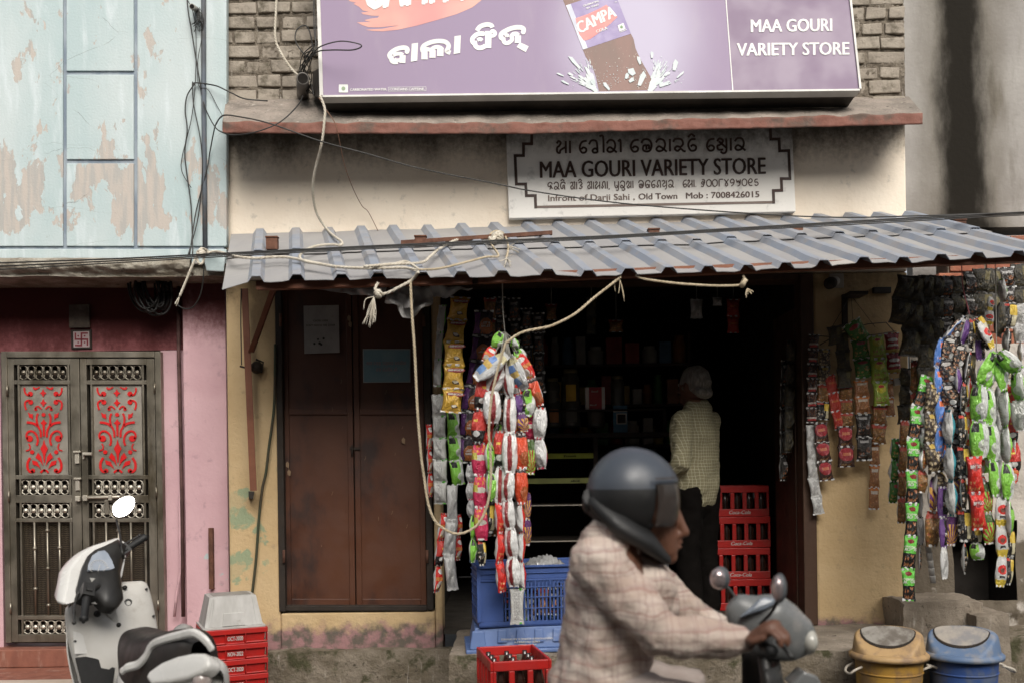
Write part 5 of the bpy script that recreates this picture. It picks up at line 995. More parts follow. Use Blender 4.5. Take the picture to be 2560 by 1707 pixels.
HOT = {'purple': (('HOT &', .52, .94, .56, .10, False), ('SWEET', .50, .96, .68, .085, False))}
def L(Y, *pts): return [(x, y, Y) for x, y in pts]
# --- left bunch, before the shopfront
g1, g2, g3, g4 = 'snack strips hung beside the brown door', 'snack strips tied in the left bunch', 'packets on the yellow wall rack', 'snack strips of the right bunches'
strip('yellow coconut chips strip beside the brown door, with white lettering on red', 'yellow', [(1150, 742, -.52), (1143, 800, -.54), (1133, 862, -.58), (1135, 925, -.6), (1128, 1030, -.62)], 5, 51, [-6, -10, 8, -4, 6], g1, .22, None, BINGO, .05, tw=0)
strip('narrow green edged silver strip hanging edge on, left of the yellow chips', 'text', L(-.4, (1107, 763), (1098, 860), (1093, 965)), 3, 26, 150, g1, .3)
strip('white backed chips strip with green edge, beside the door frame, under the yellow chips', 'text', L(-.42, (1096, 985), (1099, 1120), (1101, 1258)), 5, 38, 168, g1, .28, None, None, .05)
strip('purple and black chips strip lettered hot and sweet, right of the yellow chips', 'purple', L(-.36, (1210, 776), (1205, 863), (1193, 924), (1182, 988), (1172, 1052), (1167, 1156)), 6, 52, -14, g1, .24, None, HOT, .06)
strip('lime green chips strip with black lettering patch, below the purple packets', 'lime', L(-.38, (1132, 1030), (1136, 1110), (1146, 1210)), 3, 36, 25, g1, .28, None, None, .12)
strip('plain silver foil strip hanging lowest beside the door, three packets', 'silver', L(-.44, (1131, 1212), (1130, 1300), (1122, 1395), (1132, 1473)), 3, 31, 20, g1, .34, None, None, .4)
strip('red and black foil strip at the far left, ending below the silver foil', ['red', 'blackred', 'red'], L(-.40, (1112, 1282), (1100, 1370), (1092, 1478)), 3, 27, 60, g1, .34)
strip('short dark red strip tucked behind the plain silver foil', 'red', L(-.34, (1148, 1284), (1144, 1399)), 2, 22, 70, g1, .34)
strip('red strip showing in a sliver at the door frame edge', 'red', L(-.3, (1072, 1060), (1075, 1150), (1076, 1240)), 3, 18, 50, g1, .34)
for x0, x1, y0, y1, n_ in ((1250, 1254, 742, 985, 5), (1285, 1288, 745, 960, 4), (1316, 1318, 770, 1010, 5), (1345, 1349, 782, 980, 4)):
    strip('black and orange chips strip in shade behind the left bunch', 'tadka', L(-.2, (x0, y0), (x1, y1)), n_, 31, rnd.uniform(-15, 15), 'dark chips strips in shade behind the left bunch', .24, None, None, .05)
strip('small dark red strip in shade behind the blue and gold packet', 'khaki', L(-.25, (1225, 745), (1222, 900)), 3, 30, 0, g1, .24)
T = (1263, 830, -.86); YL = -.92
strip('big silver packet with blue and gold blocks slanting left at the bunch top', 'bluegold', L(-.98, (1268, 886), (1190, 945)), 1, 46, 10, g2, .36, T, None, .0)
strip('silver packet with blue and gold blocks slanting right at the bunch top', 'bluegold', L(-.98, (1272, 890), (1313, 970)), 1, 36, -10, g2, .36, T, None, .0)
strip('white packet with a maroon stripe leaning left under the tie', 'maroon', L(-.95, (1261, 905), (1227, 978)), 1, 31, 5, g2, .4, T, None, .0)
strip('long white and maroon chain down the middle of the left bunch', 'maroon', L(-.95, (1267, 893), (1274, 995), (1277, 1003), (1275, 1082), (1274, 1180)), 3, 29, -12, g2, .42, T, None, .1)
strip('red chips chain at the left side of the left bunch, black at its packet ends', 'blackred', L(-.94, (1211, 940), (1199, 1014), (1194, 1106)), 2, 31, 12, g2, .4, T, None, .1)
strip('pink and red chain hanging below the red chips, left side of bunch', 'pink', L(-.92, (1198, 1106), (1200, 1190), (1201, 1268), (1204, 1348)), 3, 29, 8, g2, .34, None, None, .12)
strip('single white and maroon packet left of the middle chain', 'maroon', L(-.97, (1231, 978), (1230, 1056)), 1, 36, -18, g2, .42, T, None, 0)
strip('green and yellow packet end sticking out at the upper left of the tie', ['lime', 'red'], L(-.88, (1255, 832), (1236, 868), (1212, 905)), 2, 24, 10, g2, .4, T)
strip('green and white packet pair at the upper right of the tie', ['lime', 'lime'], L(-.88, (1279, 845), (1294, 872), (1306, 903)), 2, 24, -25, g2, .4, T)
strip('red packets slanting down the right shoulder of the left bunch', ['red', 'orange'], L(-.9, (1295, 886), (1323, 930), (1348, 1014)), 2, 28, -15, g2, .4, T, None, .1)
strip('silver and red packets at the outer right of the left bunch', ['red', 'pink'], L(-.9, (1352, 1018), (1347, 1098), (1354, 1170)), 2, 33, 145, g2, .42, None, None, .1)
strip('lime and white packet under the right shoulder of the left bunch', 'lime', L(-.9, (1326, 972), (1315, 1038)), 1, 30, 30, g2, .4, T, None, 0)
strip('violet and black packet chain right of the white maroon chain', ['violet', 'sunray'], L(-.93, (1299, 985), (1303, 1030), (1311, 1078)), 2, 26, 25, g2, .36, T)
strip('plain orange red chain right of the white and maroon chain', 'orange', L(-.93, (1300, 1082), (1302, 1176), (1304, 1258)), 2, 28, -10, g2, .36, None, None, .1)
strip('green striped ray packet at the right of the orange chain', 'rays', L(-.9, (1325, 1098), (1325, 1184)), 1, 24, 10, g2, .36, None, None, 0)
strip('dark red packet with a white badge left of the middle', ['blackred', 'maroon', 'red'], L(-.92, (1250, 1076), (1252, 1170), (1250, 1260)), 2, 26, -10, g2, .36)
strip('lime and silver chain beside the hanging rope', 'lime', L(-.93, (1224, 1104), (1225, 1172), (1232, 1250)), 2, 30, 65, g2, .4, None, None, .1)
strip('long red and white chain ending over the blue crate, left of the pair', 'bingored', L(-.93, (1246, 1256), (1252, 1335), (1248, 1400), (1256, 1478)), 3, 30, 55, g2, .36, None, None, .15)
strip('long white and red chain in the middle, ending over the blue crate', 'maroon', L(-.95, (1272, 1176), (1268, 1260), (1280, 1370), (1284, 1465)), 4, 30, -25, g2, .34, None, None, .2)
strip('silver and scarlet chain at the right, ending over the blue crate', 'bingored', L(-.92, (1299, 1258), (1303, 1330), (1301, 1400), (1305, 1472)), 3, 29, 120, g2, .34, None, None, .15)
strip('flat empty white wrapper hanging last at the foot of the left bunch', 'text', L(-.94, (1292, 1470), (1293, 1558)), 1, 34, 185, g2, .05, None, None, 0)
strip('purple and orange sunray packets at the lower right of the left bunch', 'sunray', L(-.88, (1316, 1230), (1315, 1362)), 2, 21, 15, g2, .36)
strip('thin lime and silver pair hanging low in the left bunch', 'lime', L(-.9, (1184, 1285), (1183, 1345), (1182, 1404)), 2, 22, 70, g2, .4)
strip('single yellow and silver packet hanging low beside the lime pair', 'blackgold', L(-.9, (1204, 1348), (1205, 1412)), 1, 21, 40, g2, .4, None, None, 0)
strip('dark orange snack packets behind the pink and red chain', 'khaki', L(-.84, (1228, 1262), (1229, 1338)), 1, 34, 0, g2, .3)
strip('small pink and blue silver packets between purple chips and pink chain', ['violet', 'pink', 'bluegold'], L(-.84, (1178, 1160), (1178, 1215), (1178, 1292)), 3, 24, 140, g2, .36)
for k_, (kd, x0, x1, xm, y0, y1, n_, lb) in enumerate((('bingored', 1225, 1212, 1216, 1000, 1175, 3, 'scarlet packet chain tucked deep inside the left bunch behind the maroon ones'), ('lime', 1252, 1238, 1242, 1060, 1260, 3, 'lime packet chain deep inside the left bunch, mostly hidden'), ('maroon', 1244, 1226, 1235, 1060, 1225, 2, 'white and maroon chain hanging deep inside the left bunch'), ('red', 1286, 1290, 1290, 960, 1180, 3, 'red packet chain deep inside the left bunch, right of its middle'), ('nuts', 1262, 1262, 1260, 1000, 1300, 4, 'black nut packet chain in the core of the left bunch'), ('pink', 1300, 1326, 1320, 910, 1100, 3, 'pink packet chain down the right shoulder inside the left bunch'), ('blackgold', 1236, 1218, 1222, 1180, 1330, 2, 'black and yellow packets inside the left bunch near its foot'), ('silver', 1288, 1292, 1294, 1180, 1400, 3, 'plain silver chain low inside the left bunch between the red chains'), ('violet', 1278, 1286, 1284, 1050, 1230, 3, 'violet packet chain inside the left bunch beside the orange chain'))):
    strip(lb, kd, L(-.88+.02*(k_ % 3), (x0, y0), (xm, (y0+y1)/2), (x1, y1)), n_, 31, (20, -30, 60)[k_ % 3], g2, .42, T)
for k_, (kd, x0, x1, y0, y1, n_, lb) in enumerate((('blue', 2362, 2356, 960, 1170, 3, 'blue chips chain inside the mixed right bunch behind the nut packets'), ('nuts', 2396, 2392, 950, 1230, 4, 'black nut packet chain in the core of the mixed right bunch'), ('red', 2452, 2456, 1130, 1300, 3, 'red packet chain inside the right bunches behind the scarlet pair'), ('silver', 2498, 2500, 960, 1240, 4, 'silver backed chain inside the green bunch, between its green chains'), ('lime', 2462, 2466, 960, 1180, 3, 'lime packet chain in the core of the green bunch'), ('khaki', 2310, 2304, 1010, 1230, 4, 'brown snack chain between the nacho strip and the noodle chain'), ('tan', 2352, 2350, 1050, 1240, 3, 'tan noodle chain between the noodle packets and the teal chain'), ('blackred', 2530, 2534, 960, 1180, 3, 'red and black chain at the far right behind the silver backed chain'), ('sunray', 2398, 2398, 1180, 1340, 3, 'sunray packet chain inside the right bunch below the nut packets'))):
    strip(lb, kd, L(-.80, (x0, y0), (x0-3, (y0+y1)/2), (x1, y1)), n_, 32, (20, -30, 60)[k_ % 3], g4, .42, None)
wire('string', [P(1256, 700, -1.0), P(1257, 770, -.9), P(1262, 830, -.86)], .0028, mstr, 'grey string tying the left packet bunch to the awning', 'string')
# --- packets on the rack of the yellow wall
kw = dict(group=None, jit=.06, dep=.2)
strip('dark masala packet strip at the left end of the wall rack', 'masala', L(-.07, (2036, 836), (2031, 940), (2030, 1056)), 6, 28, 0, **kw)
strip('silver sachet strip hanging lowest at the left of the wall rack', 'silver', L(-.07, (2028, 1062), (2030, 1130), (2034, 1196), (2048, 1284)), 5, 28, 0, **kw)
strip('noodle packet strip with yellow pieces, second from the shop post on the rack', ['tan', 'tan', 'khaki', 'blackgold'], L(-.08, (2062, 872), (2060, 960), (2056, 1048)), 4, 32, 0, **kw)
strip('dark red burst packet strip on the wall rack above the silver sachets', 'redtri', L(-.10, (2050, 1056), (2058, 1130), (2067, 1200)), 3, 36, 0, **kw)
strip('dull red long packet strip on the wall rack', 'redlong', L(-.09, (2074, 936), (2088, 1010), (2100, 1072)), 3, 30, 0, **kw)
strip('crimson triangle packet pair at the foot of the wall rack', 'redtri', L(-.11, (2112, 1064), (2116, 1166)), 2, 42, 0, **kw)
strip('dark green namkeen packets at the middle of the wall rack', 'dgreen', L(-.12, (2148, 848), (2154, 895), (2160, 944)), 2, 44, 0, **kw)
strip('brown peanut packets under the dark green ones on the wall rack', 'clear', L(-.11, (2152, 950), (2157, 1032)), 2, 40, 0, **kw)
strip('black stick snack packets low on the wall rack', 'sticks', L(-.12, (2158, 1034), (2162, 1150)), 2, 44, 0, **kw)
strip('yellow green snack packets on the wall rack', 'ygreen', L(-.13, (2190, 838), (2199, 930), (2204, 1012)), 3, 44, 0, **kw)
strip('maroon and white packets at the right end of the wall rack', 'redwhite', L(-.12, (2228, 832), (2236, 932)), 2, 38, 0, **kw)
strip('dark brown packets under the yellow green ones', 'khaki', L(-.10, (2200, 1014), (2196, 1108)), 2, 40, 0, **kw)
strip('orange brown namkeen strip hanging lowest on the yellow wall', 'clear', L(-.07, (2187, 1108), (2186, 1190), (2184, 1272)), 3, 28, 0, **kw)
strip('dim olive packets at the upper left of the wall rack', 'olive', L(-.12, (2104, 832), (2108, 900), (2112, 968)), 3, 36, 0, **kw)
strip('dim brown packets between the red strip and the green packets', 'khaki', L(-.09, (2114, 965), (2118, 1066)), 3, 34, 0, **kw)
strip('small dark packet strip hung right of the maroon packets', 'clear', L(-.10, (2222, 945), (2226, 1040)), 2, 26, 0, **kw)
strip('dark tilted packet under the top bracket of the wall rack', 'dgreen', [(2125, 806, -.16), (2158, 852, -.12)], 1, 46, -8, **kw)
strip('dim maroon packet under the top bracket of the wall rack', 'olive', [(2085, 815, -.14), (2092, 860, -.12)], 1, 40, -8, **kw)
rk = thing('wall_rack', 'black wire rack with a bracket on the yellow wall, holding many packets', 'rack', P(2130, 840, 0))
mb = MB(); mb.tube([P(2050, 862, -.06), P(2110, 826, -.14), P(2170, 810, -.16), P(2215, 806, -.13), P(2236, 830, -.1)], .003, None, 6); mb.tube([P(2030, 838, -.07), P(2110, 845, -.13), P(2190, 836, -.14), P(2240, 828, -.1)], .003, None, 6); mb.build('wire_frame', mcab, rk)
mb = MB(); mb.box(P(2104, 800, 0).x, P(2116, 800, 0).x, -.03, -.001, P(2110, 820, 0).z, P(2110, 738, 0).z); mb.box(P(2104, 740, 0).x, P(2148, 740, 0).x, -.16, -.001, P(2110, 747, 0).z, P(2110, 739, 0).z); mb.build('bracket', MT['blackwood'], rk)
for xa in (2122, 2128, 2134):
    mb = MB(); mb.tube([P(xa, 747, -.15), P(2080+(xa-2122)*9, 818, -.14)], .0016, None, 4); mb.build('hanging_wire', mcab, rk)
# --- dark packets in shade behind the right bunches
gd = 'dark packet strips in the shade at the right end of the shop'
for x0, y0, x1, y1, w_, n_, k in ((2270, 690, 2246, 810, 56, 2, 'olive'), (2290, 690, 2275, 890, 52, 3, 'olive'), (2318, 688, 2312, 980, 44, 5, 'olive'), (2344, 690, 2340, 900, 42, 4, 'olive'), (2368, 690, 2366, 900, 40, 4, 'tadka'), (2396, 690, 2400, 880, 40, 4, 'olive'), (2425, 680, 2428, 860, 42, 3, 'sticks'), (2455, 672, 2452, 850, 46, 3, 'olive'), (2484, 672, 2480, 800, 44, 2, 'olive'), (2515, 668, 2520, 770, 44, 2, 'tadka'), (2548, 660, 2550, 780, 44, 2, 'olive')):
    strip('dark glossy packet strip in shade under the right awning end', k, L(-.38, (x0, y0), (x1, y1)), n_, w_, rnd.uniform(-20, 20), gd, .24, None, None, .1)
strip('dark olive strip hanging just right of the small white card box', 'olive', L(-.2, (2268, 920), (2262, 1060)), 3, 38, 10)
strip('dark brown strip between the yellow wall and the green nacho packets', 'khaki', L(-.3, (2262, 1050), (2256, 1180), (2254, 1306)), 4, 24, 10)
strip('long dark green strip low on the right edge of the yellow wall', 'dgreen', L(-.25, (2240, 1095), (2237, 1170), (2233, 1256)), 3, 28, 20)
strip('dim brown strip in shade behind the noodle packets', 'khaki', L(-.3, (2292, 900), (2290, 1080), (2288, 1300)), 5, 34, 0)
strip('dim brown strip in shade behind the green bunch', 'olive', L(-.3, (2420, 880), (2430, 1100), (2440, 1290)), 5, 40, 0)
# --- right bunches
TA = (2424, 787, -.80); TE = (2491, 877, -.86)
wire('cord', [P(2404, 660, -.95), P(2408, 720, -.85), P(2424, 787, -.80)], .003, M('pink_cord', (.50, .16, .18)), 'pink cord holding the mixed right packet bunch under the awning', 'cord')
wire('cord', [P(2488, 655, -.98), P(2490, 770, -.9), P(2491, 877, -.86)], .0024, mstr, 'thin string holding the green and white bunch under the awning', 'string')
strip('blue and orange chips chain at the left of the mixed right bunch', 'blue', L(-.84, (2409, 793), (2378, 820), (2350, 862), (2343, 900), (2346, 961), (2350, 1042), (2349, 1138)), 5, 29, 25, g4, .38, TA, None, .12)
strip('black nut packet chain beside the blue and orange chain', 'nuts', L(-.86, (2416, 795), (2378, 846), (2368, 900), (2373, 950), (2376, 1016)), 4, 33, -5, g4, .34, TA, None, .15)
strip('violet and black chain in the middle of the mixed right bunch', ['violet', 'nuts'], L(-.88, (2420, 800), (2408, 849), (2394, 916), (2396, 980)), 3, 27, 40, g4, .38, TA)
strip('long black, yellow and white chain down the middle of the mixed right bunch', 'blackgold', L(-.87, (2430, 795), (2426, 889), (2409, 975), (2407, 1056), (2409, 1231), (2411, 1330), (2411, 1432)), 8, 27, 15, g4, .34, TA, None, .15)
strip('white packet with red spots slanting right at the mixed bunch top', 'whitered', L(-.9, (2448, 806), (2482, 868)), 1, 30, -10, g4, .36, TA, None, 0)
strip('yellow and black packets draped over the mixed bunch top', 'blackgold', L(-.86, (2440, 793), (2462, 830), (2476, 872)), 2, 26, -30, g4, .36, TA)
strip('violet packets under the yellow ones of the mixed right bunch', 'violet', L(-.85, (2448, 850), (2452, 900)), 1, 24, 20, g4, .36, TA)
strip('tan noodle packet chain left of the teal packets', 'tan', L(-.84, (2334, 956), (2324, 1084), (2332, 1130), (2339, 1180)), 3, 36, 5, g4, .3, None, None, .1)
strip('teal and white packet chain with printed backs, hanging in the centre', 'teal', L(-.88, (2370, 1024), (2371, 1100), (2376, 1192), (2379, 1288)), 3, 32, 95, g4, .5, None, None, .04)
NACH = {'green': (('ACHOS', .08, .92, .45, .10, False),)}
strip('bright green and black nacho strip hanging longest, at the left of the right bunches', 'green', L(-.80, (2322, 940), (2300, 1000), (2286, 1069), (2283, 1152), (2281, 1240), (2278, 1329), (2271, 1410), (2272, 1500)), 7, 34, -8, g4, .22, None, NACH, .08)
strip('silver sides of a snack strip behind the green nacho strip', 'nuts', L(-.7, (2304, 1080), (2302, 1200), (2298, 1430)), 5, 20, 120, g4, .3)
strip('green and white packets hanging at the left of the green bunch', 'lime', L(-.92, (2488, 880), (2452, 950), (2443, 985), (2447, 1060), (2450, 1142)), 3, 40, -15, g4, .36, TE, None, .1)
strip('green and white chain in the middle of the green bunch', 'lime', L(-.9, (2489, 884), (2470, 961), (2476, 1052), (2482, 1142), (2492, 1238)), 4, 30, 20, g4, .42, TE, None, .15)
strip('silver backed green chain at the right of the green bunch', 'lime', L(-.9, (2493, 886), (2509, 967), (2512, 1060), (2516, 1150), (2520, 1240), (2524, 1335)), 5, 38, 65, g4, .36, TE, None, .08)
strip('silver and green packet lying almost flat across the green bunch top', 'lime', L(-.96, (2496, 880), (2546, 926)), 1, 36, 15, g4, .4, TE, None, 0)
strip('silver and green chain at the outermost right of the green bunch', ['lime', 'silver'], L(-.88, (2540, 925), (2550, 1010), (2556, 1075)), 2, 38, -40, g4, .38, TE, None, .1)
strip('scarlet packet pair with white lettering in the right bunches', 'bingored', L(-.92, (2434, 1140), (2440, 1228), (2448, 1322)), 2, 36, -12, g4, .36, None, {'bingored': (('BINGO', .2, .85, .32, .09, False),)}, .05)
strip('red and yellow packets behind the green and white packets', 'red', L(-.85, (2424, 940), (2418, 1055), (2426, 1142)), 3, 24, 20, g4, .34)
strip('violet and gold speckled chain below the teal packets', ['violet', 'violet', 'silver'], L(-.84, (2356, 1215), (2358, 1320), (2362, 1445)), 3, 24, 0, g4, .3)
strip('red and green ray packet pair under the green bunch', 'rays', L(-.88, (2464, 1204), (2468, 1262), (2474, 1358)), 2, 30, 15, g4, .38, None, None, .05)
strip('orange sunray packets on violet below the teal chain', 'sunray', L(-.82, (2380, 1286), (2377, 1362)), 1, 26, -10, g4, .38, None, None, 0)
strip('large brown and orange packets behind the teal chain', ['sunray', 'khaki'], L(-.76, (2334, 1190), (2332, 1280), (2330, 1364)), 2, 42, 10, g4, .3)
strip('black, white and green packets ending below the scarlet pair', ['blackgold', 'lime'], L(-.84, (2434, 1316), (2440, 1356), (2446, 1398)), 2, 28, -20, g4, .34)
strip('white packets with red cow heads and yellow ends, lowest at the right', 'whitered', L(-.9, (2505, 1240), (2502, 1314), (2506, 1380), (2500, 1465)), 3, 27, 5, g4, .34, None, None, .1)
strip('black and yellow packets behind the white and red cow packets', 'blackgold', L(-.84, (2522, 1320), (2524, 1390), (2518, 1460)), 2, 26, -20, g4, .34)
strip('black and yellow chips strip in half shade at the upper right', 'blackgold', L(-.5, (2524, 756), (2516, 862), (2512, 950)), 3, 32, 30, g4, .34)
strip('silver foil strip at the upper right edge', 'silver', L(-.5, (2548, 760), (2551, 840), (2553, 950)), 4, 28, 20, g4, .34)
strip('big dark olive packet hanging beside the black and yellow strip', 'olive', L(-.48, (2506, 752), (2496, 840)), 1, 46, 0, g4, .24)
strip('red and white packets under the awning end', 'whitered', L(-.6, (2478, 742), (2470, 812)), 2, 24, 30, g4, .34)
strip('pale green silver packet directly under the awning end', 'lime', L(-.6, (2502, 698), (2508, 752)), 1, 24, 110, g4, .34)
strip('red and silver strip showing at the far right of the green bunch', 'red', L(-.8, (2533, 1040), (2536, 1206)), 3, 20, 50, g4, .34)
cp = thing('paper_cups', 'stack of white paper cups hanging below the brown packets', 'cups', P(2322, 1362, -.7))
for k in range(5):
    mb = MB(); a, b_ = P(2320+k*2.6, 1362+k*19, -.7), P(2322.4+k*2.6, 1380+k*19, -.7); mb.lathe([(.0155, 0), (.0175, .003), (.0165, .006), (.0145, (b_-a).length), (0, (b_-a).length)], a, None, 14, (b_-a).normalized()); mb.build('cup', M('white_paper', (.55, .53, .50)), cp)
# ---------------------------------------------------------------- inside the shop
mglass = NT('glass'); mglass.b.inputs['Transmission Weight'].default_value = .9; mglass.b.inputs['Alpha'].default_value = .35; mglass = mglass.done((.6, .65, .63), .06, 0, .6)
mpl = lambda name, c, c2=None, r=.4, **k: M(name, c, c2, 9, r, **k)
# display counter with lit shelf edges
YC = .75
ct = thing('display_counter', 'dark glass fronted display counter with yellow green shelf strips, inside the shop', 'counter', P(1440, 1420, YC))
cx0, cx1, cx2 = P(1290, 1100, YC).x, P(1494, 1100, YC).x, P(1668, 1100, YC).x; ctop = P(1450, 1082, YC).z
mb = MB(); mb.box(cx0, cx1, YC+.02, YC+.5, zf, zf+.08); mb.box(cx0, cx0+.03, YC, YC+.5, zf+.08, ctop-.03); mb.box(cx1-.03, cx1, YC, YC+.5, zf+.08, ctop-.03); mb.box(cx0, cx1, YC+.48, YC+.5, zf+.08, ctop-.03); mb.build('carcass', MT['blackwood'], ct)
mb = MB(); mb.box(cx0-.02, cx2+.02, YC-.03, YC+.52, ctop-.029, ctop); mb.build('worktop', MT['blackwood'], ct, bevel=.004)
for y, m_ in ((1139, mpl('yellow_green_strip', (.34, .38, .03))), (1201, mpl('dusty_green_strip', (.30, .32, .10))), (1262, MT['cast']), (1352, MT['cast'])):
    mb = MB(); z = P(1400, y, YC).z; h = .018 if y < 1250 else .004; mb.box(cx0+.031, cx1-.031, YC+.01, YC+.016, z-h, z+h); mb.build('shelf_edge', m_, ct)
    mb = MB(); mb.box(cx0+.031, cx1-.031, YC+.02, YC+.47, z-.006, z+.006); mb.build('shelf', MT['blackwood'], ct)
mb = MB(); z = P(1400, 1201, YC).z
text(mb, 'slice', (1427, 1204), (1450, 1203), 6, flat(YC+.008), None, .03, .001); text(mb, 'Frooti', (1410, 1142), (1440, 1141), 6, flat(YC+.008), None, .03, .001); mb.build('lettering', MT['blackwood'], ct)
cz = thing('glass_cooler', 'low cooler with a bright sloping glass lid, behind the helmeted rider', 'cooler', P(1590, 1420, YC))
mb = MB(); mb.box(cx1+.01, cx2, YC+.0, YC+.55, zf, P(1600, 1180, YC).z); mb.build('cooler_body', mpl('grey_white_enamel', (.30, .32, .34)), cz, bevel=.015)
mb = MB(); zl = P(1600, 1118, YC).z; mb.hexa([(cx1+.02, YC, zl-.16), (cx2-.01, YC, zl-.16), (cx2-.01, YC+.5, zl-.02), (cx1+.02, YC+.5, zl-.02), (cx1+.02, YC, zl-.15), (cx2-.01, YC, zl-.15), (cx2-.01, YC+.5, zl), (cx1+.02, YC+.5, zl)]); mb.build('glass_lid', mpl('pale_glass_lid', (.25, .36, .40), None, .1, spec=1.0), cz, bevel=.004)
# jars and boxes on the counter
mjarcap = mpl('dull_cap', (.16, .13, .06)); mjar = mpl('clear_plastic_jar', (.10, .10, .085), (.07, .065, .05), .12, spec=.9)
def jar(x, yb, w_, h_, label, fill, Y=YC+.12):
    s_ = SC(Y); b_ = P(x, yb, Y); b_.z = max(b_.z, ctop+.001) if yb > 1000 else b_.z; t = thing('sweet_jar', label, 'jar', b_); r = w_/s_/2; h = h_/s_
    mb = MB(); mb.lathe([(r*.9, 0), (r, .02), (r, h*.8), (r*.75, h*.88), (r*.75, h*.9)], b_, None, 18); mb.build('glass_body', mjar, t)
    mb = MB(); mb.lathe([(r*.8, h*.901), (r*.8, h), (0, h)], b_, None, 18); mb.build('lid', mjarcap, t)
    mb = MB(); f_ = lambda x, y, l=0: Vector((b_.x+r*math.sin((x-.5)*1.6)*1.006, b_.y-r*math.cos((x-.5)*1.6)*1.006, b_.z+h*(.12+.55*(1-y))))
    mb.grid(lambda u, v: f_(u*.7+.15, v*.8+.1), 8, 4, None); mb.build('label', fill, t)
mcrate = {}
shz = ctop+.165
jar(1385, 1069, 42, 74, 'clear sweet jar with a brown paper label, at the left end of the counter', mpl('brown_label', (.50, .20, .07)))
jar(1428, 1069, 50, 80, 'clear jar with a round white badge, second along the counter', mpl('grey_contents', (.14, .13, .11)))
jar(1490, 1069, 46, 62, 'short dim jar standing under the red biscuit box', mpl('dim_contents', (.09, .07, .05)))
mb = MB(); mb.box(cx0-.02, cx2, YC+.03, YC+.45, shz-.012, shz); mb.build('upper_shelf', MT['blackwood'], ct)
mb = MB(); mb.box(cx0-.02, cx0, YC+.03, YC+.45, ctop, shz-.012); mb.box(cx2-.02, cx2, YC+.03, YC+.45, ctop, shz-.012); mb.build('shelf_support', MT['blackwood'], ct)
for x, w_, h_, lb, m_ in ((1380, 36, 80, 'narrow dark jar at the left end of the upper shelf', mpl('dim_label', (.10, .09, .07))), (1425, 46, 102, 'tall clear jar with a long yellow label, on the upper shelf', mpl('yellow_label', (.75, .46, .05))), (1543, 34, 84, 'dark glass jar right of the red biscuit box on the upper shelf', mpl('dim_label', (.08, .08, .07)))):
    jar(x, 900, w_, h_, lb, m_); 
for o in [x for x in COL.objects if x.name.startswith('sweet_jar') and x.get('label', '').find('upper shelf') > 0]: o.location.z = shz+.001
bx = thing('biscuit_box', 'red and white Biscoff biscuit carton standing on the upper shelf'.replace(' Biscoff', ''), 'box', P(1488, 1000, YC+.04)); bx.location.z = shz+.001
def lb_(mb, x0, x1, z0, z1, y0, y1, m=None): mb.box(x0, x1, y0, y1, z0, z1, m)
mb = MB(); mb.box(-.068, .068, 0, .06, 0, .155); mb.build('carton', mpl('white_carton', (.72, .67, .62)), bx, world=False)
mb = MB(); mb.box(-.043, .046, -.002, -.0005, .001, .154); mb.build('red_panel', mpl('crimson_print', (.42, .035, .04)), bx, world=False)
mb = MB(); g_ = lambda x, y, l=0: Vector((x, -.003-l, y)); gy = lambda x, y, l=0: Vector((x, -.0035-l, -y)); text(mb, 'Biscoff', (-.025, -.12), (.022, -.12), .013, gy, None, .03, .0005); text(mb, 'Biscoff', (-.037, -.025), (.010, -.025), .013, gy, None, .03, .0005); mb.build('lettering', mwl, bx, world=False)
py = thing('payment_card', 'blue counter card with a blank white square, leaning on the counter', 'card', P(1551, 1066, YC+.05)); py.location.z = ctop+.001
mb = MB(); mb.box(-.05, .05, 0, .008, 0, .19); mb.build('card', mpl('navy_card', (.05, .18, .30)), py, world=False)
mb = MB(); mb.box(-.028, .044, -.002, -.0005, .06, .135); mb.box(-.049, .049, -.002, -.0005, .145, .157); mb.build('white_square', mpl('grey_print', (.60, .57, .50)), py, world=False)
mb = MB(); mb.box(-.02, .037, -.0035, -.0022, .067, .128); mb.build('dark_square', MT['blackwood'], py, world=False)
for k, (x, y, w_, h_, c) in enumerate(((1478, 790, 26, 90, (.10, .09, .015)), (1540, 815, 36, 30, (.14, .11, .02)), (1741, 772, 30, 48, (.16, .15, .10)), (1793, 754, 24, 20, (.20, .22, .18)), (1833, 790, 34, 84, (.13, .025, .015)), (1378, 780, 30, 40, (.10, .07, .03)))):
    strip(('dim yellow packet strip', 'dull gold packet', 'grey green sachet', 'pale foil sachet', 'dim red packet strip', 'dim brown packet strip')[k]+' hanging from the dark shop ceiling', ('olive', 'khaki', 'silver', 'silver', 'redlong', 'khaki')[k], L(.55, (x, y-h_/2), (x, y+h_/2)), max(1, h_//40), w_, 0, None, .2, (x, 640, .55), None, .03)
strip('dark packet strip hanging inside against the right door post', 'olive', L(.1, (1978, 850), (1974, 960), (1970, 1130)), 5, 26, 30); strip('dim grey packet strip beside the inner door post', 'tadka', L(.16, (1962, 900), (1958, 1200)), 5, 22, 20)
rsg = random.Random(31)
sh = thing('stock_shelf', 'dark wooden stock shelf along the back of the shop, crowded with dim goods', 'shelf', (cx0+.4, 1.9, zf)); zs_ = [1.30, 1.62, 1.94, 2.26]
for z in zs_:
    mb = MB(); mb.box(cx0-.1, cx2+.35, 1.75, 2.05, z-.02, z); mb.build('shelf_board', MT['wood'], sh)
for x in (cx0-.12, cx2+.352):
    mb = MB(); mb.box(x-.02, x, 1.75, 2.05, zf, 2.5); mb.build('shelf_side', MT['wood'], sh)
GC = [mpl('dim_goods', c) for c in ((.50, .06, .04), (.60, .42, .08), (.12, .26, .40), (.58, .55, .48), (.12, .32, .10), (.45, .18, .06))]
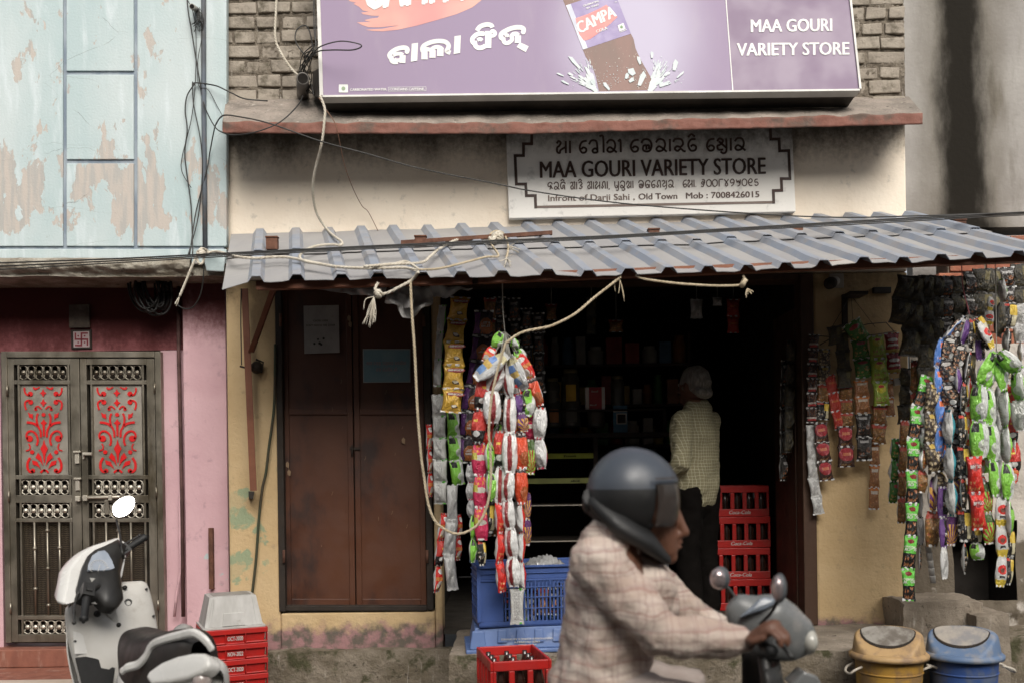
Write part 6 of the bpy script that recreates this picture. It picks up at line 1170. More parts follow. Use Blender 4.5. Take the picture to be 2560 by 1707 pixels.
for z in zs_:
    x = cx0-.05
    while x < cx2+.28:
        w_ = rsg.uniform(.06, .13); h_ = rsg.uniform(.12, .24); mb = MB(); m_ = GC[rsg.randrange(6)]
        if rsg.random() < .5: mb.box(x, x+w_, 1.78, 1.78+w_, z+.001, z+h_); o = mb.build('goods_box', m_, bevel=.003)
        else: mb.lathe([(w_*.48, 0), (w_*.5, .02), (w_*.5, h_*.75), (w_*.34, h_*.86), (w_*.36, h_*.88), (w_*.36, h_), (0, h_)], (x+w_/2, 1.84, z+.001), None, 14); o = mb.build('goods_jar', m_)
        tag(o, 'dim box or jar of goods on the dark back shelf of the shop', 'goods', 'dim goods on the back shelf'); x += w_+rsg.uniform(.008, .03)
# ---------------------------------------------------------------- crates
mred = M('red_crate_plastic', (.46, .018, .014), (.38, .014, .012), 8, .42, bump=.08, dirt=(.26, .06, .05), dscale=7, local=True); mwht = mpl('crate_white', (.62, .60, .57)); mbottle = mpl('dark_cola_glass', (.03, .012, .008), None, .08, spec=1.0); mcapm = mpl('bottle_cap', (.10, .10, .10), (.3, .3, .3), .3, metal=.6)
def cola_crate(label, loc, rz, group=None, bottles=False, logo=True):
    """slatted bottle crate .42 x .30 x .21"""
    t = thing('bottle_crate', label, 'crate', loc, group, rz); X_, Y_, Z_ = .21, .15, .212; mb = MB()
    def wall(a, b_, nslot):
        d = Vector(b_)-Vector(a); nrm = Vector((d.y, -d.x, 0)).normalized()*-.014; ln = d.length; d.normalize()
        def seg_(s0, s1, z0, z1): p = Vector(a)+d*s0; q = Vector(a)+d*s1; mb.hexa([p+Vector((0, 0, z0)), q+Vector((0, 0, z0)), q+nrm+Vector((0, 0, z0)), p+nrm+Vector((0, 0, z0)), p+Vector((0, 0, z1)), q+Vector((0, 0, z1)), q+nrm+Vector((0, 0, z1)), p+nrm+Vector((0, 0, z1))])
        seg_(0, ln, 0, .052); seg_(0, ln, .165, Z_); pit = ln/nslot
        for k in range(nslot+1):
            w_ = .028 if 0 < k < nslot else .03; c = k*pit; seg_(max(0, c-w_/2), min(ln, c+w_/2), .0525, .1645)
    wall((-X_, -Y_, 0), (X_, -Y_, 0), 5); wall((X_, -Y_+.0145, 0), (X_, Y_-.0145, 0), 3); wall((X_, Y_, 0), (-X_, Y_, 0), 5); wall((-X_, Y_-.0145, 0), (-X_, -Y_+.0145, 0), 3)
    mb.box(-X_+.015, X_-.015, -Y_+.015, Y_-.015, .004, .012)
    o = mb.build('crate_body', mred, t, bevel=.004, world=False)
    if logo:
        mb = MB(); text(mb, 'Coca-Cola', (-.07, -.018), (.08, -.018), .026, lambda x, y, l=0: Vector((x, -Y_-.0006-l, -y)), None, .02, .001, shear=.25); mb.build('lettering', mwht, t, world=False)
    for i in range(5):
        for j in range(3):
            mb = MB(); c = (-.168+i*.084, -.095+j*.095, .013); mb.lathe([(.026, 0), (.028, .02), (.028, .09), (.024, .11), (.013, .15), (.0125, .178 if bottles else .165), (0, .179 if bottles else .166)], c, None, 12)
            b_ = mb.build('bottle', mbottle, t, world=False)
            if bottles and j == 0: pass
    return t
gcr = 'stacked red bottle crates inside the shop'
for k, lb in enumerate(('bottom crate of the red bottle crate stack behind the standing man', 'second red bottle crate from the floor behind the standing man', 'third red bottle crate from the floor behind the standing man', 'topmost red bottle crate of the stack behind the standing man')):
    c = P(1862, 1480, .75); cola_crate(lb, (c.x-.05, .80+.01*k, zf+.001+.2135*k), R((2, -1, 3, 0)[k]), gcr)
zc = P(1282, 1650, -1.42).z; c = P(1282, 1650, -1.25)
cola_crate('front red bottle crate full of dark bottles, below the blue crates', (c.x, -1.22, zc-.212), R(101), 'red bottle crates on the street', True)
cola_crate('lower red bottle crate carrying the front crate at the street edge', (c.x+.01, -1.22, zc-.212-.2135), R(98), 'red bottle crates on the street')
if zc-.4255 > .003:
    mb = MB(); mb.box(c.x-.30, c.x+.30, -1.42, -1.0, .0, zc-.4275); tag(mb.build('concrete_block', MT['concrete'], bevel=.01), 'low concrete block under the red bottle crates', 'block')
# blue lattice crate and upturned blue tray
mblue = M('blue_crate_plastic', (.05, .095, .28), (.042, .082, .24), 8, .45, bump=.08, dirt=(.12, .17, .36), dscale=6, local=True); mblue2 = M('pale_blue_plastic', (.105, .175, .37), (.09, .15, .33), 6, .5, dirt=(.30, .36, .50), dscale=7, dlo=.56, dhi=.8, local=True)
BY = -.80; bl = P(1198, 1569, BY); wB = .60; hB = P(1200, 1415, BY).z-bl.z; dB = .38
bc = thing('blue_crate', 'deep blue lattice plastic crate on the platform, filled with snack bags', 'crate', bl, None, R(8)); mb = MB()
def bx_(x0, x1, y0, y1, z0, z1): mb.box(x0, x1, y0, y1, z0, z1)
bx_(0, wB, 0, dB, 0, .012)
for z0, z1, p in ((0, .03, 0), (hB-.085, hB-.075, -.006), (hB-.045, hB-.038, -.006), (hB-.012, hB, -.012)):
    bx_(0+p, wB-p, p, .006, z0, z1); bx_(p, wB-p, dB-.006, dB-p, z0, z1); bx_(p, .006, .0062, dB-.0062, z0, z1); bx_(wB-.006, wB-p, .0062, dB-.0062, z0, z1)
bx_(.0, wB, .001, .0055, hB-.074, hB-.0455); bx_(.001, .0055, .0065, dB-.0065, hB-.074, hB-.0455); bx_(0, wB, .001, .0055, hB-.0375, hB-.0125); bx_(.001, .0055, .0065, dB-.0065, hB-.0375, hB-.0125); bx_(wB-.0055, wB-.001, .0065, dB-.0065, hB-.085, hB-.0125); bx_(0, wB, dB-.0055, dB-.001, .03, hB-.0125)
bx_(0, .135, .0005, .0058, .0305, hB-.086); bx_(wB-.135, wB, .0005, .0058, .0305, hB-.086)
for z in (.095, .155, .21): bx_(.1355, wB-.1355, -.004, .005, z, z+.006)
x = .1405; k = 0
while x < wB-.14: bx_(x, x+(.011 if k % 4 else .009), .0012 if k % 4 else -.005, .0054, .0305, hB-.0865); x += .0205; k += 1
for y in (.07, .14, .21, .28): bx_(.0005, .0058, y, y+.02, .0305, hB-.086)
for z in (.09, .15, .21): bx_(-.004, .0056, .0065, dB-.01, z, z+.006)
bx_(-.01, .012, -.008, .0003, .03, hB-.012)
mb.build('lattice', mblue, bc, bevel=.0015, bseg=1, world=False)
for k in range(26):
    kk = ('tadka', 'silver', 'blackgold', 'lime', 'nuts', 'khaki')[k % 6]; o = bpy.data.objects.new('packet', pack_mesh(kk, k % 3)); COL.objects.link(o); tag(o, None)
    row, q_ = k % 9, k//9
    lbk = 'small glossy snack bag packed inside the blue lattice crate'
    o.name = 'snack_bag'; tag(o, lbk, 'snack packets', 'snack bags packed in the blue crate')
    o.matrix_world = Matrix.Translation(bl) @ Matrix.Rotation(R(8), 4, 'Z') @ Matrix.Translation((.05+row*.062, .05+q_*.10, .02+.155+rnd.uniform(-.03, .05))) @ Matrix.Rotation(rnd.uniform(-.4, .4), 4, 'Z') @ Matrix.Rotation(rnd.uniform(-.25, .25), 4, 'X') @ Matrix.Diagonal((.07, .05, .15, 1))
mb = MB(); c = P(1350, 1405, BY+.15)
mb.grid(lambda u, v: Vector((c.x-.10+.24*u, c.y-.08+.2*v, c.z-.03+.06*math.sin(math.pi*u)*math.sin(math.pi*v)+.035*noise.noise(Vector((u*5, v*5, 2)))+.03*noise.noise(Vector((u*13, v*13, 4))))), 26, 20, None)
tag(mb.build('clear_bag', mpl('crinkled_clear_film', (.30, .30, .30), (.18, .18, .18), .12, spec=1.0)), 'crinkled clear plastic bag lying on top of the blue lattice crate', 'bag')
tr = thing('blue_tray', 'pale blue plastic tray turned upside down under the lattice crate', 'tray', P(1165, 1640, BY), None, R(4)); tr.location.z = zf+.002; mb = MB(); hT = bl.z-zf-.004; wT = .68
mb.hexa([(0, -.03, 0), (wT, -.03, 0), (wT, dB+.05, 0), (0, dB+.05, 0), (0, -.03, .022), (wT, -.03, .022), (wT, dB+.05, .022), (0, dB+.05, .022)])
mb.hexa([(.03, -.012, .0222), (wT-.03, -.012, .0222), (wT-.03, dB+.03, .0222), (.03, dB+.03, .0222), (.05, .015, hT), (wT-.05, .015, hT), (wT-.05, dB, hT), (.05, dB, hT)])
for x in (.02, wT-.11): mb.hexa([(x, -.028, .0224), (x+.09, -.028, .0224), (x+.09, -.01, .0224), (x, -.01, .0224), (x+.015, -.012, hT*.9), (x+.08, -.012, hT*.9), (x+.08, .01, hT*.9), (x+.015, .01, hT*.9)])
for k in range(4): x = .17+k*.10; mb.hexa([(x, -.016, hT*.4), (x+.055, -.016, hT*.4), (x+.055, 0, hT*.4), (x, 0, hT*.4), (x+.005, .0, hT*.92), (x+.05, .0, hT*.92), (x+.05, .012, hT*.92), (x+.005, .012, hT*.92)])
mb.build('tray_body', mblue2, tr, bevel=.006, world=False)
mb = MB(); tf = lambda x, y, l=0: Vector((x, -.0135-l+.0*y, y*.9+.03))
tf = lambda x, y, l=0: Vector((x, -.0145-l+(.03-y)*-.27, .03+(-y)))
for body, x0, x1, y in (('MAY-2027', .28, .38, -.006), ('USED PROPERTY', .26, .40, -.022), ('UNAUTHORISED KEEPING IS AN OFFENCE', .19, .47, -.038)): text(mb, body, (x0, y), (x1, y), .010, lambda x, y, l=0: Vector((x, -.012+.27*(.03-y-.022)*.25-.004-l, .03-y)), None, .03, .001, flip=True)
mb.build('lettering', mwht, tr, world=False)
# red fish crates nested in a stack with a grey tub on top
gst = 'nested red crates beside the scooter'; SY = -.62; c0 = P(566, 1580, SY); rzS = R(24)
def nest_crate(z, label, word):
    t = thing('red_tray', label, 'crate', (c0.x, SY+.1, z), gst, rzS); mb = MB(); w_, d_, h_ = .165, .14, .17
    mb.hexa([(-w_*.88, -d_*.86, 0), (w_*.88, -d_*.86, 0), (w_*.88, d_*.86, 0), (-w_*.88, d_*.86, 0), (-w_, -d_, h_-.03), (w_, -d_, h_-.03), (w_, d_, h_-.03), (-w_, d_, h_-.03)])
    mb.box(-w_-.012, w_+.012, -d_-.012, d_+.012, h_-.0295, h_)
    for x0, x1, z0 in ((-w_-.008, -.052, .088), (.052, w_+.008, .088)): mb.box(x0, x1, -d_-.009, -d_+.02, z0, z0+.008)
    for x in (-w_-.008, -.056, .052, w_+.004): mb.box(x, x+.006, -d_-.011, -d_+.02, .09, h_-.030)
    mb.box(-.05, .05, -d_-.0085, -d_+.02, .085, .092)
    mb.build('tray_body', mred, t, bevel=.003, world=False)
    mb = MB(); text(mb, word, (-.042, -.105), (.042, -.105), .024, lambda x, y, l=0: Vector((x, -d_*.955-.0065-l, -y)), None, .025, .001); mb.build('lettering', mwht, t, world=False); return t
zt = P(600, 1572, SY-.05).z
words = [('topmost red tray of the nested stack, marked OCT-2020, right under the grey tub', 'OCT-2020'), ('second red tray from the top of the nested stack, marked NOV-2022', 'NOV-2022'), ('third red tray from the top of the nested stack, also marked OCT-2020', 'OCT-2020'), ('fourth red tray from the top of the nested stack, marked APR-2025', 'APR-2025'), ('lowest visible red tray of the nested stack, near the pavement', 'MAY-2021')]
for k, (lb, wd) in enumerate(words): nest_crate(zt-.17-.086*k, lb, wd)
zlow = zt-.17-.086*4; mb = MB(); mb.box(c0.x-.2, c0.x+.2, SY-.07, SY+.27, zp+.001 if False else .23, zlow-.002); tag(mb.build('concrete_block', MT['concrete'], bevel=.01), 'rough concrete block under the nested red trays', 'block')
tb = thing('grey_tub', 'scuffed translucent grey plastic tub upside down on the red trays', 'tub', (c0.x-.005, SY+.1, zt+.001), None, rzS)
n = NT('frosted_tub'); v = n.obj(); col = n.mix(n.ramp(n.noise(n.scaled(v, (3, 3, 1)), 6, 6), .35, .7), (.42, .41, .39), (.52, .51, .49)); col = n.mix(n.ramp(n.noise(v, 20, 6, .7), .6, .75), col, (.34, .32, .29)); mtub = n.done(col, .42)
mb = MB(); w_, d_ = .158, .135
mb.box(-w_-.012, w_+.012, -d_-.012, d_+.012, 0, .012); mb.hexa([(-w_, -d_, .0125), (w_, -d_, .0125), (w_, d_, .0125), (-w_, d_, .0125), (-w_*.80, -d_*.78, .175), (w_*.80, -d_*.78, .175), (w_*.80, d_*.78, .175), (-w_*.80, d_*.78, .175)])
mb.hexa([(-.062, -d_-.004, .016), (.062, -d_-.004, .016), (.062, -d_+.01, .016), (-.062, -d_+.01, .016), (-.055, -d_*.9-.006, .085), (.055, -d_*.9-.006, .085), (.055, -d_*.9+.02, .085), (-.055, -d_*.9+.02, .085)])
mb.box(-w_*.72, w_*.72, -d_*.70, d_*.70, .1752, .178)
for x in (-w_*.86, w_*.80): mb.hexa([(x-.004, -d_-.003, .013), (x+.012, -d_-.003, .013), (x+.012, -d_+.01, .013), (x-.004, -d_+.01, .013), (x*.82-.002, -d_*.79-.004, .172), (x*.82+.01, -d_*.79-.004, .172), (x*.82+.01, -d_*.79+.01, .172), (x*.82-.002, -d_*.79+.01, .172)])
mb.build('tub_body', mtub, tb, bevel=.009, bseg=3, world=False)
mb = MB(); mb.box(-w_*.66, w_*.66, -d_*.64, d_*.64, .1782, .1795); mb.build('base_panel', mpl('dark_frost', (.30, .29, .27), None, .5), tb, world=False)
mb = MB(); mb.lathe([(.05, 0), (.068, .02), (.05, .06), (.02, .075), (0, .075)], P(462, 1590, -.3), None, 20, (-.3, -.6, .7)); tag(mb.build('round_fitting', mpl('grey_plastic_fitting', (.34, .34, .33))), 'round grey plastic fitting behind the scooter seat, beside the red trays', 'fitting')
# ---------------------------------------------------------------- dustbins
def bin_(label, x, mats, Y=-1.08, lean=0.0, rz=0.0):
    mbody, mlid, mflap = mats; c = P(x, 1650, Y); s_ = SC(Y); t = thing('dustbin', label, 'dustbin', (c.x, Y, 0.0), 'swing lid dustbins on the street', rz); zr = P(x, 1654, Y-.18).z; r = .178
    mb = MB(); mb.lathe([(r*.72, .0), (r*.80, .05), (r*.93, zr-.03), (r*.94, zr-.012), (0, zr-.012)], (0, 0, 0), None, 32)
    mb.lathe([(r*.925, zr-.085), (r*.94, zr-.08), (r*.935, zr-.075)], (0, 0, 0), None, 32); mb.build('bin_body', mbody, t, world=False)
    H_ = .122; mb = MB()
    def dome(az, k):           # k 0 rim .. 1 top
        rr = r*(1.0-.16*k-.84*max(0, (k-.4)/.6)**2.2); return Vector((rr*math.cos(az), rr*math.sin(az)*(1-.05*k), zr+.02+H_*math.sin(min(1, k*1.05)*math.pi/2)))
    na, nk = 48, 16; base = len(mb.v); nrm = Vector((-.30, -.56, .77)).normalized()
    pts = [[dome(2*math.pi*i/na, j/nk) for i in range(na)] for j in range(nk+1)]
    cut = Vector((-.03, -.05, zr+H_*.80))
    for row in pts:
        for p in row:
            dd_ = (p-cut).dot(nrm)
            mb.v.append(p-nrm*dd_ if dd_ > 0 else p)
    for j in range(nk):
        for i in range(na): i2 = (i+1) % na; mb.face((base+j*na+i, base+j*na+i2, base+(j+1)*na+i2, base+(j+1)*na+i), None, True)
    mb.build('domed_lid', mlid, t, world=False)
    mb = MB(); mb.lathe([(r*.95, zr-.012), (r*1.09, zr-.010), (r*1.10, zr+.008), (r*1.02, zr+.02), (r*.95, zr+.021)], (0, 0, 0), None, 36); mb.build('rim', mlid, t, world=False)
    e1 = nrm.cross(Vector((0, 0, 1))).normalized(); e2 = nrm.cross(e1).normalized(); e2 = e2 if e2.z > 0 else -e2; ctr = cut+e2*.040+nrm*.004; mb = MB()
    ov = [ctr+e1*(.128*math.cos(a))+e2*(.100*math.sin(a)*(1.0 if math.sin(a) < 0 else .34)) for a in [2*math.pi*i/28 for i in range(28)]]; mb.prism([p-nrm*.002 for p in ov], nrm*.007); mb.build('swing_flap', mflap, t, bevel=.002, world=False)
    mb = MB(); gap = [ctr+e1*(.134*math.cos(a))+e2*(.112*math.sin(a)*(1.0 if math.sin(a) < 0 else .34)) for a in [2*math.pi*i/28 for i in range(28)]]; mb.prism([p-nrm*.0035 for p in gap], nrm*.0045); mb.build('lid_opening', MT['blackwood'], t, world=False)
    for sx in (-1, 1):
        mb = MB(); a0 = Vector((sx*r*.96, -.055, zr-.045)); mb.tube(catmull([a0, a0+Vector((sx*.045, -.015, -.012)), a0+Vector((sx*.062, .0, -.03)), a0+Vector((sx*.058, .06, -.03)), a0+Vector((sx*.04, .085, -.012)), a0+Vector((-.0, .10, 0))], 5), .0065, None, 8); mb.build('handle', mpl('cream_handle', (.55, .50, .42)), t, world=False)
    return t
mby = [M(n_, c, c2, 9, .6, dirt=d_, dscale=9, dlo=.46, dhi=.62, local=True, bump=.15, bscale=40) for n_, c, c2, d_ in (('yellow_bin_plastic', (.44, .25, .045), (.37, .20, .035), (.25, .15, .06)), ('faded_yellow_lid', (.46, .30, .14), (.40, .255, .12), (.27, .18, .11)), ('dusty_grey_flap', (.30, .28, .25), (.22, .20, .17), (.14, .12, .10)))]
mbb = [M(n_, c, c2, 9, .6, dirt=d_, dscale=9, dlo=.46, dhi=.62, local=True, bump=.15, bscale=40) for n_, c, c2, d_ in (('blue_bin_plastic', (.035, .085, .27), (.03, .07, .23), (.09, .12, .20)), ('faded_blue_lid', (.11, .175, .30), (.14, .195, .29), (.24, .25, .28)), ('pale_dusty_flap', (.40, .36, .31), (.34, .31, .28), (.26, .25, .25)))]
bin_('yellow dustbin with a faded domed lid and a grey swing flap', 2222, mby, rz=R(6)); bin_('blue dustbin with a faded domed lid and a pale dusty swing flap', 2408, mbb, rz=R(-4))
# ---------------------------------------------------------------- parked scooter
sx, sy, syaw, slean = -1.597, -1.707, .702, .098
def S(f, l, w_):
    f, l, w_ = f*.988, l*.988, w_*.988; l2 = l*math.cos(slean)+w_*math.sin(slean); w2 = -l*math.sin(slean)+w_*math.cos(slean)
    return Vector((sx-math.sin(syaw)*f-math.cos(syaw)*l2, sy+math.cos(syaw)*f-math.sin(syaw)*l2, w2))
mwhite = M('white_scooter_paint', (.70, .69, .66), (.64, .63, .60), 4, .25, dirt=(.42, .38, .32), dscale=9, dlo=.60, dhi=.85); mwp = M('white_plastic_panel', (.60, .585, .55), (.54, .52, .48), 5, .5, dirt=(.33, .29, .24), dscale=7, dlo=.56, dhi=.8); mblk = M('black_plastic', (.018, .017, .016), (.026, .025, .023), 8, .42, bump=.05, bscale=200); mseat = M('black_vinyl_seat', (.022, .018, .016), (.03, .026, .023), 7, .5, bump=.15, bscale=180); mrub = M('rubber', (.012, .012, .012), None, 8, .55); mchr = M('dull_alloy', (.45, .44, .42), None, 8, .3, .9)
sct = thing('scooter', 'white parked scooter with a black seat, seen from behind, before the steel door', 'scooter', S(0, 0, 0))
# leg shield
hf = (S(1, 0, 0)-S(0, 0, 0)).normalized(); hl = (S(0, 1, 0)-S(0, 0, 0)).normalized(); hw = (S(0, 0, 1)-S(0, 0, 0)).normalized()
nS = (-hf*.95+hw*.22).normalized(); SH = on_plane(S(.40, 0, .72), nS); z6 = lambda x, y: (150+x/3.219, 1220+y/3.219)
out = [(505, 752), (600, 745), (665, 742), (700, 757), (720, 800), (740, 870), (757, 940), (770, 1010), (785, 1090), (795, 1160), (800, 1230), (760, 1330), (690, 1420), (560, 1530), (440, 1640), (330, 1720), (215, 1700), (188, 1600), (160, 1490), (128, 1380), (100, 1280), (80, 1190), (68, 1100), (62, 1010), (68, 960), (95, 930), (180, 900), (300, 850), (420, 790)]
op = [SH(*z6(*p)) for p in out]; cen = sum(op, Vector())/len(op); mb = MB(); nO = len(op); rings = ((1.02, .035), (1.0, .008), (.985, -.0), (.93, -.012), (.75, -.022), (.5, -.03), (.25, -.034))
for k, d_ in rings:
    for p in op: mb.v.append(cen+(p-cen)*k-nS*d_*-1*(-1) if False else cen+(p-cen)*k-nS*(d_))
for j in range(len(rings)-1):
    for i in range(nO): i2 = (i+1) % nO; mb.face((j*nO+i, j*nO+i2, (j+1)*nO+i2, (j+1)*nO+i), None, True)
mb.face([(len(rings)-1)*nO+i for i in range(nO)], None, True); mb.build('leg_shield', mwp, sct)
mb = MB()     # outer front apron
def apr(u, v):
    a = (u-.5)*math.pi*.95; w_ = .30+.62*v; hwid = .15+.06*math.sin(v*math.pi*.9); return S(.43+.13*math.cos(a)*(1-.35*v), hwid*math.sin(a), w_)
mb.grid(apr, 16, 12, None); o = mb.build('front_apron', mwhite, sct); o.modifiers.new('thick', 'SOLIDIFY').thickness = .006
mb = MB(); fs_ = lambda x, y, l=0: SH(*z6(x, y), .030+l)
for x, y in ((694, 810), (752, 1027), (112, 998), (120, 1230), (186, 1478)): c = fs_(x, y, -.012); mb.lathe([(.006, -.004), (.006, .006), (.003, .007), (0, .005)], c, None, 10, nS)
mb.build('shield_screws', mblk, sct)
mb = MB(); c = fs_(545, 922, -.01); mb.lathe([(.024, -.01), (.020, .008), (.012, .012), (.010, .006), (0, .006)], c, None, 18, nS); mb.build('ignition_lock', mblk, sct)
mb = MB(); c = fs_(295, 1010, -.01); mb.lathe([(.018, -.01), (.016, .012), (.008, .03), (0, .03)], c, None, 16, nS); c = fs_(465, 1100, -.008); mb.lathe([(.011, -.01), (.011, .016), (0, .018)], c, None, 14, nS); c = fs_(520, 797, -.008); mb.lathe([(.010, -.01), (.010, .01), (0, .012)], c, None, 14, nS); mb.build('bag_hook', mblk, sct)
mb = MB(); mb.hexa([fs_(440, 1105, 0), fs_(488, 1105, 0), fs_(488, 1105, -.04), fs_(440, 1105, -.04), fs_(340, 960, .02), fs_(450, 960, .03), fs_(450, 960, -.05), fs_(340, 960, -.05)]); mb.build('shield_ridge', mwp, sct, bevel=.008, bseg=3)
mb = MB(); shape(mb, [(105, 1150), (160, 1160), (300, 1290), (425, 1430), (380, 1410), (250, 1330), (120, 1330)], lambda x, y, l=0: fs_(x, y, -.008), None); mb.build('shield_crease_shading', mwhite, sct)  # flat paler patch: crease shading painted onto the shield
mb = MB(); mb.prism([fs_(x, y, -.016) for x, y in ((118, 1362), (200, 1352), (300, 1372), (440, 1445), (410, 1640), (200, 1690))], nS*.014); mb.build('rubber_mat', mrub, sct, bevel=.004)
# handlebar assembly, turned to the left lock
gL, gR = P(209, 1551, -1.80), P(366, 1340, -1.22); ga = (gR-gL).normalized(); gf = Vector((0, 0, 1)).cross(ga).normalized(); gu = ga.cross(gf).normalized(); hc = gL.lerp(gR, .5)
nD = (-gf*.60+gu*.74).normalized(); DP = on_plane(P(250, 1407, -1.50), nD)
dout = [(470, 400), (540, 455), (505, 560), (490, 680), (505, 790), (515, 885), (480, 930), (440, 958), (360, 945), (300, 880), (230, 900), (150, 870), (142, 790), (165, 700), (185, 620), (225, 535), (285, 485), (370, 450)]
dp = [DP(*z6(*p)) for p in dout]; cen = sum(dp, Vector())/len(dp); mb = MB(); nO = len(dp)
for k, d_ in ((1.0, -.05), (1.0, -.008), (.97, .0), (.8, .018), (.55, .03), (.3, .034)):
    for p in dp: mb.v.append(cen+(p-cen)*k+nD*d_)
for j in range(5):
    for i in range(nO): i2 = (i+1) % nO; mb.face((j*nO+i, j*nO+i2, (j+1)*nO+i2, (j+1)*nO+i), None, True)
mb.face([5*nO+i for i in range(nO)], None, True); mb.build('dash_cover', mblk, sct)
dg = lambda x, y, l=0: DP(*z6(x, y), .036+l)
mb = MB(); gl = [(218, 672), (222, 620), (250, 555), (300, 520), (350, 512), (380, 540), (410, 595), (432, 655), (400, 668), (330, 676)]
mb.prism([dg(*p, -.012) for p in gl], nD*.016); mb.build('instrument_panel', mpl('pale_dial', (.36, .40, .46), (.30, .34, .40), .12, spec=.8), sct, bevel=.003)
mb = MB(); mg_ = lambda x, y, l=0: dg(x, y, .006+l)
for k in range(11): a = R(150+k*20); stroke(mb, [(310+62*math.cos(a), 628+46*math.sin(a)), (310+52*math.cos(a), 628+38*math.sin(a))], 4, mg_, None, smooth=False)
stroke(mb, [(310+70*math.cos(R(a)), 632+58*math.sin(R(a))) for a in range(140, 371, 15)], 3, mg_); stroke(mb, [(305, 668), (322, 612)], 4, mg_, None, smooth=False); stroke(mb, [(350, 665), (375, 640), (400, 635)], 3, mg_)
mb.build('dial_marks', mwht, sct)
mb = MB(); shape(mb, [(238, 718), (285, 722), (255, 752)], lambda x, y, l=0: dg(x, y, -.004)); mb.build('indicator_lamp', mpl('amber_grey_lens', (.38, .37, .34), None, .2), sct)
mb = MB()      # white front cowl wrapping the head
fr_ = [(88, 665), (110, 625), (160, 560), (225, 495), (300, 455), (380, 430), (465, 397), (545, 450), (500, 700), (420, 900), (300, 930), (158, 900), (50, 930), (42, 905), (70, 780)]
cp_ = [DP(*z6(*p), -.028) for p in fr_]; cen = sum(cp_, Vector())/len(cp_); nO = len(cp_)
for k, d_ in ((1.0, 0), (1.0, .02), (.93, .05), (.75, .085), (.4, .11)):
    for p in cp_: mb.v.append(cen+(p-cen)*k-nD*.15*d_+gf*d_*.95)
for j in range(4):
    for i in range(nO): i2 = (i+1) % nO; mb.face((j*nO+i, j*nO+i2, (j+1)*nO+i2, (j+1)*nO+i), None, True)
mb.face([4*nO+i for i in range(nO)], None, True); mb.face(list(range(nO))[::-1]); mb.build('head_cowl', mwhite, sct)
for gp, gb_ in ((gL, P(218, 1478, -1.70)), (gR, P(306, 1378, -1.32))):
    d_ = (gp-gb_).normalized(); ln_ = (gp-gb_).length; mb = MB(); a = gp-d_*.125; mb.lathe([(.017, 0), (.0185, .004), (.0175, .02), (.0175, .108), (.020, .112), (.020, .118), (.010, .125), (.006, .135), (0, .135)], a, None, 16, d_); mb.build('grip', mrub, sct)
    mb = MB(); c = gp-d_*.150; s2 = d_.cross(nD).normalized(); rot = Matrix((d_, s2, nD)).transposed().to_4x4(); rot.translation = c; mb.rbox(rot, -.036, .030, -.026, .026, -.026, .026); mb.rbox(rot, -.016, .012, -.014, .014, .0265, .034); mb.tube([c, gb_, hc-nD*.02], .015, None, 10); mb.build('switch_pod', mblk, sct, bevel=.006, bseg=3)
    mb = MB(); q = gp-d_*.15+gf*.04; mb.tube(catmull([c, q, q+d_*.07+gf*.012, q+d_*.16+gf*.004], 5), [.006]*11+[.005]*5, None, 8); mb.ball(q+d_*.16+gf*.004, .009); mb.build('brake_lever', mblk, sct)
m0 = gR-ga*.19+gf*.03; m2 = P(310, 1270, -1.25); m1 = m0.lerp(m2, .5)+Vector((-.02, 0, -.01)); mb = MB(); mb.tube(catmull([m0, m0+gu*.04, m1, P(291, 1298, -1.25)], 6), .0055, None, 8); mb.build('mirror_stem', mblk, sct)
nM = (Vector((0, -CAMD, CAMH))-m2).normalized(); nM = (nM+Vector((.0, -.05, .42))).normalized(); MP_ = on_plane(m2, nM)
mo = catmull([(*z6(*p), 0) for p in ((425, 150), (440, 120), (490, 80), (550, 62), (590, 75), (600, 120), (580, 170), (530, 215), (475, 228), (440, 215), (425, 180), (425, 150))], 4)[:-1]
mp3 = [MP_(p.x, p.y) for p in mo]; mc = sum(mp3, Vector())/len(mp3); mb = MB(); mb.prism([mc+(p-mc)*1.05-nM*.006 for p in mp3], -nM*.018); mb.build('mirror_housing', mblk, sct, bevel=.004)
mb = MB(); mb.prism([p-nM*.0058 for p in mp3], nM*.006); mb.build('mirror_glass', NT('mirror_silver').done((.92, .92, .92), .06, 1.0), sct)
# seat
mb = MB(); secs = [(.155, .028, .685, .64), (.135, .070, .735, .60), (.08, .098, .772, .60), (.0, .115, .772, .58), (-.10, .128, .768, .58), (-.20, .132, .778, .60), (-.30, .132, .800, .62), (-.42, .126, .820, .64), (-.52, .114, .828, .67), (-.60, .09, .822, .70), (-.64, .04, .80, .74)]
def ssec(u, v):
    t = v*(len(secs)-1); i = min(int(t), len(secs)-2); k = t-i; a, b_ = secs[i], secs[i+1]; f, w_, zt_, zb_ = [a[q]+(b_[q]-a[q])*k for q in range(4)]
    an = math.pi*u; c_, s_ = math.cos(an), math.sin(an); e = lambda q, p: math.copysign(abs(q)**p, q); return S(f, w_*e(c_, .55), zb_+(zt_-zb_)*e(s_, .6)-.02*(1-s_))
mb.grid(ssec, 22, 30, None); o = mb.build('seat', mseat, sct); o.modifiers.new('sub', 'SUBSURF').render_levels = 1
# grab rail: an arch from the left side round the tail
mb = MB(); rail = [(302, 1680, -2.03), (318, 1668, -2.05), (345, 1660, -2.08), (364, 1640, -2.11), (380, 1612, -2.14), (410, 1598, -2.20), (450, 1587, -2.26), (482, 1581, -2.31), (505, 1592, -2.33), (522, 1610, -2.34), (531, 1626, -2.34)]
rq = catmull([P(*q) for q in rail], 4); mb.tube(rq, [.010]+[.017]*3+[.020]*8+[.019]*24+[.017]*4+[.010], None, 6, sm=False, flat=.6, up=tuple(hl)); mb.build('grab_rail', mwhite, sct, bevel=.005, bseg=2, smooth_all=False)
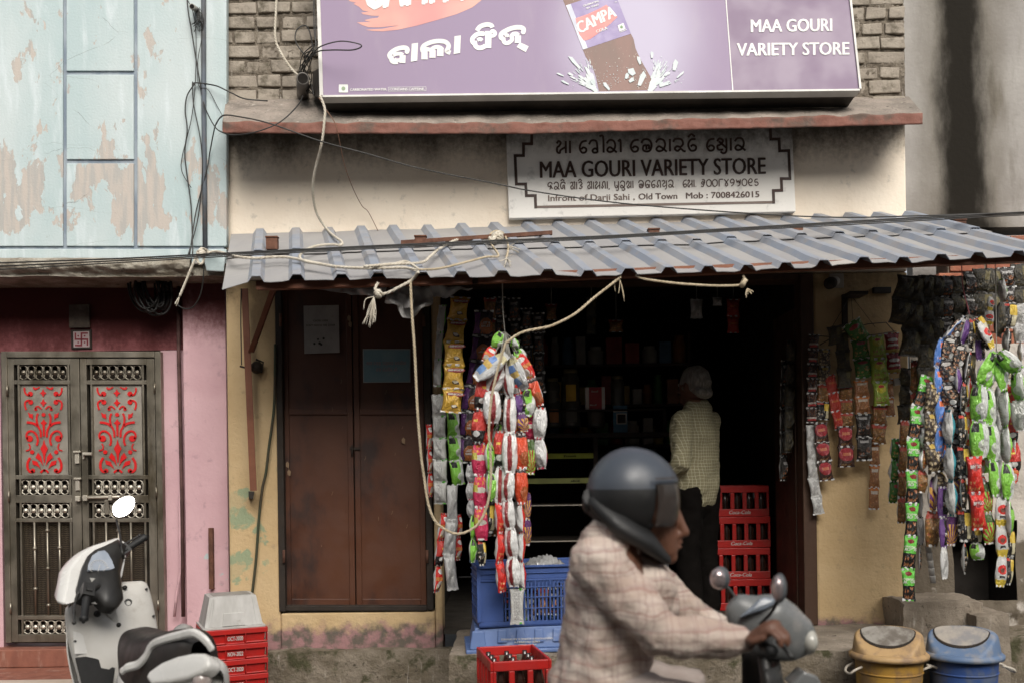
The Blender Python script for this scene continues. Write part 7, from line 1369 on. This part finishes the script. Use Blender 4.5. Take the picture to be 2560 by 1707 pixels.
# body under the seat
mb = MB(); bs = [(.17, .06, .64, .34), (.10, .115, .63, .28), (-.02, .15, .61, .27), (-.15, .160, .61, .28), (-.30, .155, .63, .33), (-.45, .14, .69, .40), (-.60, .115, .73, .48), (-.72, .075, .73, .57), (-.77, .03, .70, .62)]
def bsec(u, v):
    t = v*(len(bs)-1); i = min(int(t), len(bs)-2); k = t-i; a, b_ = bs[i], bs[i+1]; f, w_, zt_, zb_ = [a[q]+(b_[q]-a[q])*k for q in range(4)]
    an = 2*math.pi*u; e = lambda q, p: math.copysign(abs(q)**p, q); return S(f, w_*e(math.cos(an), .7), (zt_+zb_)/2+(zt_-zb_)/2*e(math.sin(an), .8))
mb.grid(bsec, 32, 30, None); mb.build('body_panel', mwhite, sct)
nC = (hl*.82+hw*.5-hf*.25).normalized(); CP_ = on_plane(S(-.45, .172, .70), nC); mb = MB(); mb.prism([CP_(*q) for q in ((360, 1692), (372, 1674), (402, 1653), (440, 1638), (478, 1630), (506, 1630), (521, 1642), (521, 1664), (505, 1680), (470, 1695), (420, 1706), (376, 1711))][::-1], -nC*.075); mb.build('side_cover', mwhite, sct, bevel=.022, bseg=4, smooth_all=True)
mb = MB(); mb.ball(S(-.735, .045, .655), .048, None, 18, (.8, .9, 1.15)); mb.build('tail_light', mpl('clear_red_lens', (.30, .24, .22), (.42, .38, .36), .1, spec=.9), sct)
mb = MB(); mb.ball(S(-.66, .13, .60), .04, None, 14, (1, 1, .8)); mb.build('turn_signal', mpl('smoked_lens', (.34, .32, .30), None, .12, spec=.9), sct)
mb = MB(); mb.limb([S(-.70, .0, .62), S(-.80, 0, .54), S(-.88, 0, .42)], [.07, .065, .05], None, 14, flat=.4, up=tuple(hf)); mb.build('rear_mudguard', mwhite, sct)
mb = MB(); mb.hexa([S(.14, .14, .30), S(.42, .15, .30), S(.42, -.15, .30), S(.14, -.14, .30), S(.14, .14, .335), S(.42, .15, .335), S(.42, -.15, .335), S(.14, -.14, .335)]); mb.build('floorboard', mblk, sct, bevel=.01)
def wheel(f, r=.215, w_=.045):
    o_ = bpy.data.objects.new('wheel', None); COL.objects.link(o_); o_.parent = sct; ax = hl; c = S(f, 0, r)
    mb = MB(); mb.lathe([(r-.05, -w_), (r-.012, -w_), (r, -w_*.4), (r, w_*.4), (r-.012, w_), (r-.05, w_), (r-.05, -w_)], c, None, 36, ax); mb.build('tyre', mrub, o_)
    mb = MB(); mb.lathe([(.03, -.03), (r-.06, -.012), (r-.05, -.03), (r-.05, .03), (r-.06, .012), (.03, .03)], c, None, 24, ax); mb.build('rim', mchr, o_)
wheel(.62); wheel(-.60)
mb = MB(); mb.grid(lambda u, v: S(.62+.245*math.cos(u*math.pi*.9+.2), (v-.5)*.13, .215+.245*math.sin(u*math.pi*.9+.2)), 16, 6, None); o = mb.build('front_mudguard', mwhite, sct); o.modifiers.new('thick', 'SOLIDIFY').thickness = .006
mb = MB(); mb.tube([S(.50, 0, .66), S(.62, .07, .215)], .02, None, 10); mb.tube([S(.50, 0, .66), S(.62, -.07, .215)], .02, None, 10); mb.tube([S(.44, 0, .92), S(.50, 0, .62)], .028, None, 12); mb.build('front_fork', mblk, sct)
mb = MB(); mb.limb([S(-.15, .05, .25), S(-.4, .08, .24), S(-.62, .09, .22)], [.07, .08, .06], None, 14); mb.build('engine_case', mchr, sct)
mb = MB(); mb.tube([S(-.12, .08, .26), Vector((S(-.12, .25, .05).x, S(-.12, .25, .05).y, .012))], .011, None, 8); mb.build('side_stand', mblk, sct)
# ---------------------------------------------------------------- people
mskin = M('brown_skin', (.155, .070, .042), (.12, .052, .031), 12, .5, bump=.1, bscale=150); 
def hand(mb, wr, d, palm, curl=.5, s_=1.0, side=1, flatten=.5):
    """palm, four bent fingers of unequal length and a thumb; d: pointing direction, palm: palm normal, curl in radians per joint"""
    d = Vector(d).normalized(); pn = Vector(palm); pn = (pn-d*pn.dot(d)).normalized(); ac = d.cross(pn).normalized()*side
    mb.limb([wr, wr+d*.04*s_, wr+d*.085*s_], [.026*s_, .036*s_, .040*s_], None, 14, flat=flatten, up=pn)
    for k, (o_, ln) in enumerate(((.030, .078), (.010, .086), (-.011, .080), (-.030, .063))):
        p = wr+d*(.085-.004*abs(k-1))*s_+ac*o_*s_; pts = [p-d*.02*s_, p]; dd = d.copy()
        for j, fr_ in enumerate((.44, .32, .24)): dd = (Matrix.Rotation(curl*(1.15 if j else .8), 3, ac*side*1.0 if True else ac) @ dd).normalized() if curl else dd; pts.append(pts[-1]+dd*ln*fr_*s_)
        mb.limb(pts, [.0098*s_, .0098*s_, .0092*s_, .0083*s_, .0072*s_], None, 10)
    p = wr+d*.025*s_+ac*.026*s_; td = (d*.75+ac*.6+pn*.35).normalized(); mb.limb([wr+d*.012*s_+ac*.012*s_, p, p+td*.035*s_, p+(td*.4+d*.8+pn*.2).normalized()*.062*s_], [.013*s_, .0135*s_, .0115*s_, .009*s_], None, 10)
def plaid(name, base, line, pitch, lw, line2=None, warp=.004, rough=.85):
    n = NT(name); ob = n.obj(); nz = n.new('ShaderNodeTexNoise', {'Vector': ob, 'Scale': 14.0, 'Detail': 3.0}).outputs[1]; v = n.new('ShaderNodeVectorMath', {0: ob, 1: n.new('ShaderNodeVectorMath', {0: nz, 'Scale': warp*4}, operation='SCALE').outputs[0]}, operation='ADD').outputs[0]; q = n.sep(v)
    col = n.mix(n.ramp(n.noise(ob, 7, 5), .3, .7), base, tuple(x*.82 for x in base))
    for ax, c, ph in ((0, line, 0), (2, line, 0)) + (((0, line2, .5), (2, line2, .5)) if line2 else ()):
        fr_ = n.math('FRACT', n.math('ADD', n.math('DIVIDE', q[ax], pitch), 50+ph)); col = n.mix(n.math('MULTIPLY', n.math('LESS_THAN', fr_, lw), .62), col, c)
    n.bump(n.noise(ob, 26, 5, .6), .35, .015); return n.done(col, rough, 0, .2)
# the white haired man at the counter
mp_ = P(1747, 1560, .18); man = thing('person', 'white haired man in an olive checked shirt and black trousers, seen from behind', 'person', (mp_.x, .18, zf), None, R(44))
V = Vector
def W_build(mb, name, mat, parent, voxel, smooth, disp=0, dsize=.1): o = mb.build(name, mat, parent, world=False); return solid(o, voxel, smooth, disp, dsize)
mb = MB()
mb.limb([V((0, 0, .82)), V((0, 0, 1.0)), V((0, .01, 1.2)), V((0, 0, 1.32))], [.15, .145, .165, .12], None, 20, flat=.62, up=(0, 1, 0))
mb.limb([V((0, -.005, 1.32)), V((0, .01, 1.44))], [.058, .054]); mb.ball(V((0, .018, 1.505)), .098, None, 20, (.80, 1.0, 1.08)); mb.limb([V((0, .05, 1.45)), V((0, .085, 1.425))], [.055, .038]); mb.limb([V((0, .108, 1.50)), V((0, .128, 1.475))], [.011, .015])
for sx_ in (-1, 1):
    mb.ball(V((sx_*.080, .015, 1.495)), .032, None, 12, (.35, .75, 1.0)); mb.limb([V((sx_*.085, 0, .85)), V((sx_*.09, .01, .46)), V((sx_*.09, -.02, .09))], [.088, .058, .042]); mb.limb([V((sx_*.09, -.05, .045)), V((sx_*.095, .12, .03))], [.042, .032], None, 12, flat=.8)
eL, wL = V((-.235, -.05, 1.0)), V((-.205, .135, .87)); eR, wR = V((.195, .07, 1.04)), V((.08, .25, 1.0))
mb.limb([V((-.165, 0, 1.28)), eL, wL], [.058, .044, .029]); mb.limb([V((.165, 0, 1.28)), eR, wR], [.058, .044, .029]); hand(mb, wL, (.1, .9, -.12), (.3, 0, -1), .22, 1.0, 1); hand(mb, wR, (-.3, .9, -.1), (-.2, 0, -1), .3, 1.0, -1)
W_build(mb, 'body', mskin, man, .006, 3)
for sx_ in (-1, 1):
    mb = MB(); mb.ball(V((sx_*.03, .102, 1.515)), .011); mb.build('eye', mpl('eye_white', (.5, .48, .44), None, .2), man, world=False)
n = NT('grey_hair'); ob = n.obj(); col = n.mix(n.ramp(n.noise(n.scaled(ob, (30, 30, 5)), 3.5, 5, .6, .4), .3, .7), (.17, .158, .138), (.33, .31, .275)); n.bump(n.noise(n.scaled(ob, (16, 16, 3)), 4, 5, .6, .6), .8, .02); mhair = n.done(col, .65)
mb = MB(); mb.ball(V((0, -.002, 1.530)), .107, None, 22, (.84, .98, 1.0)); mb.limb([V((-.05, -.06, 1.46)), V((0, -.078, 1.452)), V((.05, -.06, 1.46))], [.034, .036, .034]); mb.ball(V((.065, .0, 1.51)), .035, None, 12, (.6, 1, 1.3)); mb.ball(V((-.065, .0, 1.51)), .035, None, 12, (.6, 1, 1.3)); W_build(mb, 'hair', mhair, man, .0075, 3, .016, .05)
mshirt = plaid('olive_checked_cloth', (.21, .19, .115), (.45, .42, .31), .020, .13)
mb = MB(); mb.limb([V((0, 0, .85)), V((0, -.005, .91)), V((0, 0, 1.02)), V((0, .005, 1.2)), V((0, -.005, 1.30))], [.185, .183, .175, .185, .135], None, 24, flat=.66, up=(0, 1, 0)); mb.tube([V((0, -.008, 1.29)), V((0, -.004, 1.355))], [.078, .070], None, 18)
mb.limb([V((-.155, 0, 1.275)), eL, wL.lerp(eL, .12)], [.074, .064, .050]); mb.limb([V((.155, 0, 1.275)), eR, wR.lerp(eR, .12)], [.074, .064, .050]); W_build(mb, 'shirt', mshirt, man, .010, 5, .034, .085)
mb = MB(); mb.tube([V((-.06, .03, 1.335)), V((-.072, -.02, 1.345)), V((-.04, -.068, 1.352)), V((0, -.076, 1.355)), V((.04, -.068, 1.352)), V((.072, -.02, 1.345)), V((.06, .03, 1.335))], .019, None, 8, flat=.5, up=(0, 0, 1)); mb.build('collar', mshirt, man, world=False)
mtr = mpl('black_trouser_cloth', (.006, .005, .0045), None, .95, bump=.3, spec=.05)
mb = MB(); mb.limb([V((0, 0, .80)), V((0, 0, .88))], [.15, .15], None, 18, flat=.7, up=(0, 1, 0))
for sx_ in (-1, 1): mb.limb([V((sx_*.082, 0, .84)), V((sx_*.092, .012, .46)), V((sx_*.092, -.018, .09))], [.105, .082, .072])
W_build(mb, 'trousers', mtr, man, .012, 4, .025, .09)
for sx_ in (-1, 1):
    mb = MB(); mb.limb([V((sx_*.09, -.055, .045)), V((sx_*.092, .03, .05)), V((sx_*.098, .135, .032))], [.046, .05, .036], None, 14, flat=.85); mb.build('shoe', mblk, man, world=False)
# ---- passing scooter rider
YRd = -2.75; rp = lambda x, y, dY=0.0: P(x, y, YRd+dY)
rs_ = thing('motor_scooter', 'pale grey scooter being ridden past the shop, its front cowl and mirrors showing', 'scooter', (rp(1800, 1650).x, YRd, 0))
rxs = rp(1880, 1600).x; rxb = rxs-.34
mcowl = M('pale_grey_paint', (.185, .19, .19), (.14, .147, .147), 5, .25, dirt=(.24, .23, .22), dscale=8)
mb = MB(); RC = [(rp(1830, 1500), .030), (rp(1868, 1535), .085), (rp(1915, 1560), .115), (rp(1960, 1582), .105), (rp(2005, 1600), .075), (rp(2032, 1612), .03)]
mb.limb([q[0] for q in RC], [q[1]*.62 for q in RC], None, 22, flat=1.5, up=(0, 0, 1)) if False else mb.tube(catmull([q[0] for q in RC], 4), [RC[min(i//4, 5)][1]*(1-(i % 4)/4)+RC[min(i//4+1, 5)][1]*((i % 4)/4) for i in range(21)], None, 22, flat=.62, up=(0, 1, 0)); mb.build('handlebar_cowl', mcowl, rs_)
mb = MB(); mb.ball(rp(2018, 1600), .06, None, 18, (.55, 1.1, .8)); mb.build('headlight', mpl('headlight_glass', (.5, .49, .44), (.4, .38, .33), .1, spec=.9), rs_)
mb = MB(); mb.hexa([rp(1845, 1545, -.09), rp(1915, 1520, -.09), rp(1915, 1520, .09), rp(1845, 1545, .09), rp(1905, 1490, -.07), rp(1960, 1498, -.07), rp(1960, 1498, .07), rp(1905, 1490, .07)]); mb.build('screen_visor', mpl('blue_grey_plastic', (.20, .23, .27), None, .25), rs_, bevel=.012, bseg=3)
hbR, hbL = rp(1918, 1618, -.31), rp(1918, 1612, .31)
mb = MB(); mb.tube([hbR, rp(1925, 1600, -.12), rp(1925, 1600, .12), hbL], .013, None, 10); mb.build('handlebar', mblk, rs_)
for hb, sg_ in ((hbR, -1), (hbL, 1)):
    mb = MB(); mb.lathe([(.019, -.06), (.017, -.055), (.017, .055), (.020, .06), (.010, .068), (0, .068)], hb, None, 14, (0, sg_, 0)); mb.build('grip', mrub, rs_)
    mb = MB(); mb.tube([hb+V((.03, 0, .02)), hb+V((.05, sg_*.02, .0)), hb+V((.06, sg_*.07, -.02))], .006, None, 8); mb.build('brake_lever', mblk, rs_)
for (x, y, dY, w_, h_), sd_ in zip(((1802, 1444, .16, 62, 60), (1950, 1468, -.22, 42, 74)), (1, -1)):
    c = rp(x, y, dY); s_ = SC(YRd+dY); mb = MB(); mb.tube(catmull([rp(1900, 1560, dY*.6), rp((1900+x)/2+10, 1520, dY*.8), c], 5), .006, None, 8); mb.build('mirror_stem', mblk, rs_)
    mb = MB(); mb.ball(c, 1.0, None, 18, (w_/s_/2*.75, .035, h_/s_/2)); mb.build('mirror_housing', mpl('grey_mirror_shell', (.10, .11, .12), None, .35), rs_)
    mb = MB(); mb.ball(c+V((-.012, -.012, 0)), 1.0, None, 18, (w_/s_/2*.7, .030, h_/s_/2*.9)); mb.build('mirror_glass', mpl('mirror_face', (.5, .42, .42), None, .12, metal=.7), rs_)
fz = lambda f, l, z: V((rxs+f, YRd-l, z))
mb = MB()
def rap(u, v): a = (u-.5)*math.pi*.95; return fz(.02+.13*math.cos(a)*(1-.3*v)-.03*v, (.15+.05*math.sin(v*math.pi))*math.sin(a), .28+.50*v)
mb.grid(rap, 16, 12, None); o = mb.build('front_apron', mblk, rs_); o.modifiers.new('thick', 'SOLIDIFY').thickness = .008
mb = MB(); mb.prism([rp(1976, 1712, -.05), rp(2012, 1678, -.05), rp(2045, 1690, -.05), rp(2060, 1720, -.05)], (0, .10, 0)); mb.build('front_badge_panel', mcowl, rs_, bevel=.008)
mb = MB(); mb.box(rxs-.42, rxs-.03, YRd-.14, YRd+.14, .27, .31); mb.build('floorboard', mblk, rs_, bevel=.01)
seatz = .60; mb = MB(); mb.limb([fz(-.36, 0, seatz-.05), fz(-.6, 0, seatz-.05), fz(-.95, 0, seatz-.02)], [.10, .14, .12], None, 18, flat=.45, up=(0, 0, 1)); mb.build('seat', mseat, rs_)
mb = MB(); mb.limb([fz(-.42, 0, .42), fz(-.65, 0, .42), fz(-1.0, 0, .50)], [.14, .17, .09], None, 18, flat=.8, up=(0, 0, 1)); mb.build('body_panel', mcowl, rs_)
for f in (.24, -.80):
    o_ = bpy.data.objects.new('wheel', None); COL.objects.link(o_); o_.parent = rs_; c = fz(f, 0, .215)
    mb = MB(); mb.lathe([(.165, -.045), (.203, -.045), (.215, -.018), (.215, .018), (.203, .045), (.165, .045), (.165, -.045)], c, None, 32, (0, 1, 0)); mb.build('tyre', mrub, o_)
    mb = MB(); mb.lathe([(.03, -.03), (.155, -.012), (.165, -.03), (.165, .03), (.155, .012), (.03, .03)], c, None, 24, (0, 1, 0)); mb.build('rim', mchr, o_)
mb = MB(); mb.tube([rp(1905, 1600), fz(.06, 0, .6), fz(.24, .06, .215)], .022, None, 10); mb.tube([fz(.06, 0, .6), fz(.24, -.06, .215)], .022, None, 10); mb.build('front_fork', mblk, rs_)
rd = thing('person', 'helmeted rider in a pale pinkish checked shirt gripping the scooter handlebar, passing before the shop', 'person', rp(1500, 1700))
rd.location.z = seatz
hipR, hipL = fz(-.52, .09, .68), fz(-.52, -.09, .68); knR, knL = fz(-.20, .15, .66), fz(-.20, -.15, .66); anR, anL = fz(-.24, .13, .36), fz(-.24, -.13, .36)
shR, shL_ = rp(1492, 1408, -.17), rp(1560, 1400, .16); elR, wrR = rp(1655, 1588, -.24), rp(1868, 1602, -.27); elL, wrL = rp(1745, 1560, .24), rp(1872, 1598, .28); chest = rp(1528, 1470); belly = rp(1515, 1640); neck = rp(1530, 1352); hd = rp(1606, 1232)
mb = MB(); mb.limb([fz(-.54, 0, .70), belly, chest, rp(1528, 1375)], [.14, .135, .14, .10], None, 20, flat=1.25, up=(0, 1, 0)); mb.limb([neck, rp(1570, 1290), rp(1585, 1250)], [.062, .06, .058])
s_ = SC(YRd); mb.ball(hd, .112, None, 22, (.92, .74, 1.02)); mb.limb([rp(1640, 1290), rp(1668, 1372)], [.070, .038]); mb.limb([rp(1600, 1290), rp(1650, 1368)], [.062, .040])
mb.limb([rp(1688, 1266), rp(1702, 1305), rp(1712, 1330)], [.012, .015, .017]); mb.limb([rp(1690, 1338), rp(1700, 1336)], [.02, .014]); mb.limb([rp(1690, 1356), rp(1702, 1354)], [.012, .009], None, 10, flat=.6); mb.limb([rp(1688, 1366), rp(1700, 1366)], [.013, .010], None, 10, flat=.6); mb.ball(rp(1676, 1390), .026); mb.limb([rp(1680, 1258, -.045), rp(1688, 1254), rp(1680, 1258, .045)], [.010, .014, .010]); mb.ball(rp(1606, 1270, -.085), .032, None, 12, (.7, .35, 1))
mb.limb([shR, elR, wrR], [.06, .045, .030]); mb.limb([shL_, elL, wrL], [.06, .045, .030]); mb.limb([hipR, knR, anR], [.09, .06, .042]); mb.limb([hipL, knL, anL], [.09, .06, .042])
for kn, an in ((knR, anR), (knL, anL)): mb.limb([an+V((-.05, 0, -.03)), an+V((.14, 0, -.035))], [.04, .032])
hand(mb, wrR, (hbR+V((-.02, 0, .045))-wrR), V((.15, 0, -1)), .62, 1.12, -1, .55); hand(mb, wrL, (hbL+V((-.02, 0, .045))-wrL), V((.15, 0, -1)), .62, 1.12, 1, .55)
o = W_build(MB(), 'empty', mskin, rd, .01, 1) if False else None
o = mb.build('body', mskin, rd); solid(o, .0055, 3)
for dY in (-.036, .036):
    mb = MB(); mb.ball(rp(1683, 1279, dY), .0115); mb.build('eye', mpl('dark_eye', (.10, .075, .06), None, .2), rd)
n = NT('pale_checked_cloth'); ob = n.obj(); wv_ = n.new('ShaderNodeVectorMath', {0: ob, 1: n.new('ShaderNodeVectorMath', {0: n.new('ShaderNodeTexNoise', {'Vector': ob, 'Scale': 8.0, 'Detail': 4.0}).outputs[1], 'Scale': .06}, operation='SCALE').outputs[0]}, operation='ADD').outputs[0]; q = n.sep(wv_)
col = n.mix(n.ramp(n.noise(n.scaled(ob, (.6, 1, 2.4)), 6, 5), .35, .65), (.64, .55, .48), (.47, .36, .30))
for ax, pit, lw, c, al in ((2, .042, .25, (.38, .28, .25), .50), (0, .045, .16, (.34, .23, .22), .34), (2, .063, .12, (.28, .12, .11), .50), (0, .085, .08, (.28, .15, .14), .36)): fr_ = n.math('FRACT', n.math('ADD', n.math('DIVIDE', q[ax], pit), 50.3)); col = n.mix(n.math('MULTIPLY', n.ramp(fr_, lw, lw*.6), al), col, c)
n.bump(n.noise(ob, 14, 5, .6), .5, .03); mrs = n.done(col, .85, 0, .2)
mb = MB(); mb.limb([fz(-.55, 0, .60), fz(-.54, 0, .70), belly, chest, rp(1518, 1385)], [.160, .160, .158, .162, .112], None, 24, flat=1.22, up=(0, 1, 0)); mb.tube([rp(1512, 1370), rp(1540, 1325)], [.105, .082], None, 18)
mb.limb([shR, elR, wrR.lerp(elR, .1)], [.092, .080, .052]); mb.limb([shL_, elL, wrL.lerp(elL, .1)], [.092, .078, .052]); mb.limb([rp(1600, 1450, .02), rp(1640, 1510, .05)], [.10, .08]); o = mb.build('shirt', mrs, rd); solid(o, .011, 5, .045, .10)
mb = MB(); mb.tube([rp(1580, 1352, -.10), rp(1530, 1330, -.09), rp(1498, 1312, -.03), rp(1496, 1310, .03), rp(1530, 1328, .09), rp(1600, 1352, .09)], .020, None, 8, flat=.6, up=(0, 0, 1)); mb.build('collar', mrs, rd)
mpt = mpl('pale_trouser_cloth', (.42, .36, .33), (.36, .30, .27), .9, bump=.3)
mb = MB(); mb.limb([fz(-.55, 0, .66), fz(-.52, 0, .72)], [.16, .15], None, 16, flat=1.2, up=(0, 1, 0)); mb.limb([hipR, knR, anR], [.115, .088, .07]); mb.limb([hipL, knL, anL], [.115, .088, .07]); o = mb.build('trousers', mpt, rd); solid(o, .012, 4, .03, .1)
for an in (anR, anL):
    mb = MB(); mb.limb([an+V((-.06, 0, -.025)), an+V((.04, 0, -.015)), an+V((.155, 0, -.03))], [.044, .046, .035], None, 14); mb.build('shoe', mblk, rd)
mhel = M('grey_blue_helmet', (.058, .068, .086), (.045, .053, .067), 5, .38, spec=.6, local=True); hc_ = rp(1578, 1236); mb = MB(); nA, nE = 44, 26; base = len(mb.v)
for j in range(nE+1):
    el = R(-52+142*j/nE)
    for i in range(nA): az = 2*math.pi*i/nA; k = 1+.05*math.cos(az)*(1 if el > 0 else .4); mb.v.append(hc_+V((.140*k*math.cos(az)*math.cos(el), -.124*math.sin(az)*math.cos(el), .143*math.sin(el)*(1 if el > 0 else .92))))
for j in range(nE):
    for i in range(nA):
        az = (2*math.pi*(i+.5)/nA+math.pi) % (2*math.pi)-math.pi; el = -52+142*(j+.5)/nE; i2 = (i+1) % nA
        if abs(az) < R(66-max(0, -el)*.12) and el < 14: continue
        mb.face((base+j*nA+i, base+j*nA+i2, base+(j+1)*nA+i2, base+(j+1)*nA+i), mrub if el < 10 else None, True)  # lower shell coloured black to stand for shade and dark reflection
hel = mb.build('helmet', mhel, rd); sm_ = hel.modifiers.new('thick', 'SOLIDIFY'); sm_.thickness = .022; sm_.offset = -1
mb = MB(); mb.limb([rp(1500, 1262, -.06), rp(1552, 1310, -.105), rp(1618, 1352, -.092), rp(1662, 1392, -.04)], [.045, .064, .056, .028], None, 14, flat=.6); mb.limb([rp(1500, 1262, .06), rp(1545, 1318, .10), rp(1610, 1372, .085), rp(1650, 1398, .04)], [.045, .055, .045, .025], None, 14, flat=.6); mb.tube([rp(1486, 1240, -.05), rp(1484, 1262, 0), rp(1486, 1240, .05)], .04, None, 10); mb.build('padding', mrub, hel).matrix_parent_inverse = Matrix()
mb = MB(); mb.grid(lambda u, v: hc_+V((.152*math.cos((u-.5)*2.3)+.012*math.sin(v*3), -.134*math.sin((u-.5)*2.3), -.105+.165*v)), 20, 6, None); nv_ = NT('smoked_visor'); nv_.b.inputs['Alpha'].default_value = .68; o = mb.build('visor', nv_.done((.055, .045, .04), .12, 0, .8), hel); o.modifiers.new('thick', 'SOLIDIFY').thickness = .003
# ---------------------------------------------------------------- house row added unseen behind the camera to shade the low sky
ob_ = thing('added_building', 'plain cement house row added unseen across the street to shade the low sky', 'building', (0, -11.5, 0))
mb = MB(); mb.box(-26, 26, -13, -11.5, 0, 7.2); mb.build('wall', MT['greywall'], ob_)
for x in range(-24, 25, 4):
    mb = MB(); mb.box(x-.6, x+.6, -11.52, -11.45, 1.2, 2.6); mb.build('window', MT['blackwood'], ob_)
